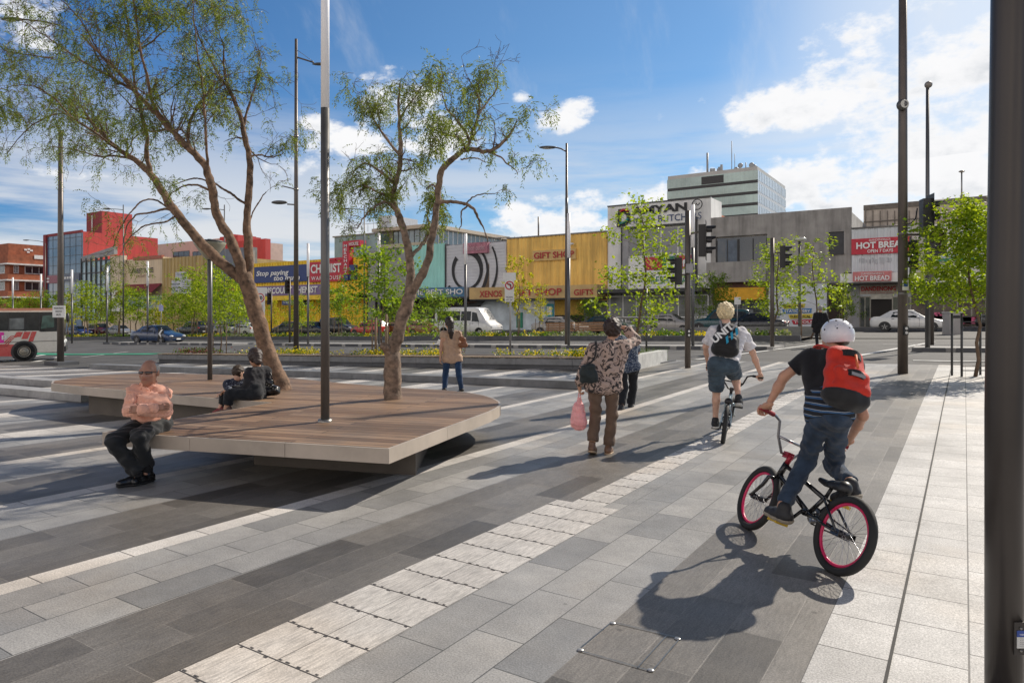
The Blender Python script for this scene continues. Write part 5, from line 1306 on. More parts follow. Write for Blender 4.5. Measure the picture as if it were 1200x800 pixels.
for i in range(3): bpanel('pin_stripe',bred,[(-20,404-i*2.2),(8-i,403-i*2.2),(14-i*.4,396-i*2),(17+i*4,394.5-i*2),(17+i*4,395.2-i*2),(14.5-i*.4,397-i*2),(9-i,404-i*2.2),(-20,405-i*2.2)],.012)
bpanel('trim_line',trim,[(-90,401.2),(69,398.2),(69,397.7),(-90,400.4)],.016)
pk=bpanel('pink_poster',M('poster_magenta',(.72,.01,.35),.4,0,.05),[(-60,400),(5.8,399.5),(5.8,387.5),(-60,387.8)],.018)
lettering('new p',pk,lett_w,(q(-22,396)[0],-.024,q(0,396)[1]),UX,UZ,25*S,5*S,bold=.03)
R90=Matrix.Rotation(PI/2,3,'X')
for px in (29.2,-115):
    x=q(px,0)[0]; rw=10.2*S
    MB().lathe([(.0001,0),(rw*1.22,0)],(x,-.02,rw),28,M=Matrix.Rotation(PI/2,3,'X')).build('wheel_arch',trim,bus)
    o=MB().lathe([(rw*.6,-.15),(rw*.92,-.15),(rw,-.09),(rw,.12),(rw*.6,.12)],(0,0,0),26,M=R90).build('wheel',tyre,bus); o.location=(x,.10,rw)
    m=MB(); m.lathe([(rw*.62,.14),(rw*.5,.10),(rw*.35,.16),(rw*.18,.17),(.0001,.2)],(0,0,0),20,M=R90); m.build('rim',M('bus_rim',(.33,.30,.24),.45,.3,.2,8),o)
    for k in range(8): m=MB(); a=k*PI/4; m.ell((math.cos(a)*rw*.27,-.185,math.sin(a)*rw*.27),(.02,.02,.02),6); m.build('wheel_nut',steel,o)
MB().add([(.02,.25,1.1),(.02,Wb-.25,1.1),(-.0,Wb-.25,zr-.5),(-.0,.25,zr-.5)],[(0,1,2,3)]).build('windscreen',cg,bus)
for y in (.3,Wb-.3): MB().ell((-.02,y,.8),(.08,.16,.11),12).build('headlight',hlamp,bus)
MB().ell((.15,-.15,1.95),(.08,.10,.22),10).build('wing_mirror',trim,bus)
MB().b2((-.05,.05,zb),(.07,Wb-.05,zb+.25)).build('bumper',trim,bus)
# ================================================================ trees and planting
bark=M('bark_pepper',(.20,.125,.08),.9,0,.5,11,bump=1.0,bscale=34,stain=.4)
bark2=M('bark_pale',(.23,.165,.12),.9,0,.5,12,bump=1.0,bscale=36,stain=.4)
twigm=M('twig_bark',(.13,.085,.055),.85,0,.25,8)
leaf_p=leafm('pepper_leaf',(.080,.130,.032),(.205,.240,.060),.5)
leaf_y=leafm('young_leaf',(.10,.19,.012),(.40,.48,.035),.53)
leaf_y2=leafm('young_leaf_gold',(.26,.29,.012),(.52,.48,.04),.55)
leaf_g=leafm('young_leaf_green',(.07,.15,.015),(.27,.37,.035),.52)
def smooth(pts,rad,it=2):
    for _ in range(it):
        q=[pts[0]]; r=[rad[0]]
        for i in range(len(pts)-1):
            a,b=pts[i],pts[i+1]
            q+= [a.lerp(b,.25),a.lerp(b,.75)]; r+=[rad[i]*.75+rad[i+1]*.25,rad[i]*.25+rad[i+1]*.75]
        q.append(pts[-1]); r.append(rad[-1]); pts,rad=q,r
    return pts,rad
def rv(R,s=1): return Vector((R.gauss(0,s),R.gauss(0,s),R.gauss(0,s)))
def spray(mb,R,p,d,n,L,ll,lw,droop=.5):
    """one drooping pinnate spray of narrow leaflets"""
    pos=Vector(p); d=Vector(d).normalized(); st=L/n
    for i in range(n):
        d=(d+Vector((0,0,-droop*.22))+rv(R,.05)).normalized(); pos=pos+d*st
        side=d.cross(Vector((R.gauss(0,.3),R.gauss(0,.3),1))).normalized()
        for s in (-1,1):
            t=(side*s+d*.7+Vector((0,0,-.35))+rv(R,.2)).normalized(); w=t.cross(rv(R)).normalized()*lw*R.uniform(.7,1.2); l=ll*R.uniform(.7,1.25)
            mb.add([pos,pos+t*l*.5+w,pos+t*l,pos+t*l*.5-w],[(0,1,2,3)])
def pepper(root,limbs,seed,dens,crown,mat_b,tl=(.35,.95),sp=.115):
    """limbs: list of (pts,radii,leafy) in world coordinates; twigs and foliage grown from the leafy ones"""
    R=random.Random(seed); tr=MB(); tw=MB(); lf=MB(); nf=0
    def grow(p,d,L,r,lev):
        n=5; pts=[p]; rad=[r]; dd=d.normalized()
        for i in range(n):
            dd=(dd+rv(R,.22)+Vector((0,0,.10 if lev==0 else -.04))).normalized(); p=p+dd*(L/n); pts.append(p); rad.append(max(.0025,r*(1-.8*(i+1)/n)))
        tw.tube(pts,rad,5 if lev<2 else 4,0,True,False)
        if lev<2:
            for k in range(3 if lev==0 else 3):
                i=R.randint(1,n); nd=(dd+rv(R,.75)).normalized(); grow(pts[i],nd,L*R.uniform(.45,.75),rad[min(i,n-1)]*.6+.001,lev+1)
        if lev>=1:
            for i in range(1,n+1):
                for _ in range(1 if lev==1 else 2):
                    if R.random()<dens and crown(pts[i],R):
                        spray(lf,R,pts[i]+rv(R,.03),(dd*.6+rv(R,.7)+Vector((0,0,-.35))),R.randint(5,9),R.uniform(.14,.28),.050,.0068,R.uniform(.5,1.5))
    for pts,rad,leafy in limbs:
        P_,R_=smooth(pts,rad,2)
        # little crooks so that limbs are not clean arcs
        for i in range(1,len(P_)-1): P_[i]=P_[i]+rv(R,.004+.045*min(.06,R_[i])); 
        P_,R_=smooth(P_,R_,2)
        tr.tube(P_,R_,22 if rad[0]>.05 else 8,0,True,True)
        if leafy:
            m=len(P_); st=int(m*(1-leafy))
            cnt=int(sum((P_[i+1]-P_[i]).length for i in range(st,m-1))/sp)
            for k in range(cnt):
                u=R.uniform(st,m-1.01); i=int(u); p=P_[i].lerp(P_[i+1],u-i); t=(P_[min(i+1,m-1)]-P_[i]).normalized()
                d=(t*.6+rv(R,.7)+Vector((0,0,.25))).normalized(); f=(u-st)/max(1,m-st)
                grow(p,d,R.uniform(*tl),min(.014,R_[i]*.5),0 if R.random()<.75 else 1)
    from mathutils import noise as mn
    for i,v in enumerate(tr.v):
        q=Vector(v); s1=mn.noise(Vector((q.x*16,q.y*16,q.z*5))); s2=mn.noise(q*34)
        tr.v[i]=tuple(q+mn.noise_vector(q*6)*.012+mn.noise_vector(Vector((q.x*34,q.y*34,q.z*8)))*.007)
    tr.build('trunk',mat_b,root,root.location); tw.build('twigs',twigm,root,root.location); lf.build('crown',leaf_p,root,root.location)
    print('pepper leaves',len(lf.f))
from mathutils import noise as mnz
def clump(f,zmax):
    def g(p,R):
        if p.z>zmax: return False
        return R.random()<min(1,max(.06,(mnz.noise(p*f)+.30)*1.7))
    return g
def LP(lst,D0):    # (px,py,dD,r)
    return [P(x,y,D0+dd) for x,y,dd,r in lst],[r for *_,r in lst]

# leaning two-limbed tree on the deck, left
c=DK(330,456); c.z=.45; D1=c.y*CY-c.x*SY
T=thing('pepper_tree','large leaning pepper tree with three spreading limbs, growing through the deck at left','tree',c)
def L1(l,leafy): p,r=LP(l,D1); return (p,r,leafy)
limbs=[L1([(331,462,0,.17),(327,449,0,.145),(316,420,0,.125),(302,375,-.05,.115),(292,340,-.05,.118),(286,322,-.05,.11)],0),
 L1([(288,330,0,.085),(262,312,.0,.082),(235,285,.05,.076),(208,252,.15,.068),(190,225,.25,.06),(176,203,.35,.052),(160,188,.5,.046),(138,175,.6,.036),(120,158,.7,.028),(105,140,.8,.02),(92,120,.9,.012)],.45),
 L1([(286,328,-.05,.08),(279,300,-.1,.078),(266,272,-.15,.07),(252,248,-.2,.064),(249,225,-.25,.062),(245,205,-.25,.058),(238,188,-.3,.054),(222,176,-.35,.048),(205,158,-.4,.042),(190,140,-.45,.038),(172,122,-.5,.034),(155,105,-.55,.03),(140,85,-.6,.024),(118,65,-.7,.018),(95,40,-.8,.012)],.55),
 L1([(290,326,.05,.075),(292,300,.1,.07),(289,268,.15,.06),(290,240,.2,.054),(294,205,.25,.05),(292,180,.3,.046),(285,150,.35,.04),(279,128,.4,.034),(268,105,.45,.026),(262,80,.5,.018),(262,50,.55,.012)],.5),
 L1([(176,203,.35,.04),(172,180,.3,.034),(172,155,.2,.03),(165,130,.1,.026),(158,100,0,.022),(155,65,-.1,.018),(150,25,-.2,.014),(140,-20,-.3,.01)],.75),
 L1([(190,140,-.45,.03),(178,118,-.7,.024),(172,90,-.9,.02),(163,55,-1.0,.016),(160,10,-1.1,.012),(150,-30,-1.2,.008)],.85),
 L1([(155,105,-.55,.024),(120,85,-.2,.018),(85,65,.1,.014),(50,40,.3,.01),(20,20,.5,.006)],.85),
 L1([(222,176,-.35,.03),(219,150,-.2,.024),(232,122,-.05,.02),(245,110,.1,.015),(262,100,.2,.01)],.7),
 L1([(245,205,-.25,.022),(240,150,-.5,.018),(240,110,-.6,.014),(232,70,-.7,.011),(228,30,-.8,.008),(225,-10,-.8,.006)],.8),
 L1([(160,188,.5,.022),(135,182,.9,.017),(112,184,1.1,.014),(90,175,1.3,.01),(60,172,1.5,.006)],.7),
 L1([(138,175,.6,.022),(112,155,.2,.018),(85,140,0,.014),(55,105,-.2,.011),(25,98,-.4,.007),(-5,105,-.6,.004)],.85),
 L1([(105,140,.8,.016),(70,130,1.1,.012),(30,150,1.3,.009),(8,180,1.4,.006)],.85),
 L1([(62,68,0,.014),(35,65,.3,.01),(5,60,.5,.006)],.8),
 L1([(290,240,.2,.022),(268,225,.0,.018),(245,212,-.1,.014),(225,208,-.2,.01),(206,216,-.3,.006)],.25),
 L1([(292,185,.3,.02),(303,180,.5,.015),(318,186,.6,.011),(332,180,.7,.006)],.7),
 L1([(285,150,.35,.02),(292,120,.5,.016),(300,95,.6,.012),(306,70,.7,.008)],.8),
 L1([(289,268,.15,.014),(300,240,.3,.011),(312,225,.4,.007)],.3),
 L1([(208,252,.15,.022),(196,243,.3,.019),(176,250,.5,.016),(160,250,.6,.014),(148,262,.7,.011),(145,285,.75,.008),(150,300,.8,.005)],.25),
 L1([(196,243,.3,.016),(180,232,.1,.013),(160,238,-.1,.011),(140,268,-.2,.009),(132,290,-.2,.006)],.3),
 L1([(208,252,.15,.016),(190,262,-.1,.013),(170,262,-.2,.011),(150,280,-.3,.008),(140,300,-.3,.005)],.35),
 L1([(249,225,-.25,.02),(230,215,-.1,.016),(212,218,0,.013),(200,228,.1,.01),(192,240,.1,.006)],.25),
 L1([(155,65,-.1,.014),(190,40,.1,.011),(215,15,.3,.008),(240,-10,.4,.005)],.8),
 L1([(118,65,-.7,.012),(90,15,-.6,.009),(60,-10,-.5,.006)],.8),
 L1([(268,105,.45,.014),(240,60,.2,.011),(225,20,.1,.007)],.75)]
pepper(T,limbs,11,.38,clump(1.9,9.5),bark,(.30,.80))

# second deck tree
c=DK(461,467.5); c.z=.45; D1=c.y*CY-c.x*SY
T=thing('pepper_tree','slender forked pepper tree growing through the deck, centre','tree',c)
limbs=[L1([(461,472,0,.125),(460,455,0,.118),(460,432,0,.115),(459,414,0,.105),(465,395,0,.088),(471,375,0,.082),(478,352,0,.084),(482,338,0,.08)],0),
 L1([(459,414,0,.09),(454,410,-.06,.055),(450,405,-.1,.05)],0),
 L1([(480,348,0,.06),(481,322,.05,.056),(481,302,.08,.055),(476,282,.12,.05),(472,262,.15,.046),(464,245,.2,.042),(460,232,.22,.038),(463,215,.25,.036),(468,198,.25,.035),(470,185,.2,.034),(469,165,.2,.028),(468,140,.15,.022),(466,118,.1,.016),(468,98,.1,.01)],.55),
 L1([(481,345,0,.062),(492,326,-.05,.058),(501,308,-.1,.052),(505,288,-.15,.048),(507,268,-.18,.045),(512,245,-.2,.043),(514,222,-.25,.042),(515,205,-.28,.042),(522,193,-.3,.04),(536,182,-.32,.036),(546,174,-.35,.032),(560,176,-.38,.03),(575,178,-.4,.026),(585,170,-.42,.022),(598,158,-.45,.014),(606,142,-.5,.008)],.3),
 L1([(546,174,-.35,.026),(551,165,-.3,.022),(556,148,-.2,.019),(562,132,-.1,.016),(560,110,0,.012),(548,92,.1,.007)],.8),
 L1([(551,165,-.3,.02),(542,150,-.5,.016),(530,135,-.6,.013),(520,120,-.7,.009),(516,105,-.8,.005)],.8),
 L1([(562,132,-.1,.014),(575,115,.1,.011),(585,98,.2,.008),(580,82,.3,.005)],.85),
 L1([(546,174,-.35,.018),(538,160,-.6,.014),(525,160,-.8,.01),(505,150,-.9,.006)],.8),
 L1([(470,185,.2,.022),(455,165,.4,.017),(440,145,.5,.013),(432,125,.6,.009),(428,105,.6,.005)],.8),
 L1([(468,140,.15,.016),(478,125,0,.012),(488,112,-.1,.009),(497,98,-.2,.005)],.75),
 L1([(463,215,.25,.022),(445,200,.45,.018),(430,190,.6,.014),(418,195,.7,.01),(410,215,.75,.006)],.85),
 L1([(464,245,.2,.024),(455,236,.1,.02),(445,238,0,.017),(432,248,-.1,.014),(424,258,-.15,.01),(418,268,-.2,.005)],.6),
 L1([(460,232,.22,.02),(440,225,.4,.016),(425,215,.5,.012),(412,225,.55,.007)],.9),
 L1([(482,300,.08,.03),(492,290,.2,.026),(500,280,.28,.022),(503,265,.3,.018),(500,250,.35,.013),(506,230,.45,.007)],.6),
 L1([(512,238,-.2,.03),(525,236,-.3,.026),(540,237,-.4,.022),(549,240,-.45,.02),(558,248,-.5,.017),(561,258,-.52,.014),(568,270,-.55,.009),(572,284,-.55,.005)],.12),
 L1([(549,240,-.45,.014),(540,248,-.3,.011),(542,262,-.25,.008),(538,270,-.2,.004)],.15),
 L1([(546,238,-.45,.012),(555,230,-.6,.009),(565,227,-.7,.007),(585,226,-.8,.004)],.3),
 L1([(514,222,-.25,.015),(505,215,0,.011),(500,222,.15,.007)],.6),
 L1([(575,178,-.4,.014),(590,188,-.5,.01),(600,195,-.6,.007),(606,204,-.6,.004)],.55),
 L1([(540,187,-.3,.012),(558,185,-.1,.01),(570,190,0,.006)],.0)]
pepper(T,limbs,5,.40,clump(2.4,5.15),bark2,(.15,.42),.105)

# --- young street trees: four builds, then copies
def young(name,h,w,nleaf,ls,seed,mat,sparse=0,lo=.30,stem=.035):
    R=random.Random(seed); r=thing(name,'young street tree','tree')
    tr=MB(); lf=MB(); n=10; pts=[]; x=y=0
    for i in range(n+1):
        pts.append(Vector((x,y,h*.97*i/n))); x+=R.gauss(0,.012*h); y+=R.gauss(0,.012*h)
    rad=[stem*(1-.85*i/n)+.004 for i in range(n+1)]; tr.tube(pts,rad,8)
    br=[]; k=0; nb=int(24*(1-sparse*.4))
    for b in range(nb):
        t=lo+(1-lo)*(b+.5)/nb; a=b*2.4+R.uniform(-.4,.4); i=min(n-1,int(t*n)); p=pts[i].lerp(pts[i+1],t*n-i)
        prof=math.sin(PI*min(1,.22+.78*(1-((t-lo)/(1-lo))**1.3)))**.8 if t>lo else .3
        L=w*.5*(.35+.75*(1-(t-lo)/(1-lo))**.7)*R.uniform(.7,1.15); d=Vector((math.cos(a),math.sin(a),R.uniform(.15,.7))).normalized()
        q=[p]; rr=[stem*.32*(1-t*.5)]; 
        for s in range(5):
            d=(d+rv(R,.13)+Vector((0,0,.02))).normalized(); q.append(q[-1]+d*L/5); rr.append(max(.003,rr[0]*(1-.8*(s+1)/5)))
        tr.tube(q,rr,5); br.append((q,L))
    tot=sum(L for _,L in br); 
    for q,L in br:
        m=int(nleaf*L/tot)
        # leaves gather in clusters along side shoots
        nc=max(2,m//14)
        for c_ in range(nc):
            u=(R.random()**.6)*4.999; i=int(u); cc=q[i].lerp(q[i+1],u-i)+rv(R,.09*w*.5)+Vector((0,0,-.02)); sp=R.uniform(.05,.11)*w*.40
            for _ in range(m//nc):
                p=cc+rv(R,sp); nrm=(rv(R,.6)+Vector((0,0,.8))).normalized(); t=nrm.orthogonal(); t=(Matrix.Rotation(R.uniform(0,6.3),3,nrm)@t).normalized(); s=t.cross(nrm)
                l=ls*R.uniform(.6,1.25); v=l*.36; t=(t+Vector((0,0,-.35))).normalized()
                lf.add([p,p+t*l*.45+s*v+nrm*l*.08,p+t*l,p+t*l*.45-s*v+nrm*l*.08],[(0,1,2,3)])
    tr.build('trunk',twigm,r); lf.build('crown',mat,r); return r
def stakes(root,h=1.6,w=.7,both=True):
    st=M('stake_timber',(.20,.14,.09),.8,0,.25,5)
    for s in (-1,1):
        MB().tube([(s*w/2,0,-.1),(s*w/2,0,h)],.028,6).build('stake',st,root)
    MB().bar((-w/2,0,h-.12),(w/2,0,h-.12),.05,.012).build('tie',M('tie_cloth',(.5,.48,.42),.8),root)
ya=young('young_tree',5.0,3.6,3000,.14,1,leaf_y); stakes(ya)
yb=young('young_tree',5.2,2.6,1100,.135,2,leaf_y,.5); stakes(yb)
yc=young('young_tree',4.4,4.0,3000,.14,3,leaf_g); stakes(yc)
yd=young('young_tree',4.6,2.6,1300,.135,4,leaf_y2,.3); stakes(yd)
ye=young('young_tree',4.6,3.0,2500,.100,5,leaf_y,.3,.22); # near ones have smaller leaves in the picture
yf=young('young_tree',3.9,2.5,9500,.088,6,leaf_y,.0,.36)
protos={'a':[ya,5.0],'b':[yb,5.2],'c':[yc,4.4],'d':[yd,4.6],'e':[ye,4.6],'f':[yf,3.9]}; used=set()
def ytree(k,p,top,label,group=None,rz=0,ws=1.0):
    pr,h=protos[k]; H=HT(p,top); s=H/h
    if k in used: o=dup(pr,p,rz,label,group)
    else:
        used.add(k); o=pr; o.location=p; o.rotation_euler=(0,0,rz); o['label']=label
        if group: o['group']=group
        elif 'group' in o: del o['group']
    o.scale=(s*ws,s*ws,s); 
    return o
G='young street trees in the flower beds'
# near group
ytree('f',GT(1143,441),236,'dense lime green young tree in a steel guard, right of the thick column',None,.4,1.12)
ytree('e',GT(742,427),241,'airy lime green young tree in front of the butcher shop',G,1.0,1.2)
ytree('e',AT(900,39.5),283,'bright lime young tree beside the median signal, before the concrete shop',G,2.2,1.45)
ytree('b',AT(950,39.8),282,'sparse lime sapling left of the man in the dark coat',G,.3,1.3)
ytree('b',AT(985,52),318,'thin sapling in front of the dark doorway between the concrete and bread shops',G,1.3,.6)
a_,b_,t_,q_,L_=PL
def onpl(px,d=1.4):
    best=min((abs(600+F*((a_+(b_-a_)*(i/400)+q_*d).x*CY+(a_+(b_-a_)*(i/400)+q_*d).y*SY)/((a_+(b_-a_)*(i/400)+q_*d).y*CY-(a_+(b_-a_)*(i/400)+q_*d).x*SY)-px),i) for i in range(401))
    p=a_+(b_-a_)*(best[1]/400)+q_*d; p.z+=.3; return p
ytree('c',onpl(446),292,'broad green young tree in the planter behind the forked tree',G,.2,1.12)
ytree('a',onpl(258),306,'leafy young tree in the planter, just left of the leaning trunk',G,.9,.95)
ytree('d',AT(608,39.5),300,'yellow green young tree in front of the gift shop fascia',G,2.0,.95)
ytree('d',AT(632,42.5),332,'small golden young tree right of the no left turn sign',G,.5,.9)
for i,(px,Y,top,k,lab,ws) in enumerate(((396,39.4,336,'c','green young tree just right of the deck column',1.3),(350,39.5,348,'a','young tree under the navy chemist sign',1.35),(322,42.5,352,'d','yellowish young tree left of the twin-arm light',1.3),(472,42.5,345,'a','young tree behind the middle trunk, before the mint panel',1.3),(514,39.6,344,'c','low young tree left of the white van',1.3),
    (228,40,318,'a','full young tree in front of the tan shed right half',1.35),(203,42.5,345,'c','low green tree under the tan shed notice board',1.4),(182,40,352,'d','yellow green young tree under the maroon awning',1.4),(160,42,340,'c','round young tree before the variety store awning',1.4),(140,40,334,'a','young tree below the cream pillar',1.35),(118,42.5,338,'b','loose young tree before the gridded glass front',1.5),(101,40.5,333,'a','young tree at the left end of the gridded glass front',1.35),(80,42,345,'d','young tree in front of the blue glass office',1.4),(57,44,343,'c','green tree above the bus driver window',1.4),(35,42,347,'a','tree above the bus roof, before the brick office',1.4),(10,43,349,'c','tree above the bus roof at the left edge',1.4),(278,43,330,'a','leafy young tree directly behind the leaning trunk',1.35),(248,43.5,335,'c','green tree in front of the yellow discount letters',1.4),(305,40,338,'b','loose tree behind the speed limit sign',1.4),(690,56,352,'c','dark street tree beside the gift shop entrance',1.5),(838,56,322,'c','green footpath tree between butcher and concrete shop',1.0),(990,57,338,'c','dark footpath tree before the doorway left of the bread shop',.9))):
    o=ytree(k,AT(px,Y),top,lab,G,i*1.7,ws)
# steel guard round the right tree
c=GT(1143,441); r=thing('tree_guard','low dark steel tree guard with two posts around the right street tree','tree guard',c); D=c.y*CY-c.x*SY; k=D/F
for s,px in ((-1,1127),(1,1161)):
    x=(px-1143)*k
    for b in (0,.35): MB().tube([camR*x-camB*b+Vector((0,0,-.05)),camR*x-camB*b+Vector((0,0,74*k))],.025,8).build('post',frame_d,r)
for zpx in (70,64,17,12,7): MB().bar(camR*(-16*k)+Vector((0,0,zpx*k)),camR*(18*k)+Vector((0,0,zpx*k)),.02,.02).build('rail',frame_d,r)

# planting: clumps of flowers and grassy leaves
def bed(name,mats,x0,x1,y0,y1,seed,dens,h0,h1,lift=0,fn=None,ls=.10,world=None):
    R=random.Random(seed); mb=MB(); A=(x1-x0)*(y1-y0); n=int(A*dens)
    for i in range(n):
        cx,cy=R.uniform(x0,x1),R.uniform(y0,y1); z=terr(cx,cy)+lift; rr=R.uniform(.18,.42); hh=R.uniform(h0,h1)
        # colour drifts along the bed
        v=math.sin(cx*.55+seed)+.6*math.sin(cx*1.7+1.3*seed)+R.gauss(0,.35); mi=0 if v>1.05 else (1 if v>-.6 else 2)
        for k in range(16):
            a=R.uniform(0,6.283); q=rr*R.random()**.5; p=Vector((cx+q*math.cos(a),cy+q*math.sin(a),z+hh*(.35+.65*R.random())*(1-.45*(q/rr)**2)))
            nrm=(rv(R,.5)+Vector((math.cos(a)*.4,math.sin(a)*.4,.7))).normalized(); t=nrm.orthogonal().normalized(); t=Matrix.Rotation(R.uniform(0,6.3),3,nrm)@t; s=t.cross(nrm); l=ls*R.uniform(.6,1.3)
            if world: p=world(p)
            mb.add([p-t*l*.5,p+s*l*.38,p+t*l*.5,p-s*l*.38],[(0,1,2,3)],mi)
    return tag(mb.build(name,mats),kind='stuff')
fl_y=leafm('flower_yellow',(.42,.38,.01),(.70,.55,.02),.35); gr_l=leafm('bed_green',(.05,.11,.015),(.14,.22,.03),.4); gr_s=leafm('bed_silver',(.16,.19,.12),(.30,.31,.22),.3)
soilm=MC['soil']
sheet('flower_bed_soil',[soilm],[(-95,-7,37.85,41.0,0,0,0,.12),(1.5,60,37.85,41,0,0,0,.10)])
o=bed('flower_bed',[fl_y,gr_l,gr_s],-95,-8,37.9,40.9,3,5.5,.22,.55,.1,ls=.16); tag(o,'long bed of yellow flowers and green clumps along the far median','flower bed')
o=bed('ground_cover',[gr_l,fl_y,gr_l],2,30,37.9,40.8,8,5,.3,.6,.08,ls=.16); tag(o,'green ground cover in the far median bed at right','ground cover')
mb_=MB()
o=bed('ground_cover',[fl_y,gr_l,M('bed_red',(.16,.04,.03),.7)],0,1,0,1,1,1,.1,.2) if False else None
R=random.Random(21); mb=MB()
for i in range(230):
    s_=R.uniform(.4,L_-.5); v=math.sin(s_*1.15+.6)+R.gauss(0,.3)
    if v<-.1 and R.random()<.75: continue
    cpt=a_+(b_-a_)*(s_/L_)+q_*R.uniform(.5,1.5); mi=0 if s_>3.5 else 2
    for k in range(34):
        p=cpt+Vector((R.gauss(0,.16),R.gauss(0,.16),.36+abs(R.gauss(0,.09)))); nrm=(rv(R,.6)+Vector((0,0,.7))).normalized(); t=nrm.orthogonal().normalized(); s=t.cross(nrm); l=.07*R.uniform(.6,1.3)
        mb.add([p-t*l*.5,p+s*l*.4,p+t*l*.5,p-s*l*.4],[(0,1,2,3)],mi if R.random()<.6 else 1)
o=mb.build('ground_cover',[fl_y,gr_l,M('bed_red',(.16,.04,.03),.7)]); tag(o,'low yellow and reddish ground cover in the long planter','ground cover',kind='stuff')
# grass tuft bed at the end of the planter
gp=GT(757,425); r=thing('grass_clump','tall green grass clump at the right end of the long planter','grass clump',gp); mb=MB(); R=random.Random(4)
for i in range(420):
    p=Vector((R.uniform(-.45,.45),R.uniform(-.9,.9),0)); d=(Vector((0,0,1))+rv(R,.22)).normalized(); l=R.uniform(.3,.62); w=d.cross(rv(R)).normalized()*.010
    mb.add([p-w,p+w,p+d*l+Vector((d.x*.2,d.y*.2,-.03))],[(0,1,2)])
mb.build('blades',gr_l,r); MB().box((0,0,.0),(1.2,2.2,.1)).build('kerb_surround',bluestone,r)
for px,lab in ((757.5,'thin dark stake beside the airy tree'),): 
    c=GT(757.5,424); r=thing('stake','thin dark stake standing beside the airy tree, right end of the planter','stake',c); MB().tube([(0,0,-.1),(0,0,HT(c,338))],.035,8).build('shaft',pole_g,r)
for px,top,lab in ((440,372,'left timber stake in the planter, beside the forked trunk'),(452,368,'right timber stake in the planter, beside the forked trunk')):
    c=onpl(px,.7); r=thing('stake',lab,'stake',c); MB().tube([(0,0,-.1),(0,0,HT(c,top))],.045,6).build('shaft',MC['stake_timber'],r)
# ================================================================ people and bicycles
def skinm(nm,c):
    m=M(nm,c,.5,0,.10,14,bump=.12,bscale=220,spec=.4)
    b=m.node_tree.nodes['Principled BSDF']; b.inputs['Subsurface Weight'].default_value=.12; b.inputs['Subsurface Radius'].default_value=(.012,.005,.003); b.inputs['Subsurface Scale'].default_value=.5
    return m
def cloth(nm,c,rough=.85,var=.14,scale=18,bump=.35,bscale=320): 
    m=M(nm,c,rough,0,var,scale,bump=bump,bscale=bscale,spec=.25); m.node_tree.nodes['Principled BSDF'].inputs['Sheen Weight'].default_value=.15; return m
A3=lambda v: np.array(v,float)
def unit(v): v=A3(v); return v/max(1e-9,np.linalg.norm(v))
def folds(amp,sc,seed=0,axis=(.3,.2,1)):
    ax=unit(axis); R=np.random.RandomState(seed); 
    w=[(R.normal(size=3)*sc+ax*sc*1.5, R.uniform(0,6)) for _ in range(5)]
    def f(d,X,Y,Z):
        s=0
        for v,p in w: s=s+np.sin(v[0]*X+v[1]*Y+v[2]*Z+p)
        return d+amp*s*.45
    return f
def chain(*fs):
    def f(d,X,Y,Z):
        for g in fs: d=g(d,X,Y,Z)
        return d
    return f
def cut(pt,n):       # keep the side n points away from
    pt=A3(pt); n=unit(n)
    return lambda d,X,Y,Z: np.maximum(d,(X-pt[0])*n[0]+(Y-pt[1])*n[1]+(Z-pt[2])*n[2])
class Fig:
    def __init__(s,name,label,foot,sc=1.0,cat='person'):
        s.root=thing('person',label,cat,foot); s.o=A3(foot); s.sc=sc
    def w(s,v): return A3(v)-s.o
    def part(s,nm,prims,mat,k=.03,h=.012,post=None,infl=0,parent=None):
        return sdf_mb(prims,k,h,post,infl).build(nm,mat,parent or s.root)
def hand(fig,wrist,dirv,up,side,curl=.6,sc=1.0,fist=False):
    """palm and five fingers; dirv runs along the hand, up is the back of the hand, side is +1 when the thumb lies on dirv x up"""
    d=unit(dirv); u=A3(up)-d*float(A3(up)@d); u=unit(u); r=np.cross(d,u)*side; W=A3(wrist); s=.95*sc
    pr=[rc(W-d*.03*s,W+d*.02*s,.024*s,.026*s)]
    for t in (-.028,-.010,.009,.027): pr.append(rc(W+d*.015*s+r*t*.6*s,W+d*.082*s+r*t*s,.016*s,.0125*s))
    mb=sdf_mb(pr,.018*s,.006*s)
    L=[.062,.074,.080,.070]; fp=[]
    for i,t in enumerate((-.029,-.010,.010,.029)):
        b=W+d*.080*s+r*t*s; a=0; p=b; fs=[]
        for j,fr in enumerate((.45,.32,.25)):
            a+=curl*(1.0 if j else .75)*(1+.08*i); q=p+(d*math.cos(a)-u*math.sin(a))*L[i]*fr*s; fs.append(rc(p,q,(.0098-.0010*j)*s,(.0090-.0012*j)*s)); p=q
        sdf_mb(fs,.004,.0042*s,mb=mb)
    p=W+d*.02*s+r*.022*s; q=W+d*.052*s+r*.050*s-u*.012*s; e=q+(d*.6-u*(.5 if curl>.4 else .15)-r*.25*(curl>.4)+r*.25*(curl<=.4))*.034*s
    sdf_mb([rc(p,q,.015*s,.0112*s),rc(q,e,.0108*s,.0085*s)],.008,.0045*s,mb=mb)
    return mb
def merge(a,b):
    a.add(b.v,b.f,0,True); return a
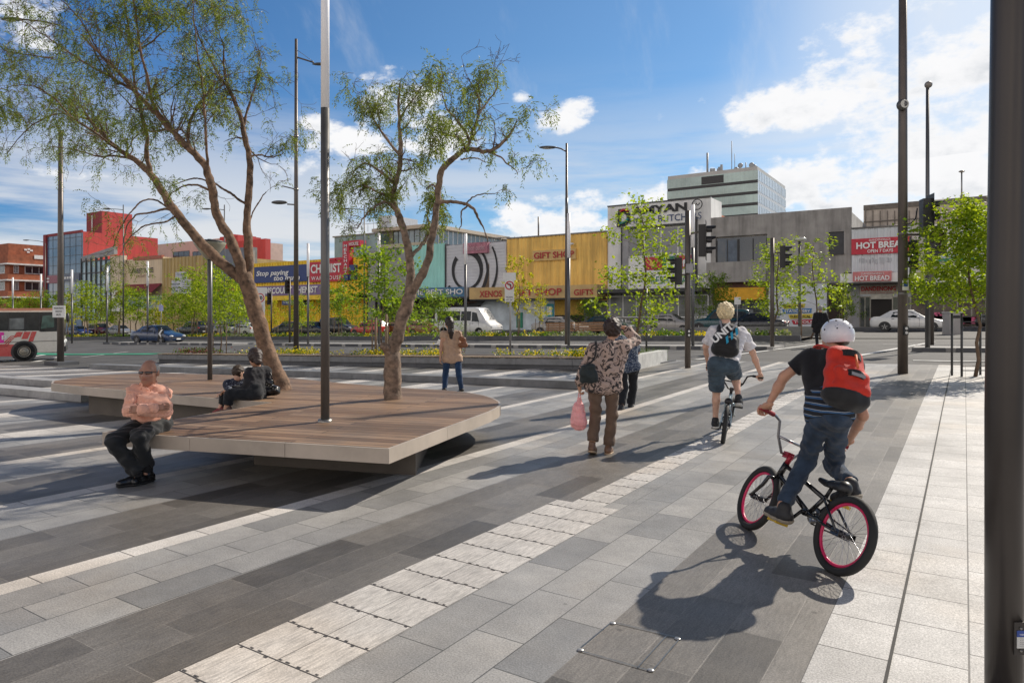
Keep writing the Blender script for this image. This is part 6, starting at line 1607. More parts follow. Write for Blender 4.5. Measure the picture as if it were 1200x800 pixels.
def headprims(c,f,u,s=1.0):
    c=A3(c); f=unit(f); u=unit(A3(u)-f*float(A3(u)@f)); r=np.cross(f,u); R=np.array([r,f,u])
    E=lambda off,rad: el(c+r*off[0]*s+f*off[1]*s+u*off[2]*s,A3(rad)*s,R)
    Q=lambda a,b,ra,rb: rc(c+r*a[0]*s+f*a[1]*s+u*a[2]*s,c+r*b[0]*s+f*b[1]*s+u*b[2]*s,ra*s,rb*s)
    pr=[E((0,-.012,.025),(.076,.094,.092)),E((0,.028,-.035),(.058,.062,.078)),Q((-.03,.045,-.075),(.03,.045,-.075),.026,.026),Q((0,.070,-.088),(0,.066,-.095),.022,.02),
        Q((0,.088,.012),(0,.108,-.030),.010,.014),Q((-.014,.096,-.034),(.014,.096,-.034),.009,.009),
        Q((-.045,.072,.022),(.045,.072,.022),.016,.016),Q((-.045,.060,-.028),(.045,.060,-.028),.020,.020),
        Q((-.02,.086,-.062),(.02,.086,-.062),.008,.008)]
    ears=[el(c+r*sx*.079*s-f*.008*s-u*.008*s,A3((.011,.020,.032))*s,R) for sx in (-1,1)]
    return pr,ears,(c,f,u,r,R)
lipm=M('lips',(.27,.085,.075),.45,0,.05); eyew=M('eye_white',(.75,.73,.70),.2,0,0); eyek=M('eye_dark',(.03,.02,.015),.15,0,0)
def face(fig,hd,s=1.0,eyes=True,brow=None):
    c,f,u,r,R=hd
    if eyes:
        for sx in (-1,1):
            p=c+r*sx*.031*s+f*.079*s+u*.002*s; mb=MB(); mb.ell(Vector(p),(.0125*s,.012*s,.009*s),10,M=Matrix([list(x) for x in R]).transposed()); o=mb.build('eye',eyew,fig.root)
            mb=MB(); mb.ell(Vector(p+f*.0085*s),(.0058*s,.0045*s,.0058*s),8,M=Matrix([list(x) for x in R]).transposed()); mb.build('iris',eyek,o)
    fig.part('lips',[rc(c-r*.021*s+f*.098*s-u*.060*s,c+f*.1035*s-u*.058*s,.0045*s,.006*s),rc(c+r*.021*s+f*.098*s-u*.060*s,c+f*.1035*s-u*.058*s,.0045*s,.006*s)],lipm,.004,.003)
    if brow is not None:
        for sx in (-1,1): fig.part('eyebrow',[rc(c+r*sx*.016*s+f*.090*s+u*.024*s,c+r*sx*.046*s+f*.076*s+u*.024*s,.0045*s,.0035*s)],brow,.003,.003)
def hairpart(fig,hd,mat,s=1.0,thick=.016,low=-.03,front=.055,curl=.004,sc=60,extra=(),nm='hair',h=.008,fringe=.06):
    c,f,u,r,R=hd
    base=[el(c-f*.012*s+u*.025*s,(A3((.076,.094,.092))+thick)*s,R)]+list(extra)
    # keep hair behind the face and above the nape
    def post(d,X,Y,Z):
        x=(X-c[0])*f[0]+(Y-c[1])*f[1]+(Z-c[2])*f[2]; z=(X-c[0])*u[0]+(Y-c[1])*u[1]+(Z-c[2])*u[2]
        face_=np.minimum((x-front*s),(fringe*s-z))          # >0 inside the face window
        d=np.maximum(d,np.minimum(x-(.018*s),(fringe*s-z)))
        if not len(extra): d=np.maximum(d,low*s-z)
        return d
    return fig.part(nm,base,mat,.03,h,chain(folds(curl,sc,3),post))
def limb(j,names,rad): return [rc(j[a],j[b],ra,rb) for (a,b),(ra,rb) in zip(names,rad)]
TW=1.0
def torso(j,w=1.0,belly=0,fwd=None,fem=False):
    w=w*.83; n=j['neck']; sl,sr,hl,hr=j['shl'],j['shr'],j['hpl'],j['hpr']
    ml=sl*.86+n*.14; mr_=sr*.86+n*.14; ch=(sl+sr)/2; pv=(hl+hr)/2
    up=unit(ch-pv); L=np.linalg.norm(ch-pv)
    wl=hl*.5+sl*.42+(pv+ch)/2*.08; wr=hr*.5+sr*.42+(pv+ch)/2*.08
    pr=[rc(ml-up*.05*w,wl*.9+pv*.1,.092*w,.085*w),rc(mr_-up*.05*w,wr*.9+pv*.1,.092*w,.085*w),rc(wl*.85+pv*.15,hl,.092*w,.105*w),rc(wr*.85+pv*.15,hr,.092*w,.105*w),
        rc(ch-up*.03,pv,.105*w,.115*w),rc(ml,mr_,.062*w,.062*w),rc(ch+up*.01,n,.055*w,.047*w)]
    if fwd is not None:
        f=unit(fwd)
        if belly: pr.append(el((ch*.30+pv*.70)+f*belly,(.135*w,.11*w,.15*w)))
        if fem: pr+= [el(ch*.78+pv*.22+(sl-ch)*.5+f*.075,(.062,.062,.062)),el(ch*.78+pv*.22+(sr-ch)*.5+f*.075,(.062,.062,.062))]
    return pr
def arm(j,s,w=1.0):
    w=w*.90
    return [rc(j['sh'+s],j['el'+s],.052*w,.041*w),rc(j['el'+s],j['el'+s]*.65+j['wr'+s]*.35,.041*w,.041*w),rc(j['el'+s]*.65+j['wr'+s]*.35,j['wr'+s],.041*w,.026*w)]
def leg(j,s,w=1.0):
    w=w*.90
    return [rc(j['hp'+s],j['kn'+s],.088*w,.056*w),rc(j['kn'+s],j['kn'+s]*.68+j['an'+s]*.32,.054*w,.054*w),rc(j['kn'+s]*.68+j['an'+s]*.32,j['an'+s],.054*w,.036*w)]
def foot(j,s): return [rc(j['he'+s],j['to'+s],.034,.026),rc(j['an'+s],j['he'+s]*.6+j['to'+s]*.4,.034,.03)]
def shoe(fig,j,s,mat,sole=None,soleh=.022,up=(0,0,1),nm='shoe',h=.008,infl=.009):
    he,to,an=j['he'+s],j['to'+s],j['an'+s]; up=unit(up); t=unit(to-he); b=np.cross(t,up)
    pr=[rc(he+up*.008,he*.45+to*.55+up*.004,.036,.036),rc(he*.45+to*.55+b*.006,to,.038,.030),rc(he*.8+to*.2+up*.02,an*.6+he*.4+up*.02,.038,.036)]
    base=he-up*.034
    o=fig.part(nm,pr,mat,.025,h,cut(base,-up),infl)
    if sole is not None:
        fig.part('sole',[rc(he,he*.5+to*.5,.046,.048),rc(he*.5+to*.5,to,.048,.040)],sole,.02,.007,chain(cut(base-up*.004,-up),cut(base+up*soleh,up)),.004,parent=o)
    return o
def J(fig,spec):
    j={}
    for k,v in spec.items(): j[k]=fig.w(P(*v)) if len(v)==3 else fig.w(v)
    return j
CAMF=A3(cam2w(0,1,0)); CAMR=A3(camR); UP=A3((0,0,1))
def cdir(x,f,z=0): return unit(CAMR*x+CAMF*f+UP*z)

# ---------------------------------------------------------------- bicycles
def bike(label,loc,heading,lean,steer,col,rimc,roll,crank_ang,tyrec=None,spoke=True):
    """BMX bicycle: origin on the ground under the rear axle, x forward"""
    r=thing('bmx_bicycle',label,'bicycle',loc)
    h=unit(heading); yaw=math.atan2(h[1],h[0]); r.rotation_mode='XYZ'
    r.rotation_euler=(lean,0,yaw)
    Rw=.252; wb=.93; fr=col; R90=Matrix.Rotation(PI/2,3,'X')
    RX=Vector((0,0,Rw)); BB=Vector((.36,0,.29)); HT_=Vector((.735,0,.565)); HB=Vector((.775,0,.455)); ST=Vector((.25,0,.44)); FX_=Vector((wb,0,Rw))
    def whl(par,c,nm):
        wob=thing('x','','') if False else None
        o=MB().tube([(Vector(c)+Vector((math.cos(a)*(Rw-.026),0,math.sin(a)*(Rw-.026)))) for a in [2*PI*i/48 for i in range(48)]],.026,10,closed=True).build('wheel',tyre,par)
        m=MB(); m.tube([(Vector(c)+Vector((math.cos(a)*(Rw-.058),0,math.sin(a)*(Rw-.058)))) for a in [2*PI*i/48 for i in range(48)]],.0105,8,closed=True); m.build('rim',rimc,o)
        m=MB(); m.tube([Vector(c)+Vector((0,-.055,0)),Vector(c)+Vector((0,.055,0))],.022,12); m.tube([Vector(c)+Vector((0,-.075,0)),Vector(c)+Vector((0,.075,0))],.008,8); m.build('hub',M('hub_dark',(.05,.05,.055),.3,.8),o)
        m=MB()
        for i in range(36):
            a=2*PI*i/36; s=1 if i%2 else -1; a2=a+(.9 if (i//2)%2 else -.9)
            m.tube([Vector(c)+Vector((math.cos(a2)*.02,s*.03,math.sin(a2)*.02)),Vector(c)+Vector((math.cos(a)*(Rw-.07),0,math.sin(a)*(Rw-.07)))],.0013,4,caps=False)
        m.build('spokes',M('spoke_steel',(.4,.4,.42),.3,.9,0),o)
        return o
    whl(r,RX,'wheel')
    m=MB(); m.tube([BB,HB+(HT_-HB)*.15],.019,12); m.tube([ST+Vector((.01,0,-.02)),HT_+(HB-HT_)*.15],.016,12); m.tube([BB,ST],.015,12); m.tube([HT_,HB],.023,14)
    for s in (1,-1):
        m.tube([BB+Vector((-.03,s*.03,0)),Vector((.12,s*.055,Rw+.01)),RX+Vector((0,s*.062,0))],.010,8); m.tube([ST+Vector((0,s*.015,-.02)),Vector((.16,s*.05,.38)),RX+Vector((0,s*.062,0))],.0085,8)
        m.box(RX+Vector((.01,s*.064,0)),(.07,.006,.04))
    m.tube([BB+Vector((0,-.04,0)),BB+Vector((0,.04,0))],.024,12); m.build('frame',fr,r)
    m=MB(); m.tube([ST,ST+Vector((-.02,0,.06))],.0125,10); m.build('seat_post',blackm,r)
    sp=ST+Vector((-.03,0,.07)); o=sdf_mb([rc(Vector((-.10,0,.015))+sp,Vector((.0,0,.01))+sp,.05,.035),rc(sp,Vector((.13,0,.02))+sp,.032,.018)],.03,.008,lambda d,X,Y,Z:np.maximum(d,-(Z-sp.z)-.012)).build('saddle',blackm,r)
    # cranks, sprocket, chain, pedals
    a=crank_ang; cd=Vector((math.cos(a),0,math.sin(a)))
    m=MB(); m.tube([BB+Vector((0,-.055,0)),BB+Vector((0,-.07,0))+cd*.165],.011,8); m.tube([BB+Vector((0,.055,0)),BB+Vector((0,.07,0))-cd*.165],.011,8); m.tube([BB+Vector((0,-.06,0)),BB+Vector((0,.06,0))],.011,8); cr=m.build('cranks',M('crank_dark',(.03,.03,.032),.3,.7),r)
    for s,e in ((-1,cd*.165),(1,cd*-.165)):
        m=MB(); p=BB+Vector((0,s*.125,0))+e; m.box(p,(.09,.095,.012)); m.box(p+Vector((.04,0,0)),(.012,.10,.022)); m.box(p-Vector((.04,0,0)),(.012,.10,.022)); m.tube([BB+Vector((0,s*.07,0))+e,p],.007,6); m.build('pedal',M('pedal_yellow',(.55,.36,.02),.45,0,.1) if rimc.name.startswith('rim_pink') else blackm,cr)
    m=MB(); m.lathe([(.03,0),(.058,.002),(.060,0),(.058,-.002),(.03,0)],BB+Vector((0,-.045,0)),24,M=R90)
    for i in range(5):
        q=2*PI*i/5; m.bar(BB+Vector((0,-.045,0)),BB+Vector((math.cos(q)*.055,-.045,math.sin(q)*.055)),.012,.004,up=(0,1,0))
    m.build('sprocket',M('sprocket_steel',(.35,.35,.36),.3,.9,.1),r)
    m=MB(); 
    for s in (1,-1): m.bar(BB+Vector((0,-.045,s*.058)),RX+Vector((0,-.045,s*.026)),.007,.009)
    m.build('chain',M('chain_dark',(.05,.045,.04),.4,.8),r)
    # steering assembly turns about the head tube
    ax=(HT_-HB).normalized(); Rs=Matrix.Rotation(steer,3,ax)
    T=lambda p: HB+Rs@(Vector(p)-HB)
    m=MB()
    for s in (1,-1): m.tube([T(HB+Vector((.005,0,-.02))),T(HB+Vector((.02,s*.058,-.03))),T(HB+Vector((.055,s*.06,-.10))),T(FX_+Vector((0,s*.062,0)))],[.016,.015,.014,.011],8)
    m.build('fork',fr,r)
    w=whl(r,FX_,'wheel')
    for o in [w]+[k for k in bpy.data.objects if k.parent==w]:
        for v in o.data.vertices: v.co=T(v.co)
    top=HT_+ax*.05; st=top+Vector((.05,0,.01))
    m=MB(); m.tube([T(HT_),T(top+ax*.02)],.02,10); m.box(T(st-Vector((.015,0,0))),(.07,.05,.045),M=Rs); m.build('stem',M('stem_red',(.35,.02,.04),.35,.3,.1) if rimc.name.startswith('rim_pink') else blackm,r)
    m=MB(); bars=[]
    for s in (1,-1):
        pts=[st,st+Vector((0,s*.05,0)),st+Vector((-.02,s*.13,.10)),st+Vector((-.035,s*.17,.205)),st+Vector((-.045,s*.22,.225)),st+Vector((-.075,s*.365,.232))]
        m.tube([T(p) for p in pts],.0112,10); bars.append((T(st+Vector((-.062,s*.31,.230))),T(st+Vector((-.075,s*.365,.232)))))
    m.tube([T(st+Vector((-.02,.13,.10))),T(st+Vector((-.02,-.13,.10)))],.010,8); hb=m.build('handlebar',M('bar_chrome',(.35,.35,.37),.25,.9,.1) if rimc.name.startswith('rim_pink') else blackm,r)
    for (p,q) in bars:
        d=(q-p).normalized(); MB().tube([p-d*.075,q+d*.002,q+d*.006],[.017,.017,.019],12).build('grip',M('grip_red',(.30,.02,.03),.7) if rimc.name.startswith('rim_pink') else blackm,hb)
    Mx=Matrix.Translation(Vector(loc))@r.rotation_euler.to_matrix().to_4x4()
    g=[Mx@((p+q)/2) for p,q in bars]; pd=[Mx@(BB+Vector((0,s*.125,0))+e) for s,e in ((-1,cd*.165),(1,cd*-.165))]
    return r,{'gl':g[0],'gr':g[1],'pr':pd[0],'pl':pd[1],'seat':Mx@sp,'M':Mx}

# ================================================================ near rider with orange backpack
rear=P(974,672,4.30); rear.z=0; front=P(879,622,5.15); front.z=0
hd_=A3(front-rear); hd_[2]=0
bk,bp_=bike('black bmx bicycle with bright pink rims, ridden by the nearest cyclist',rear,hd_,math.radians(22),math.radians(-7),M('bike_black',(.012,.012,.014),.25,.2,.1,coat=.5),M('rim_pink',(.62,.018,.10),.35,0,.08),0,math.radians(128))
print('bike1',{k:tuple(round(x,2) for x in v) for k,v in bp_.items() if k!='M'})
def proj(p): 
    p=Vector(p); d=p.y*CY-p.x*SY; x=p.x*CY+p.y*SY; return (round(600+F*x/d,1),round(HZ-(p.z-EYE)/d*F,1),round(d,2))
print('px',{k:proj(v) for k,v in bp_.items() if k!='M'})
fg=Fig('person','cyclist in white helmet, black tee and blue jeans with an orange backpack, standing on pedals',rear+Vector((0,0,0)))
gl_,gr_,pl_,pr_=[fg.w(bp_[k]) for k in ('gl','gr','pl','pr')]
j=J(fg,dict(head=(980,396,4.86),neck=(972,413,4.80),shl=(947,420,4.86),shr=(1000,426,4.66),ell=(919,441,4.92),elr=(1011,487,4.62),hpl=(962,484,4.64),hpr=(981,487,4.54),knl=(945,541,4.80),knr=(977,546,4.92)))
hf=unit(hd_)
j['wrl']=gl_-hf*.055+UP*.035; j['wrr']=gr_-hf*.055+UP*.035
j['anl']=pl_+UP*.125-hf*.06; j['hel']=pl_+UP*.055-hf*.10; j['tol']=pl_+UP*.045+hf*.09
j['anr']=pr_+UP*.17-hf*.10; j['her']=pr_+UP*.105-hf*.135; j['tor']=pr_+UP*.035+hf*.035
sk1=skinm('skin_tan',(.50,.27,.18))
fwd=unit(hf+CAMR*-.1)
hp,ears,hdf=headprims(j['head'],unit(fwd+UP*-.12),UP)
body=torso(j,.84)+hp+[rc(j['neck'],j['head']-UP*.05,.046,.048)]+arm(j,'l',.9)+arm(j,'r',.9)+leg(j,'l',.9)+leg(j,'r',.9)+foot(j,'l')+foot(j,'r')
bm_=sdf_mb(body,.026,.011); sdf_mb(ears,.01,.006,mb=bm_)
for s,g in (('l',gl_),('r',gr_)):
    merge(bm_,hand(fg,j['wr'+s],unit(g-j['wr'+s]+hf*.03),UP,1 if s=='l' else -1,.85))
bm_.build('body',sk1,fg.root)
face(fg,hdf); hairpart(fg,hdf,M('hair_brown',(.045,.028,.018),.6,0,.3,60),.99,.010,-.06)
tee=cloth('tee_black',(.014,.014,.017)); jean=cloth('denim_dark',(.030,.050,.085),.9,.35,9,.5,500)
slv=lambda s,t:[rc(j['sh'+s],j['sh'+s]*(1-t)+j['el'+s]*t,.060,.058)]
pv=(j['hpl']+j['hpr'])/2; upb=unit(j['neck']-pv)
def shirt_parts(fg,j,mat,infl=.016,hem=-.02,seed=1,sleeve=.55,amp=.004,extra=(),w=1.0,nm='shirt',h=.010,fwd=None,belly=0,fem=False,neck=.03,k=.03,sw=None,fine=.0):
    pv=(j['hpl']+j['hpr'])/2; up=unit(j['neck']-pv); pr=torso(j,w,belly,fwd,fem)
    for s in 'lr':
        if sleeve<=1: pr.append(rc(j['sh'+s],j['sh'+s]*(1-sleeve)+j['el'+s]*sleeve,.048*w,.046*w if sw is None else sw))
        else: pr+=[rc(j['sh'+s],j['el'+s],.049*w,.042*w),rc(j['el'+s],j['el'+s]*(2-sleeve)+j['wr'+s]*(sleeve-1),.046*w,.036*w if sw is None else sw)]
    pr+=list(extra)
    sl=[]
    for s in 'lr':
        if sleeve<=1: a=j['sh'+s]*(1-sleeve)+j['el'+s]*sleeve; n=unit(j['el'+s]-j['sh'+s])
        else: continue
        sl.append((a,n))
    def post(d,X,Y,Z):
        d=np.maximum(d,-((X-pv[0])*up[0]+(Y-pv[1])*up[1]+(Z-pv[2])*up[2]-hem))
        nk=j['neck']+up*neck; d=np.maximum(d,(X-nk[0])*up[0]+(Y-nk[1])*up[1]+(Z-nk[2])*up[2]-.0) if neck is not None and not any(j['wr'+s][2]>j['neck'][2] or j['el'+s][2]>j['neck'][2]-.02 for s in 'lr') else d
        for a,n in sl:
            q=(X-a[0])*n[0]+(Y-a[1])*n[1]+(Z-a[2])*n[2]; near=((X-a[0])**2+(Y-a[1])**2+(Z-a[2])**2)<.0085
            d=np.where(near,np.maximum(d,q),d)
        return d
    return fg.part(nm,pr,mat,k,h,chain(folds(amp,28,seed),folds(fine,75,seed+4),post),infl)
def trousers(fg,j,mat,infl=.014,seed=2,flare=.0,waist=.06,amp=.005,to=1.0,w=1.0,h=.010,nm='trousers',w2=1.0):
    pv=(j['hpl']+j['hpr'])/2; ch=(j['shl']+j['shr'])/2; up=unit(ch-pv); pr=[rc(j['hpl'],j['hpr'],.092*w,.092*w),rc(pv,pv+up*.12,.10*w,.095*w),rc(j['hpl']+up*.1,j['hpl'],.074*w,.088*w),rc(j['hpr']+up*.1,j['hpr'],.074*w,.088*w)]
    ends=[]
    for s in 'lr':
        k,a=j['kn'+s],j['an'+s]
        if to>1: e=k*(2-to)+a*(to-1); pr+=[rc(j['hp'+s],k,.082*w2,.055*w2),rc(k,e,.055*w2,(.042+flare)*w2)]; n=unit(a-k)
        else: e=j['hp'+s]*(1-to)+k*to; pr+=[rc(j['hp'+s],e,.084*w2,(.066+flare)*w2)]; n=unit(k-j['hp'+s])
        ends.append((e,n))
    top=pv+up*waist
    def post(d,X,Y,Z):
        d=np.maximum(d,(X-top[0])*up[0]+(Y-top[1])*up[1]+(Z-top[2])*up[2])
        for a,n in ends:
            q=(X-a[0])*n[0]+(Y-a[1])*n[1]+(Z-a[2])*n[2]; near=((X-a[0])**2+(Y-a[1])**2+(Z-a[2])**2)<.016
            d=np.where(near,np.maximum(d,q),d)
        return d
    return fg.part(nm,pr,mat,.03,h,chain(folds(amp,34,seed,(0,0,1)),post),infl)
def striped(nm,c0,c1,c2,fr,wh):
    m,nt,b=_nt(nm); ob=N(nt,'ShaderNodeTexCoord').outputs['Object']; s_=N(nt,'ShaderNodeSeparateXYZ'); nt.links.new(ob,s_.inputs[0])
    f=mth(nt,'FRACT',mth(nt,'ADD',mth(nt,'MULTIPLY',s_.outputs['Z'],fr),mth(nt,'MULTIPLY',noise(nt,ob,9,2),.35)))
    n=ramp(nt,f,[(0,c0),(.45,c1),(.62,c0),(.70,c2),(.80,c0)]); n.node.color_ramp.interpolation='CONSTANT'
    nt.links.new(n,b.inputs['Base Color']); b.inputs['Roughness'].default_value=.85; return m
shirt_parts(fg,j,tee,.016,.015,4,.62,.006,nm='tee',w=.84,sw=.05)
# striped jumper tied under the pack: shows as a band at the waist
sj=striped('tee_stripes',(.012,.014,.02),(.04,.13,.30),(.35,.40,.48),26,0)
fg.part('striped_hem',torso(j,.84)[2:5]+[rc(j['hpl'],j['hpr'],.078,.078)],sj,.04,.010,chain(folds(.003,40,9),cut(pv-upb*.045,-upb),cut(pv+upb*.16,upb)),.024)
trousers(fg,j,jean,.010,3,.004,.05,.007,1.97,h=.010,w=.84,w2=.88)
sb=M('shoe_black',(.018,.018,.02),.6,0,.2,20); sg=M('sole_gum',(.30,.26,.20),.7,0,.2,20)
shoe(fg,j,'l',sb,sg,.024,up=unit(UP-hf*.02)); shoe(fg,j,'r',sb,sg,.024,up=unit(UP+hf*.45))
# helmet with vents
c,f,u,r_,R_=hdf
hel=sdf_mb([el(c-f*.010+u*.035,(.095,.118,.100),R_),el(c-f*.03+u*.005,(.092,.096,.095),R_)],.03,.007,chain(cut(c-u*.035-f*.02,-u),cut(c+f*.085,unit(f*1.0-u*.8)))).build('helmet',M('helmet_white',(.66,.66,.70),.25,0,.06,6,coat=.6),fg.root)
for az in (-3,-1,0,2,4):
    for ezi,e_ in enumerate((.25,.95)):
        if ezi and az%2: continue
        a=PI+az*.42; dv=unit(f*math.cos(a)*math.cos(e_)+r_*math.sin(a)*math.cos(e_)+u*math.sin(e_))
        p=c-f*.010+u*.035+(r_*float(dv@r_)*.095+f*float(dv@f)*.118+u*float(dv@u)*.100)
        MB().ell(Vector(p),(.007,.007,.007),8).build('vent',blackm,hel)
mb=MB()
for q in range(7):
    dv=unit(-f*.6+r_*(-.8+.2*q)+u*(.45+.05*math.sin(q*2))); p=c-f*.010+u*.035+(r_*float(dv@r_)*.0955+f*float(dv@f)*.1185+u*float(dv@u)*.1005)
    mb.ell(Vector(p),(.007,.005,.003),6,M=Matrix.Rotation(q,3,'Z'))
mb.build('decal',M('decal_grey',(.28,.30,.42),.4),hel)
# orange backpack
def backpack(fg,j,back,mats,label,size=(.155,.085,.24),shift=.0,drop=.16,name='backpack'):
    up=unit((j['shl']+j['shr'])/2-(j['hpl']+j['hpr'])/2); b=unit(A3(back)-up*float(A3(back)@up)); r=np.cross(up,b); ch=(j['shl']+j['shr'])/2
    C=ch-up*drop+b*(.088+size[1]+shift); R=np.array([r,b,up]); root=thing(name,label,'backpack',fg.o+C); root_o=C
    W=lambda x,y,z: r*x+b*y+up*z
    sx,sy,sz=size
    main=[rc(W(-sx*.52,-sy*.1,-sz*.62),W(sx*.52,-sy*.1,-sz*.62),sy*.9,sy*.9),rc(W(-sx*.52,-sy*.1,sz*.0),W(sx*.52,-sy*.1,sz*.0),sy*.95,sy*.95),rc(W(-sx*.40,-sy*.25,sz*.62),W(sx*.40,-sy*.25,sz*.62),sy*.75,sy*.75),
          rc(W(-sx*.55,-sy*.1,-sz*.6),W(-sx*.42,-sy*.2,sz*.6),sy*.9,sy*.7),rc(W(sx*.55,-sy*.1,-sz*.6),W(sx*.42,-sy*.2,sz*.6),sy*.9,sy*.7),rc(W(0,0,-sz*.6),W(0,-sy*.15,sz*.6),sy*1.0,sy*.8)]
    return root,W,main,(C,r,b,up)
orange=cloth('pack_orange',(.60,.032,.014),.6,.12,10,.4,260); pblack=cloth('pack_black',(.016,.016,.018),.6,.15,14,.4,260)
pk,W,main,fr_=backpack(fg,j,-hf-CAMR*.12,None,'bright orange backpack with black straps and base on the nearest cyclist',(.138,.075,.225),.008,.17)
sdf_mb(main,.05,.010,folds(.004,22,5)).build('main_bag',orange,pk)
sdf_mb([rc(W(-.075,.040,-.02),W(.075,.040,-.02),.054,.054),rc(W(-.078,.040,-.11),W(.078,.040,-.11),.056,.056)],.05,.010,folds(.003,30,7)).build('front_pocket',orange,pk)
sdf_mb(main,.05,.010,chain(folds(.004,22,5),cut(W(0,0,-.135),W(0,.0,1))),.010).build('base_panel',pblack,pk)
for zz,yy in ((.125,.075),(-.03,.110)):
    m=MB(); 
    pts=[W(-.102+.017*i,yy-.00008*(i-6)**2*26,zz+.012*math.sin(i/12*PI)) for i in range(13)]
    for i in range(12): m.bar(pts[i],pts[i+1],.012,.042,up=tuple(unit(W(0,0,1))))
    m.build('strap',pblack,pk)
m=MB(); m.tube([W(0,.09,.12),W(.0,.10,.06),W(0,.112,.02)],.008,6); m.build('webbing',M('webbing_orange',(.7,.16,.05),.6),pk)
mm=MB(); mm.add([W(-.05,.119,-.045),W(.05,.119,-.045),W(.05,.119,-.022),W(-.05,.119,-.022)],[(0,1,2,3)]); mm.build('patch',M('patch_grey',(.25,.25,.26),.6),pk)
def shoulder_straps(pk,fr_,j,mat,w=.028):
    C,r,b,up=fr_
    for s in 'lr':
        sg_=-1 if float((j['sh'+s]-(j['shl']+j['shr'])/2)@r)<0 else 1
        base=j['neck']*.52+j['sh'+s]*.48; pts=[C-b*.06+r*sg_*.06+up*.20-C+C, base+up*.075-b*-.02, base+up*.068-b*.06, base-b*.098-up*.06, base-b*.105-up*.15, base-b*.06-up*.22+r*sg_*.03]
        m=MB(); 
        P_,_=smooth([Vector(p-C) for p in pts],[1]*len(pts)); 
        for i in range(len(P_)-1): m.bar(P_[i],P_[i+1],.05,.014,up=tuple(b if abs(float(unit(P_[i+1]-P_[i])@b))<.8 else up))
        m.build('shoulder_strap',mat,pk)
shoulder_straps(pk,fr_,j,orange)

# ================================================================ blond rider ahead
rear=P(847,521,8.62); rear.z=0; hd_=A3(cdir(.36,1)); hd_[2]=0
bk,bp_=bike('pale blue framed bmx bicycle ridden by the blond cyclist',rear,hd_,math.radians(7),math.radians(-6),M('bike_paleblue',(.35,.46,.52),.3,.1,.1,coat=.5),M('rim_black',(.02,.02,.022),.35,.2,.1),0,math.radians(100))
print('px',{k:proj(v) for k,v in bp_.items() if k!='M'})
fg=Fig('person','blond cyclist in white tee and denim shorts wearing a black backpack, seen from behind',rear)
gl_,gr_,pl_,pr_=[fg.w(bp_[k]) for k in ('gl','gr','pl','pr')]
hf=unit(hd_)
j=J(fg,dict(head=(850,367,9.05),neck=(852,383,9.0),shl=(836,388,8.98),shr=(870,390,8.95),ell=(827,406,9.08),elr=(882,413,9.0),hpl=(840,428,8.75),hpr=(856,428,8.75),knl=(838,455,8.95),knr=(855,438,9.16)))
j['wrl']=gl_-hf*.055+UP*.04; j['wrr']=gr_-hf*.055+UP*.04
j['anl']=pl_+UP*.12-hf*.05; j['hel']=pl_+UP*.05-hf*.10; j['tol']=pl_+UP*.045+hf*.09
j['anr']=pr_+UP*.14-hf*.08; j['her']=pr_+UP*.075-hf*.13; j['tor']=pr_+UP*.035+hf*.05
j['knl']=(j['hpl']*.52+j['anl']*.48)+hf*.08
j['knr']=(j['hpr']*.5+j['anr']*.5)+hf*.26+UP*.05
sk2=skinm('skin_fair',(.62,.38,.28))
hp,ears,hdf=headprims(j['head'],unit(hf+UP*.02-CAMR*.1),UP)
body=torso(j)+hp+[rc(j['neck'],j['head']-UP*.05,.05,.052)]+arm(j,'l')+arm(j,'r')+leg(j,'l')+leg(j,'r')+foot(j,'l')+foot(j,'r')
bm_=sdf_mb(body,.028,.012); sdf_mb(ears,.01,.007,mb=bm_)
for s,g in (('l',gl_),('r',gr_)): merge(bm_,hand(fg,j['wr'+s],unit(g-j['wr'+s]+hf*.03),UP,1 if s=='l' else -1,.85))
bm_.build('body',sk2,fg.root); face(fg,hdf)
hairpart(fg,hdf,M('hair_blond',(.74,.60,.36),.6,0,.3,40,bump=1.0,bscale=70),1.0,.032,-.075,curl=.008,sc=62,h=.008)
white_t=cloth('tee_white',(.72,.70,.72)); shirt_parts(fg,j,white_t,.018,-.03,6,.8,.006,nm='tee',sw=.06)
trousers(fg,j,cloth('denim_shorts',(.055,.085,.115),.9,.3,9,.5,500),.020,5,.012,.06,.006,.92,h=.011,nm='shorts')
for s in 'lr': shoe(fg,j,s,sb,M('sole_white',(.6,.6,.58),.7),.02,up=unit(UP+hf*(.05 if s=='l' else .3)))
pk,W,main,fr_=backpack(fg,j,-hf,None,'black backpack with white and blue lettering on the blond cyclist',(.150,.085,.24),.004,.20)
sdf_mb(main,.05,.010,folds(.004,22,8)).build('main_bag',pblack,pk)
sdf_mb([rc(W(-.085,.05,-.05),W(.085,.05,-.05),.06,.06),rc(W(-.085,.05,-.13),W(.085,.05,-.13),.058,.058)],.05,.010).build('front_pocket',pblack,pk)
C_,r_,b_k,up_=fr_
tt=unit(r_*.0+up_); ux=unit(-r_*.62+up_*.78)*1.0; ux=unit(r_*.62*(1 if float(r_@CAMR)>0 else -1)+up_*.78); uy=unit(np.cross(b_k,ux)); 
lettering('UNIT',pk,lett_w,Vector(W(0,.1365,0)+(-ux*.19-uy*.005)),Vector(ux),Vector(uy),.34,.10,bold=.04,depth=.0,shear=.15)
blue_l=M('letter_blue',(.02,.28,.45),.5)
lettering('///',pk,blue_l,Vector(W(0,.1375,0)+(-ux*.10-uy*.10)),Vector(ux),Vector(uy),.26,.075,bold=.03,depth=.0)
for sgn_ in (-1,1):
    m=MB(); m.bar(W(sgn_*.105,.02,.24),W(sgn_*.06,.07,.10),.02,.03,up=tuple(b_k)); m.build('strap',M('strap_grey',(.25,.25,.27),.7),pk)
shoulder_straps(pk,fr_,j,pblack)

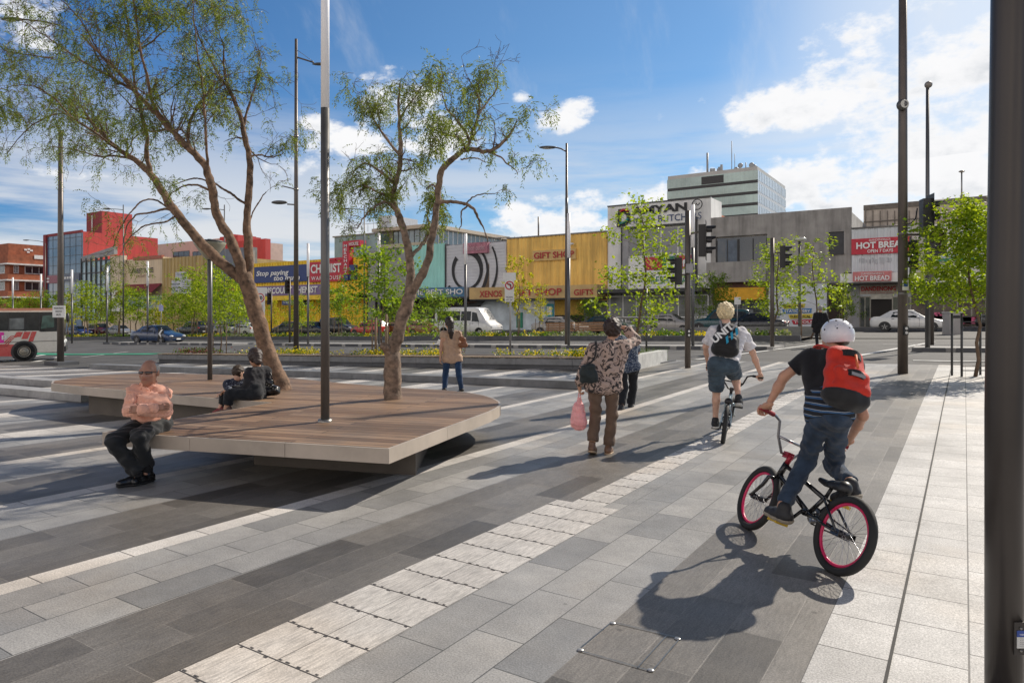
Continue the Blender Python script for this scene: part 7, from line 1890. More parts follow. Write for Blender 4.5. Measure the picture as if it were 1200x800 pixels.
# ================================================================ woman in patterned blouse
ft=P(703,531,8.05); ft.z=0
fg=Fig('person','woman in patterned blouse and brown trousers shading her eyes, carrying a pink plastic bag',ft)
hf=cdir(.30,1)
j=J(fg,dict(head=(718,386,8.12),neck=(714,401,8.08),shl=(694,409,8.02),shr=(733,405,8.12),ell=(684,433,7.98),wrl=(679,452,8.05),elr=(745,399,8.30),wrr=(733,384,8.36),hpl=(697,452,8.02),hpr=(717,452,8.06),knl=(698,486,8.08),knr=(717,489,8.06),anl=(694,519,7.98),anr=(713,524,8.04)))
for s in 'lr':
    j['he'+s]=j['an'+s]-UP*(j['an'+s][2]-.036)-hf*.045; j['to'+s]=j['he'+s]+hf*.17-UP*.004
j['hel']=j['hel']+UP*.035
sk3=skinm('skin_olive',(.46,.25,.16))
hp,ears,hdf=headprims(j['head'],unit(hf+CAMR*.15),UP,.97)
body=torso(j,.86,fem=True,fwd=hf)+hp+[rc(j['neck'],j['head']-UP*.05,.045,.048)]+arm(j,'l',.95)+arm(j,'r',.95)+leg(j,'l')+leg(j,'r')+foot(j,'l')+foot(j,'r')
bm_=sdf_mb(body,.028,.012); sdf_mb(ears,.01,.007,mb=bm_)
merge(bm_,hand(fg,j['wrl'],unit(-UP+hf*.1),-CAMR,1,.75,.92)); merge(bm_,hand(fg,j['wrr'],unit(-CAMR*.9+UP*.15+hf*.1),unit(UP-hf*.3),1,.12,.92))
bm_.build('body',sk3,fg.root); face(fg,hdf,.97)
hairpart(fg,hdf,M('hair_dark',(.030,.014,.010),.5,0,.4,50,bump=.6,bscale=80),.97,.032,-.09,curl=.006,sc=60,h=.009)
def pattern(nm,base,ink,sc,thr,third=None):
    m,nt,b=_nt(nm); ob=N(nt,'ShaderNodeTexCoord').outputs['Object']
    vo=N(nt,'ShaderNodeTexNoise'); vo.inputs['Scale'].default_value=sc; vo.inputs['Detail'].default_value=2.5; vo.inputs['Distortion'].default_value=2.2; nt.links.new(ob,vo.inputs['Vector'])
    c=ramp(nt,vo.outputs['Fac'],[(0,base),(thr-.015,base),(thr+.015,ink),(thr+.09,ink),(thr+.11,third or base)])
    nt.links.new(c,b.inputs['Base Color']); b.inputs['Roughness'].default_value=.8
    bp=N(nt,'ShaderNodeBump'); bp.inputs['Strength'].default_value=.3; bp.inputs['Distance'].default_value=.004; nt.links.new(noise(nt,ob,40,4),bp.inputs['Height']); nt.links.new(bp.outputs[0],b.inputs['Normal'])
    return m
shirt_parts(fg,j,pattern('blouse_pattern',(.42,.31,.26),(.022,.018,.018),9,.50,(.38,.28,.24)),.020,-.10,9,1.72,.006,nm='blouse',w=.88,fem=True,fwd=hf,extra=[rc(j['hpl'],j['hpr'],.104,.104)],sw=.046)
trousers(fg,j,cloth('trousers_brown',(.135,.088,.062),.9,.12,8),.012,7,.020,-.03,.006,1.93,h=.011,w=.9,w2=.92)
for s in 'lr': shoe(fg,j,s,M('shoe_tan',(.16,.085,.05),.5,0,.2,12),M('sole_cream',(.45,.33,.22),.7),.018,up=unit(UP+hf*(.0 if s=='r' else .25)),infl=.004)
# dark shoulder bag
hb=thing('handbag','soft dark handbag under the left arm of the woman in the patterned blouse','handbag',P(690,437,7.88)); 
o3=A3(hb.location)
sdf_mb([rc(-CAMR*.07-UP*.08,CAMR*.07-UP*.07,.04,.04),rc(-CAMR*.05+UP*.06,CAMR*.04+UP*.08,.03,.03),rc(-CAMR*.06,CAMR*.06,.045,.045)],.06,.010,folds(.006,30,4)).build('bag_body',cloth('bag_darkgreen',(.018,.026,.028),.5,.15,10),hb)
m=MB(); sh=A3(P(699,406,7.86))-o3
P_,_=smooth([Vector(-CAMR*.05+UP*.08),Vector(sh*.5+CAMR*.03),Vector(sh+UP*.05),Vector(sh+CAMF*.12+UP*.06),Vector(sh*.4+CAMF*.16+CAMR*.06)],[1]*5); m.tube(P_,.010,8); m.build('strap',pblack,hb)
# pink plastic bag
pbm=M('plastic_pink',(.92,.42,.42),.3,0,.10,12,bump=.6,bscale=30); nb_=pbm.node_tree.nodes['Principled BSDF']; nb_.inputs['Transmission Weight'].default_value=.12; nb_.inputs['Subsurface Weight'].default_value=.35; nb_.inputs['Subsurface Radius'].default_value=(.06,.03,.03)
wl=j['wrl']+fg.o; pb_=thing('plastic_bag','thin pink plastic carrier bag hanging from the hand of the woman in the patterned blouse','plastic bag',Vector(wl-UP*.13))
b0=np.zeros(3)
sdf_mb([rc(b0-UP*.02,b0-UP*.12,.014,.045),rc(b0-UP*.12,b0-UP*.27,.055,.078),el(b0-UP*.30,(.085,.07,.09)),rc(b0-UP*.1-CAMR*.04,b0-UP*.3-CAMR*.055,.025,.05)],.05,.009,folds(.005,44,12,(0,0,.1))).build('bag_body',pbm,pb_)
m=MB(); 
for s in (-1,1): m.tube([Vector(b0+UP*.045+CAMR*.008*s),Vector(b0+CAMR*.012*s),Vector(b0-UP*.06+CAMR*.02*s)],[.006,.008,.014],7)
m.build('handles',pbm,pb_)

# ================================================================ person in navy print shirt behind her
ft=P(731,482,11.6); ft.z=0
fg=Fig('person','person in navy print shirt and dark trousers, mostly hidden behind the patterned blouse',ft); hf=cdir(.45,1)
j=J(fg,dict(head=(722,383,11.75),neck=(726,395,11.75),shl=(718,400,11.7),shr=(743,399,11.8),ell=(715,416,11.7),wrl=(718,431,11.8),elr=(747,413,11.9),wrr=(742,402,12.05),hpl=(728,430,11.7),hpr=(742,430,11.75),knl=(731,454,11.75),knr=(742,453,11.85),anl=(728,475,11.6),anr=(739,474,11.9)))
j['head']=j['head']-UP*.06
for s in 'lr': j['he'+s]=j['an'+s]-UP*max(0,(j['an'+s][2]-.036))-hf*.045; j['to'+s]=j['he'+s]+hf*.17
hp,ears,hdf=headprims(j['head'],hf,UP,.97)
bm_=sdf_mb(torso(j,.97)+hp+[rc(j['neck'],j['head']-UP*.05,.048,.05)]+arm(j,'l')+arm(j,'r')+leg(j,'l')+leg(j,'r')+foot(j,'l')+foot(j,'r'),.028,.014); sdf_mb(ears,.01,.008,mb=bm_)
for s in 'lr': merge(bm_,hand(fg,j['wr'+s],unit(j['wr'+s]-j['el'+s]),UP if s=='r' else CAMR,1,.4))
bm_.build('body',sk3,fg.root); face(fg,hdf,.97); hairpart(fg,hdf,MC['hair_dark'],.97,.016,-.06)
shirt_parts(fg,j,pattern('shirt_navy_print',(.02,.035,.075),(.30,.34,.38),26,.56),.022,-.10,3,.9,.005,extra=[rc(j['hpl'],j['hpr'],.105,.105)])
trousers(fg,j,cloth('trousers_black',(.014,.016,.02)),.014,8,.012,.03,.005,1.95,h=.012)
for s in 'lr': shoe(fg,j,s,sb,sg,.018,infl=.004)

# ================================================================ woman in tan top
ft=P(529,458,14.9); ft.z=terr(ft.x,ft.y)
fg=Fig('person','woman with long dark hair in tan top and blue jeans, walking beyond the deck',ft); hf=cdir(-.35,1)
j=J(fg,dict(head=(526,378,14.9),neck=(527,388,14.9),shl=(519,391,14.85),shr=(538,391,14.95),ell=(517,406,14.8),wrl=(516,420,14.75),elr=(541,405,14.95),wrr=(533,411,15.15),hpl=(524,420,14.85),hpr=(536,420,14.9),knl=(522,440,14.95),knr=(538,440,14.85),anl=(521,457,14.85),anr=(541,457,14.95)))
gz=0
for s in 'lr': j['he'+s]=j['an'+s]-UP*max(0,(j['an'+s][2]-.036))-hf*.045; j['to'+s]=j['he'+s]+hf*.17
hp,ears,hdf=headprims(j['head'],unit(hf-CAMR*.3),UP,.97)
bm_=sdf_mb(torso(j,.88,fem=True,fwd=hf)+hp+[rc(j['neck'],j['head']-UP*.05,.043,.046)]+arm(j,'l',.9)+arm(j,'r',.9)+leg(j,'l',.95)+leg(j,'r',.95)+foot(j,'l')+foot(j,'r'),.028,.013); sdf_mb(ears,.01,.008,mb=bm_)
for s in 'lr': merge(bm_,hand(fg,j['wr'+s],unit(j['wr'+s]-j['el'+s]),-CAMR if s=='l' else UP,1 if s=='l' else -1,.5,.9))
bm_.build('body',sk3,fg.root); face(fg,hdf,.97)
c,f,u,r_,R_=hdf
hairpart(fg,hdf,M('hair_darkbrown',(.022,.012,.009),.45,0,.4,40,bump=.5,bscale=70),.97,.022,-.3,curl=.004,sc=50,extra=[rc(c-f*.07,c-f*.10-u*.20,.075,.06),rc(c-f*.10-u*.20,c-f*.10-u*.33,.06,.03)])
shirt_parts(fg,j,cloth('top_tan',(.46,.31,.215),.85,.1,20),.015,-.11,13,.35,.005,w=.9,fem=True,fwd=hf,extra=[rc(j['hpl'],j['hpr'],.104,.104)])
trousers(fg,j,cloth('denim_blue',(.018,.045,.105),.9,.3,10),.013,9,.0,-.01,.003,1.97,h=.011,w=.92,w2=.92)
for s in 'lr': shoe(fg,j,s,sb,sg,.015,infl=.002)
bg_=thing('shoulder_bag','brown leather shoulder bag behind the right arm of the woman in the tan top','shoulder bag',P(542,400,14.8)); o3=A3(bg_.location)
sdf_mb([rc(-CAMR*.03+UP*.06,CAMR*.03+UP*.04,.05,.05),rc(-CAMR*.03-UP*.08,CAMR*.05-UP*.07,.06,.06)],.06,.011,folds(.005,30,2)).build('bag_body',M('leather_brown',(.20,.075,.03),.45,0,.2,12),bg_)
m=MB(); P_,_=smooth([Vector(-CAMR*.02+UP*.09),Vector(-CAMR*.06+UP*.2),Vector(-CAMR*.1+UP*.24+CAMF*.1),Vector(CAMF*.2+UP*.1)],[1]*4); m.tube(P_,.009,6); m.tube([Vector(CAMR*.06-UP*.1),Vector(CAMR*.05-UP*.22),Vector(-UP*.24),Vector(-CAMR*.03-UP*.12)],.008,6); m.build('strap',M('leather_brown',(.2,.07,.03)),bg_)
ph=thing('book','small white leaflet held by the woman in the tan top','leaflet',P(516,402,15.0)); MB().box((0,0,0),(.16,.02,.10),M=Matrix.Rotation(.5,3,'Y')).build('pages',lett_w,ph)

# ================================================================ man in dark coat crossing the road
ft=AT(961,31.5); D=ft.y*CY-ft.x*SY; zf=ft.z
fg=Fig('person','man in long dark coat crossing the road, grey hair, seen from behind',ft); hf=cdir(.3,1)
def L(x,f,z): return CAMR*x+CAMF*f+UP*z
j={k:L(*v) for k,v in dict(head=(.03,.04,1.63),neck=(.02,0,1.44),shl=(-.19,0,1.38),shr=(.21,0,1.38),ell=(-.27,-.03,1.10),wrl=(-.27,.05,.86),elr=(.30,-.02,1.10),wrr=(.29,.08,.88),hpl=(-.09,0,.92),hpr=(.11,0,.92),knl=(-.12,.05,.49),knr=(.12,-.02,.49),anl=(-.13,-.02,.09),anr=(.13,-.14,.10)).items()}
for s in 'lr': j['he'+s]=j['an'+s]*A3((1,1,0))+UP*.036-hf*.045; j['to'+s]=j['he'+s]+hf*.17
hp,ears,hdf=headprims(j['head'],hf,UP)
bm_=sdf_mb(torso(j)+hp+[rc(j['neck'],j['head']-UP*.05,.05,.052)]+arm(j,'l')+arm(j,'r')+leg(j,'l')+leg(j,'r')+foot(j,'l')+foot(j,'r'),.028,.015); sdf_mb(ears,.01,.009,mb=bm_)
for s in 'lr': merge(bm_,hand(fg,j['wr'+s],unit(j['wr'+s]-j['el'+s]),-CAMR if s=='l' else CAMR,1,.5))
bm_.build('body',sk3,fg.root); face(fg,hdf); hairpart(fg,hdf,M('hair_grey',(.28,.27,.26),.6,0,.2,60),1,.012,-.06)
shirt_parts(fg,j,cloth('coat_dark',(.012,.012,.015)),.035,-.33,5,1.92,.006,nm='coat',extra=[rc(j['hpl'],j['knl']*.5+j['hpl']*.5,.13,.15),rc(j['hpr'],j['knr']*.5+j['hpr']*.5,.13,.15),rc(j['hpl'],j['hpr'],.13,.13)],h=.013,sw=.045)
trousers(fg,j,MC['trousers_black'],.012,4,.01,.03,.005,1.95,h=.014)
for s in 'lr': shoe(fg,j,s,sb,sg,.015)

# ================================================================ seated man with folded arms
ft=P(163,560,6.72); ft.z=0
fg=Fig('person','seated balding man in salmon shirt and sunglasses with folded arms, on the deck edge',ft); hf=cdir(-.30,-1)
D0=6.86
j=J(fg,dict(head=(175,436,6.78),neck=(175,453,6.84),shl=(190,461,6.85),shr=(158,460,6.76),ell=(193,482,6.68),elr=(152,481,6.60),wrl=(167,480,6.46),wrr=(180,478,6.52),hpl=(187,497,6.92),hpr=(168,496,6.85),knl=(163,511,6.50),knr=(133,517,6.44),anl=(172,546,6.66),anr=(160,552,6.58)))
for s in 'lr':
    dd=cdir(-.55 if s=='r' else -.2,-.75); j['he'+s]=j['an'+s]*A3((1,1,0))+UP*.04-dd*.05; j['to'+s]=j['he'+s]+dd*.20
j['anl'][2]=max(j['anl'][2],.10); j['anr'][2]=max(j['anr'][2],.10)
sk4=skinm('skin_ruddy',(.36,.185,.125))
hp,ears,hdf=headprims(j['head'],cdir(.04,-1,-.02),UP,1.02)
c,f,u,r_,R_=hdf
bm_=sdf_mb(torso(j,.97,.045,hf)+hp+[rc(j['neck'],j['head']-UP*.05,.058,.058),rc(c+f*.05-u*.09,j['neck']+f*.03,.03,.04)]+arm(j,'l',.98)+arm(j,'r',.98)+leg(j,'l',.84)+leg(j,'r',.84)+foot(j,'l')+foot(j,'r'),.028,.009); sdf_mb(ears,.01,.005,mb=bm_)
merge(bm_,hand(fg,j['wrl'],cdir(-1,-.05,.05),cdir(0,-1,.3),1,.35)); merge(bm_,hand(fg,j['wrr'],cdir(1,.35,.12),cdir(0,-1,.2),-1,.35))
bm_.build('body',sk4,fg.root); face(fg,hdf,1.02,True,M('brow_grey',(.2,.16,.13),.8))
# short grey hair at the sides and back
fg.part('hair',[el(c-f*.014+u*.022,(.0835,.102,.096),R_)],M('hair_grey',(.28,.27,.26)),.02,.006,chain(folds(.0015,90,2),cut(c-u*.045,-u),lambda d,X,Y,Z:np.maximum(d,np.minimum((X-c[0])*f[0]+(Y-c[1])*f[1]+(Z-c[2])*f[2]-.012,1)),lambda d,X,Y,Z:np.maximum(d,.055-np.sqrt(((X-c[0])*r_[0]+(Y-c[1])*r_[1]+(Z-c[2])*r_[2])**2+(np.minimum(0,((X-c[0])*f[0]+(Y-c[1])*f[1]+(Z-c[2])*f[2])+.04))**2))))
sgm=M('sunglass_lens',(.03,.012,.010),.08,0,0,spec=1)
sgl=fg.part('sunglasses',[rc(c-r_*.016*1+f*.094+u*.004,c-r_*.052+f*.078+u*.004,.0165,.0155),rc(c+r_*.016+f*.094+u*.004,c+r_*.052+f*.078+u*.004,.0165,.0155)],sgm,.004,.0035)
m=MB(); m.tube([Vector(c-r_*.02+f*.107+u*.010),Vector(c+r_*.02+f*.107+u*.010)],.004,6)
for s in (-1,1): m.tube([Vector(c+r_*s*.064+f*.075+u*.008),Vector(c+r_*s*.084+f*.0+u*.006),Vector(c+r_*s*.083-f*.02-u*.002)],.003,6)
m.build('frame',blackm,sgl)
salm=cloth('shirt_salmon',(.82,.43,.31),.85,.09,14); sh=shirt_parts(fg,j,salm,.017,-.04,15,.25,.009,w=.98,belly=.05,fwd=hf,h=.009,neck=.045,fine=.006,k=.045,extra=[rc(j['neck']-UP*.13+hf*.045,(j['wrl']+j['wrr'])/2-hf*.135+UP*.02,.085,.08),rc(j['shl']*.5+j['neck']*.5-UP*.10+hf*.05,j['wrl']*.5+j['ell']*.5-hf*.12,.07,.06),rc(j['shr']*.5+j['neck']*.5-UP*.10+hf*.05,j['wrr']*.5+j['elr']*.5-hf*.12,.07,.06)])
for s in 'lr': fg.part('sleeve',[rc(j['sh'+s],j['el'+s],.056,.048),rc(j['el'+s],j['wr'+s],.048,.040)],salm,.02,.008,chain(folds(.006,34,21),folds(.004,80,5)),.014)
m=MB()
for s in (-1,1): 
    n0=j['neck']+f*.072+UP*.004; m.add([Vector(n0+UP*.058+r_*s*.060-f*.045),Vector(n0+UP*.030+r_*s*.008+f*.028),Vector(n0-UP*.055+r_*s*.050+f*.052),Vector(n0+UP*.004+r_*s*.086+f*.006)],[(0,1,2,3)])
m.tube([Vector(j['neck']+UP*(.030-.030*math.cos(a))+r_*math.sin(a)*.066+f*(math.cos(a)*.066+.006)) for a in [2*PI*i/20 for i in range(20)]],.011,8,closed=True)
m.build('collar',M('shirt_collar',(.84,.42,.28),.85,0,.06,14),sh)
for s in 'lr':
    d_=unit(j['wr'+s]-j['el'+s]); MB().tube([Vector(j['wr'+s]-d_*.06),Vector(j['wr'+s]+d_*.006)],[.052,.046],14).build('cuff',M('shirt_collar',(.84,.42,.28)),sh)
    fg.part('sock',[rc(j['an'+s]-UP*.03,j['an'+s]*.6+j['kn'+s]*.4,.050,.05)],M('sock_black',(.012,.012,.014),.9),.02,.009)
m=MB()
P_=[j['neck']+hf*(.075+.012*i)-UP*(.03+.045*i)+r_*.004 for i in range(5)]
for i in range(4): m.bar(Vector(P_[i]+hf*.018),Vector(P_[i+1]+hf*.018),.030,.010,up=tuple(hf))
m.build('placket',M('shirt_placket',(.70,.31,.2),.8,0,.1,14),sh)
m=MB(); chx=(j['shl']+j['shr'])/2
for i in range(3): m.ell(Vector(j['neck']+hf*(.108+.016*i)-UP*(.055+.05*i)),(.006,.006,.006),8)
m.build('buttons',M('button_pale',(.6,.5,.42),.4),sh)
trousers(fg,j,cloth('trousers_dark',(.016,.018,.020),.6,.2,10),.013,11,.016,.17,.008,2.0,h=.010,w=1.05)
m=MB(); pv=(j['hpl']+j['hpr'])/2
for s in 'lr': shoe(fg,j,s,M('shoe_leather',(.012,.012,.013),.25,0,.1),M('sole_black',(.02,.02,.02),.7),.016,h=.007,infl=.006)

# ================================================================ mother and child on the deck
ft=DK(299,467); ft.z=0
fg=Fig('person','woman in black coat seen from behind, sitting at the inner corner of the deck',ft); hf=cdir(-1,-.15)
zt=.45
j=J(fg,dict(head=(299,419,9.62),neck=(302,430,9.66),shl=(296,436,9.45),shr=(304,436,9.85),ell=(289,449,9.38),elr=(300,450,9.95),wrl=(281,456,9.40),wrr=(286,455,9.85),hpl=(299,462,9.52),hpr=(304,461,9.74),knl=(269,462,9.42),knr=(271,460,9.62),anl=(266,477,9.42),anr=(261,481,9.66)))
j['shl']=j['neck']+CAMR*-.06+CAMF*-.16-UP*.06; j['shr']=j['neck']+CAMR*.06+CAMF*.17-UP*.06
j['shl']=j['neck']-CAMR*.075-CAMF*.12-UP*.07; j['shr']=j['neck']+CAMR*.085+CAMF*.11-UP*.07
for s in 'lr': j['el'+s]=j['sh'+s]-UP*.24+hf*.06; j['wr'+s]=j['el'+s]+hf*.20-UP*.01
for s in 'lr': j['he'+s]=j['an'+s]-UP*.05-hf*.04; j['to'+s]=j['he'+s]+hf*.16-UP*.03
hp,ears,hdf=headprims(j['head'],cdir(-.45,.55,-.4),UP,.97)
bm_=sdf_mb(torso(j,.88)+hp+[rc(j['neck'],j['head']-UP*.05,.045,.048)]+arm(j,'l')+arm(j,'r')+leg(j,'l')+leg(j,'r')+foot(j,'l')+foot(j,'r'),.028,.013); sdf_mb(ears,.01,.008,mb=bm_)
for s in 'lr': merge(bm_,hand(fg,j['wr'+s],hf,UP,1 if s=='r' else -1,.5,.9))
bm_.build('body',sk3,fg.root); face(fg,hdf,.97); hairpart(fg,hdf,MC['hair_dark'],.97,.026,-.08,curl=.004,extra=[rc(hdf[0]-hdf[1]*.06,hdf[0]-hdf[1]*.085-hdf[2]*.10,.07,.05)])
shirt_parts(fg,j,cloth('coat_black',(.022,.022,.026)),.010,-.10,21,1.9,.006,nm='coat',extra=[rc(j['hpl'],j['hpr'],.09,.09)],w=.9,h=.011,k=.05,fine=.003)
trousers(fg,j,MC['trousers_black'],.014,12,.006,.15,.004,1.8,h=.012)
for s in 'lr': shoe(fg,j,s,M('shoe_brown',(.12,.06,.04),.5),None,infl=.002)
bgx=thing('handbag','large glossy black handbag on the deck beside the woman in the black coat','handbag',DK(316,466)); 
sdf_mb([rc(-CAMR*.09+UP*.10,CAMR*.08+UP*.10,.075,.07),rc(-CAMR*.05+UP*.24,CAMR*.0+UP*.22,.05,.05)],.06,.010,chain(folds(.006,30,3),cut((0,0,0),(0,0,-1)))).build('bag_body',M('leather_black',(.012,.012,.013),.3,0,.15,10),bgx)
m=MB(); m.tube([Vector(-CAMR*.08+UP*.22),Vector(-CAMR*.06+UP*.36),Vector(CAMR*.0+UP*.38),Vector(CAMR*.06+UP*.2)],.008,6); m.build('strap',MC['leather_black'],bgx)
m=MB(); 
for i in range(5): m.ell(Vector(CAMR*(-.02+.03*i)-CAMF*.075+UP*(.2-.02*i)),(.012,.006,.012),6)
m.build('studs',steel,bgx)
ft=DK(276,468); ft.z=0
fg=Fig('person','small child in dark printed top leaning against the woman in the black coat',ft); hf=cdir(-.8,-.5)
j=J(fg,dict(head=(279,437,9.72),neck=(276,445,9.74),shl=(273,449,9.62),shr=(279,449,9.84),ell=(268,457,9.58),elr=(273,457,9.86),wrl=(262,461,9.55),wrr=(265,462,9.8),hpl=(277,463,9.66),hpr=(280,463,9.8),knl=(262,463,9.56),knr=(263,462,9.74),anl=(258,477,9.60),anr=(256,480,9.72)))
j['shl']=j['neck']-CAMR*.11-CAMF*.03-UP*.05; j['shr']=j['neck']+CAMR*.10+CAMF*.05-UP*.05
for s in 'lr': j['he'+s]=j['an'+s]-UP*.04-hf*.03; j['to'+s]=j['he'+s]+hf*.11-UP*.03
hp,ears,hdf=headprims(j['head'],cdir(.35,.75,-.45),UP,.86)
sm_=lambda L_: [(p[0],p[1],p[2],p[3]*.8,p[4]*.8) if p[0]=='c' else p for p in L_]
bm_=sdf_mb(sm_(torso(j,.85)+arm(j,'l',.85)+arm(j,'r',.85)+leg(j,'l',.8)+leg(j,'r',.8)+foot(j,'l')+foot(j,'r'))+hp+[rc(j['neck'],j['head']-UP*.04,.034,.036)],.022,.012); sdf_mb(ears,.01,.007,mb=bm_)
for s in 'lr': merge(bm_,hand(fg,j['wr'+s],hf,UP,1 if s=='r' else -1,.5,.7))
bm_.build('body',sk2,fg.root); face(fg,hdf,.86); hairpart(fg,hdf,M('hair_brown',(.045,.028,.018)),.86,.014,-.06)
shirt_parts(fg,j,pattern('child_print',(.012,.016,.035),(.30,.34,.42),24,.62),.012,-.02,3,1.5,.004,w=.78,h=.011)
trousers(fg,j,MC['trousers_black'],.010,6,.0,.13,.003,1.7,h=.012,w=.78,w2=.75)
for s in 'lr': shoe(fg,j,s,M('shoe_red',(.25,.05,.05),.5),None,infl=-.004)
# bus driver behind the glass is left to the window reflections
# ================================================================ sky, sun, camera
SUN_AZ=math.atan2(.306,.951); SUN_EL=math.radians(38)
w=bpy.data.worlds.new('World'); scene.world=w; w.use_nodes=True; nt=w.node_tree; nt.nodes.clear()
out=N(nt,'ShaderNodeOutputWorld'); bg=N(nt,'ShaderNodeBackground'); nt.links.new(bg.outputs[0],out.inputs[0])
sky=N(nt,'ShaderNodeTexSky'); sky.sky_type='NISHITA'; sky.sun_disc=False; sky.sun_elevation=SUN_EL; sky.sun_rotation=SUN_AZ; sky.air_density=1.0; sky.dust_density=.6; sky.ozone_density=2.0
SKY=.115
bg.inputs[1].default_value=SKY
tc=N(nt,'ShaderNodeTexCoord'); nv=N(nt,'ShaderNodeVectorMath',operation='NORMALIZE'); nt.links.new(tc.outputs['Generated'],nv.inputs[0]); d=nv.outputs[0]
def dot(v):
    n=N(nt,'ShaderNodeVectorMath',operation='DOT_PRODUCT'); nt.links.new(d,n.inputs[0]); n.inputs[1].default_value=tuple(v); return n.outputs['Value']
sep=N(nt,'ShaderNodeSeparateXYZ'); nt.links.new(d,sep.inputs[0])
# domain for cloud noise: direction stretched so that clouds look flat based
mp=N(nt,'ShaderNodeMapping'); nt.links.new(d,mp.inputs[0]); mp.inputs['Scale'].default_value=(1,1,1.7)
n1=noise(nt,mp.outputs[0],9,9,.60); n2=noise(nt,mp.outputs[0],26,7,.62); nn=mth(nt,'ADD',mth(nt,'MULTIPLY',n1,.75),mth(nt,'MULTIPLY',n2,.25))
def blob(px,py,ax,ay,k=1.0):
    c=Vector(((px-600)/F,1,-(py-HZ)/F)); c=cam2w(c.x,1,c.z); L=c.length; c=c/L
    r=Vector((0,0,1)).cross(c).normalized()*-1; u=r.cross(c)*1; 
    if u.z<0: u=-u
    a=ax/F/L; b=ay/F/L
    x=mth(nt,'DIVIDE',dot(r),a); y=mth(nt,'DIVIDE',dot(u),b)
    q=mth(nt,'SUBTRACT',1.0,mth(nt,'ADD',mth(nt,'MULTIPLY',x,x),mth(nt,'MULTIPLY',y,y)))
    q=mth(nt,'MAXIMUM',q,-1.5)
    q=mth(nt,'MULTIPLY',q,k)
    front=mth(nt,'GREATER_THAN',dot(c),.2)
    return mth(nt,'SUBTRACT',mth(nt,'MULTIPLY',mth(nt,'ADD',q,2.0),front),2.0),y
cl=[(468,118,72,40,1),(410,168,52,20,.9),(378,146,26,10,.9),(645,142,46,20,.9),(676,126,26,14,.8),(612,114,14,9,.8),(520,165,60,22,.7),
    (905,124,115,34,1.1),(1010,118,110,36,1),(835,122,40,14,.8),(1080,75,150,70,1.1),(1010,40,60,26,.9),(988,72,26,12,.8),(1175,40,110,80,1),(1100,160,180,60,1.1),(960,215,170,46,1.4),(1120,215,160,55,1.5),(1015,205,120,34,1.3),(1090,140,90,40,1.2),
    (790,232,60,22,.9),(700,240,80,18,.8),(690,262,140,26,.9),(40,200,60,10,.6),(20,15,90,40,.75),(390,200,60,18,.6),(1350,150,200,200,1.2)]
mx=None; yy=None
for b in cl:
    q,y=blob(*b)
    if mx is None: mx=q; yy=y
    else:
        gt=mth(nt,'GREATER_THAN',q,mx); mxn=mth(nt,'MAXIMUM',mx,q)
        m=N(nt,'ShaderNodeMix',data_type='FLOAT'); nt.links.new(gt,m.inputs[0]); nt.links.new(yy,m.inputs[2]); nt.links.new(y,m.inputs[3]); yy=m.outputs[0]; mx=mxn
den=mth(nt,'ADD',mth(nt,'MULTIPLY',mx,.55),mth(nt,'MULTIPLY',mth(nt,'SUBTRACT',nn,.52),4.2))
def mr(x,a,b,c=0,e=1,t='SMOOTHSTEP'):
    n=N(nt,'ShaderNodeMapRange',interpolation_type=t); nt.links.new(x,n.inputs[0]); n.inputs[1].default_value=a; n.inputs[2].default_value=b; n.inputs[3].default_value=c; n.inputs[4].default_value=e; return n.outputs[0]
fac=mr(den,.0,.52)
# cloud shading: bright tops, greyer flat bases
n3=noise(nt,mp.outputs[0],14,6,.6)
core=mr(den,.2,1.3); base=mr(yy,-.9,.7,1,0); sh=mth(nt,'MULTIPLY',mth(nt,'MULTIPLY',core,base),mr(n3,.35,.65))
ccol=ramp(nt,sh,[(0.0,(8.4,8.4,8.5)),(.28,(6.9,7.05,7.3)),(.8,(4.2,4.5,5.0))])
# thin high cirrus streaks and haze
mc=N(nt,'ShaderNodeMapping'); nt.links.new(d,mc.inputs[0]); mc.inputs['Rotation'].default_value=(.5,.4,.9); mc.inputs['Scale'].default_value=(9,1.6,3)
ci=mr(noise(nt,mc.outputs[0],1.3,8,.62),.52,.80,0,.36)
mc2=N(nt,'ShaderNodeMapping'); nt.links.new(d,mc2.inputs[0]); mc2.inputs['Scale'].default_value=(1.2,1.2,11)
low=mth(nt,'MULTIPLY',mr(noise(nt,mc2.outputs[0],2.2,7,.6),.30,.62),mr(sep.outputs['Z'],.08,.36,1.0,0))
thin=mth(nt,'MAXIMUM',ci,low)
tint=mixc(nt,1.0,sky.outputs[0],(.55,.82,1.0),'MULTIPLY')
sv=Vector((math.sin(SUN_AZ)*math.cos(SUN_EL),math.cos(SUN_AZ)*math.cos(SUN_EL),math.sin(SUN_EL)))
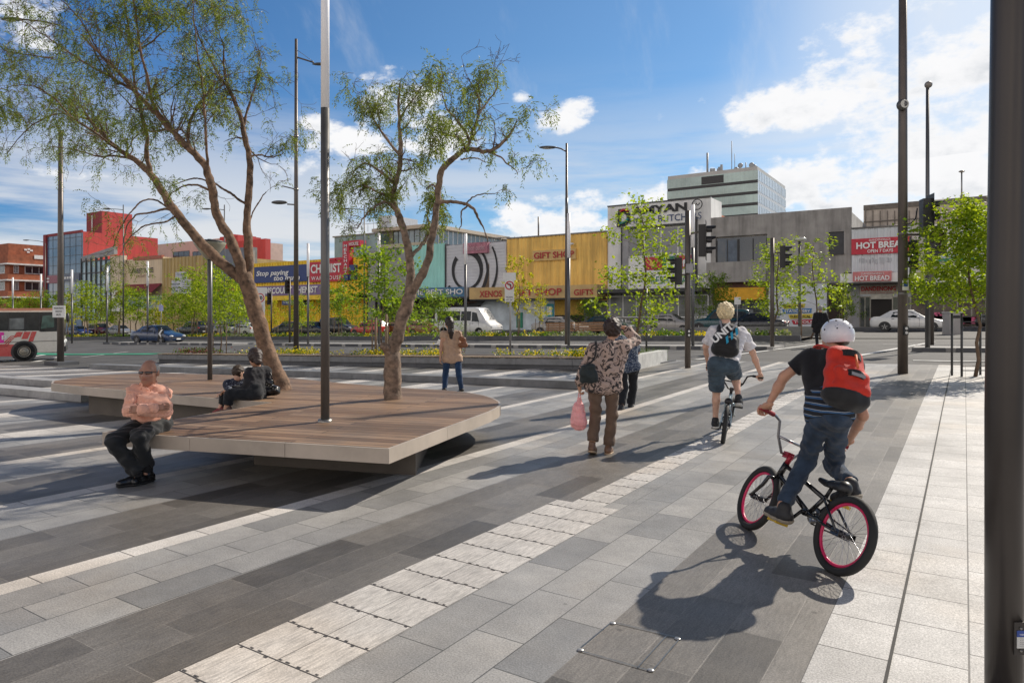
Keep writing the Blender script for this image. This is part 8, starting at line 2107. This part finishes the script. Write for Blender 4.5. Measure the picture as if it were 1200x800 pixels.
away=mr(dot(sv),.05,.74,1,0)
tint=mixc(nt,away,tint,mixc(nt,1.0,tint,(.34,.66,.93),'MULTIPLY'))
s1=mixc(nt,thin,tint,(6.5,6.7,7.0))
gl_=mr(dot(sv),.83,1.0,0,.8)
s2=mixc(nt,gl_,s1,(8.0,8.1,8.2))
gd=cam2w(520/F,1,200/F).normalized(); s2=mixc(nt,mr(dot(gd),.95,1.0,0,.45),s2,(8.0,8.1,8.3))
hz=mr(sep.outputs['Z'],0,.16,.55,0)
s3=mixc(nt,hz,s2,(6.2,6.5,6.8))
s4=mixc(nt,fac,s3,ccol)
s4=mixc(nt,1.0,s4,ramp(nt,sep.outputs['Z'],[(.44,g3(1)),(.72,g3(.42))]),'MULTIPLY')   # upper sky above the frame darkened to deepen shadows on the ground
# unseen bright cloud bank, added behind the viewer to lift the shaded facades
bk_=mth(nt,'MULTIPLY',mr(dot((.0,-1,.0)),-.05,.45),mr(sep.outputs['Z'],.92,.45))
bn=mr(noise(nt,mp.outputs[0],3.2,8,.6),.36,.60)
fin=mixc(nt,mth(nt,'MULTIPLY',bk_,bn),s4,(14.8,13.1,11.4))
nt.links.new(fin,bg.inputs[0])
sd_=bpy.data.lights.new('sun','SUN'); sd_.energy=5.3; sd_.angle=math.radians(.6); sd_.color=(1.0,.91,.79)
so=bpy.data.objects.new('sun',sd_); COL.objects.link(so); so.rotation_euler=sv.to_track_quat('Z','Y').to_euler()
cam=bpy.data.cameras.new('camera'); co=bpy.data.objects.new('camera',cam); COL.objects.link(co); scene.camera=co
cam.sensor_width=36; cam.lens=F/1200*36; cam.shift_y=-(400-HZ)/1200; cam.clip_end=6000; cam.clip_start=.05
co.location=(0,0,EYE); co.rotation_euler=(PI/2,0,math.atan2(SY,CY))
scene.view_settings.view_transform='Standard'; scene.view_settings.look='None'; scene.view_settings.exposure=0
scene.render.resolution_x=1024; scene.render.resolution_y=682
try: scene.cycles.max_bounces=8; scene.cycles.transparent_max_bounces=8
except Exception: pass
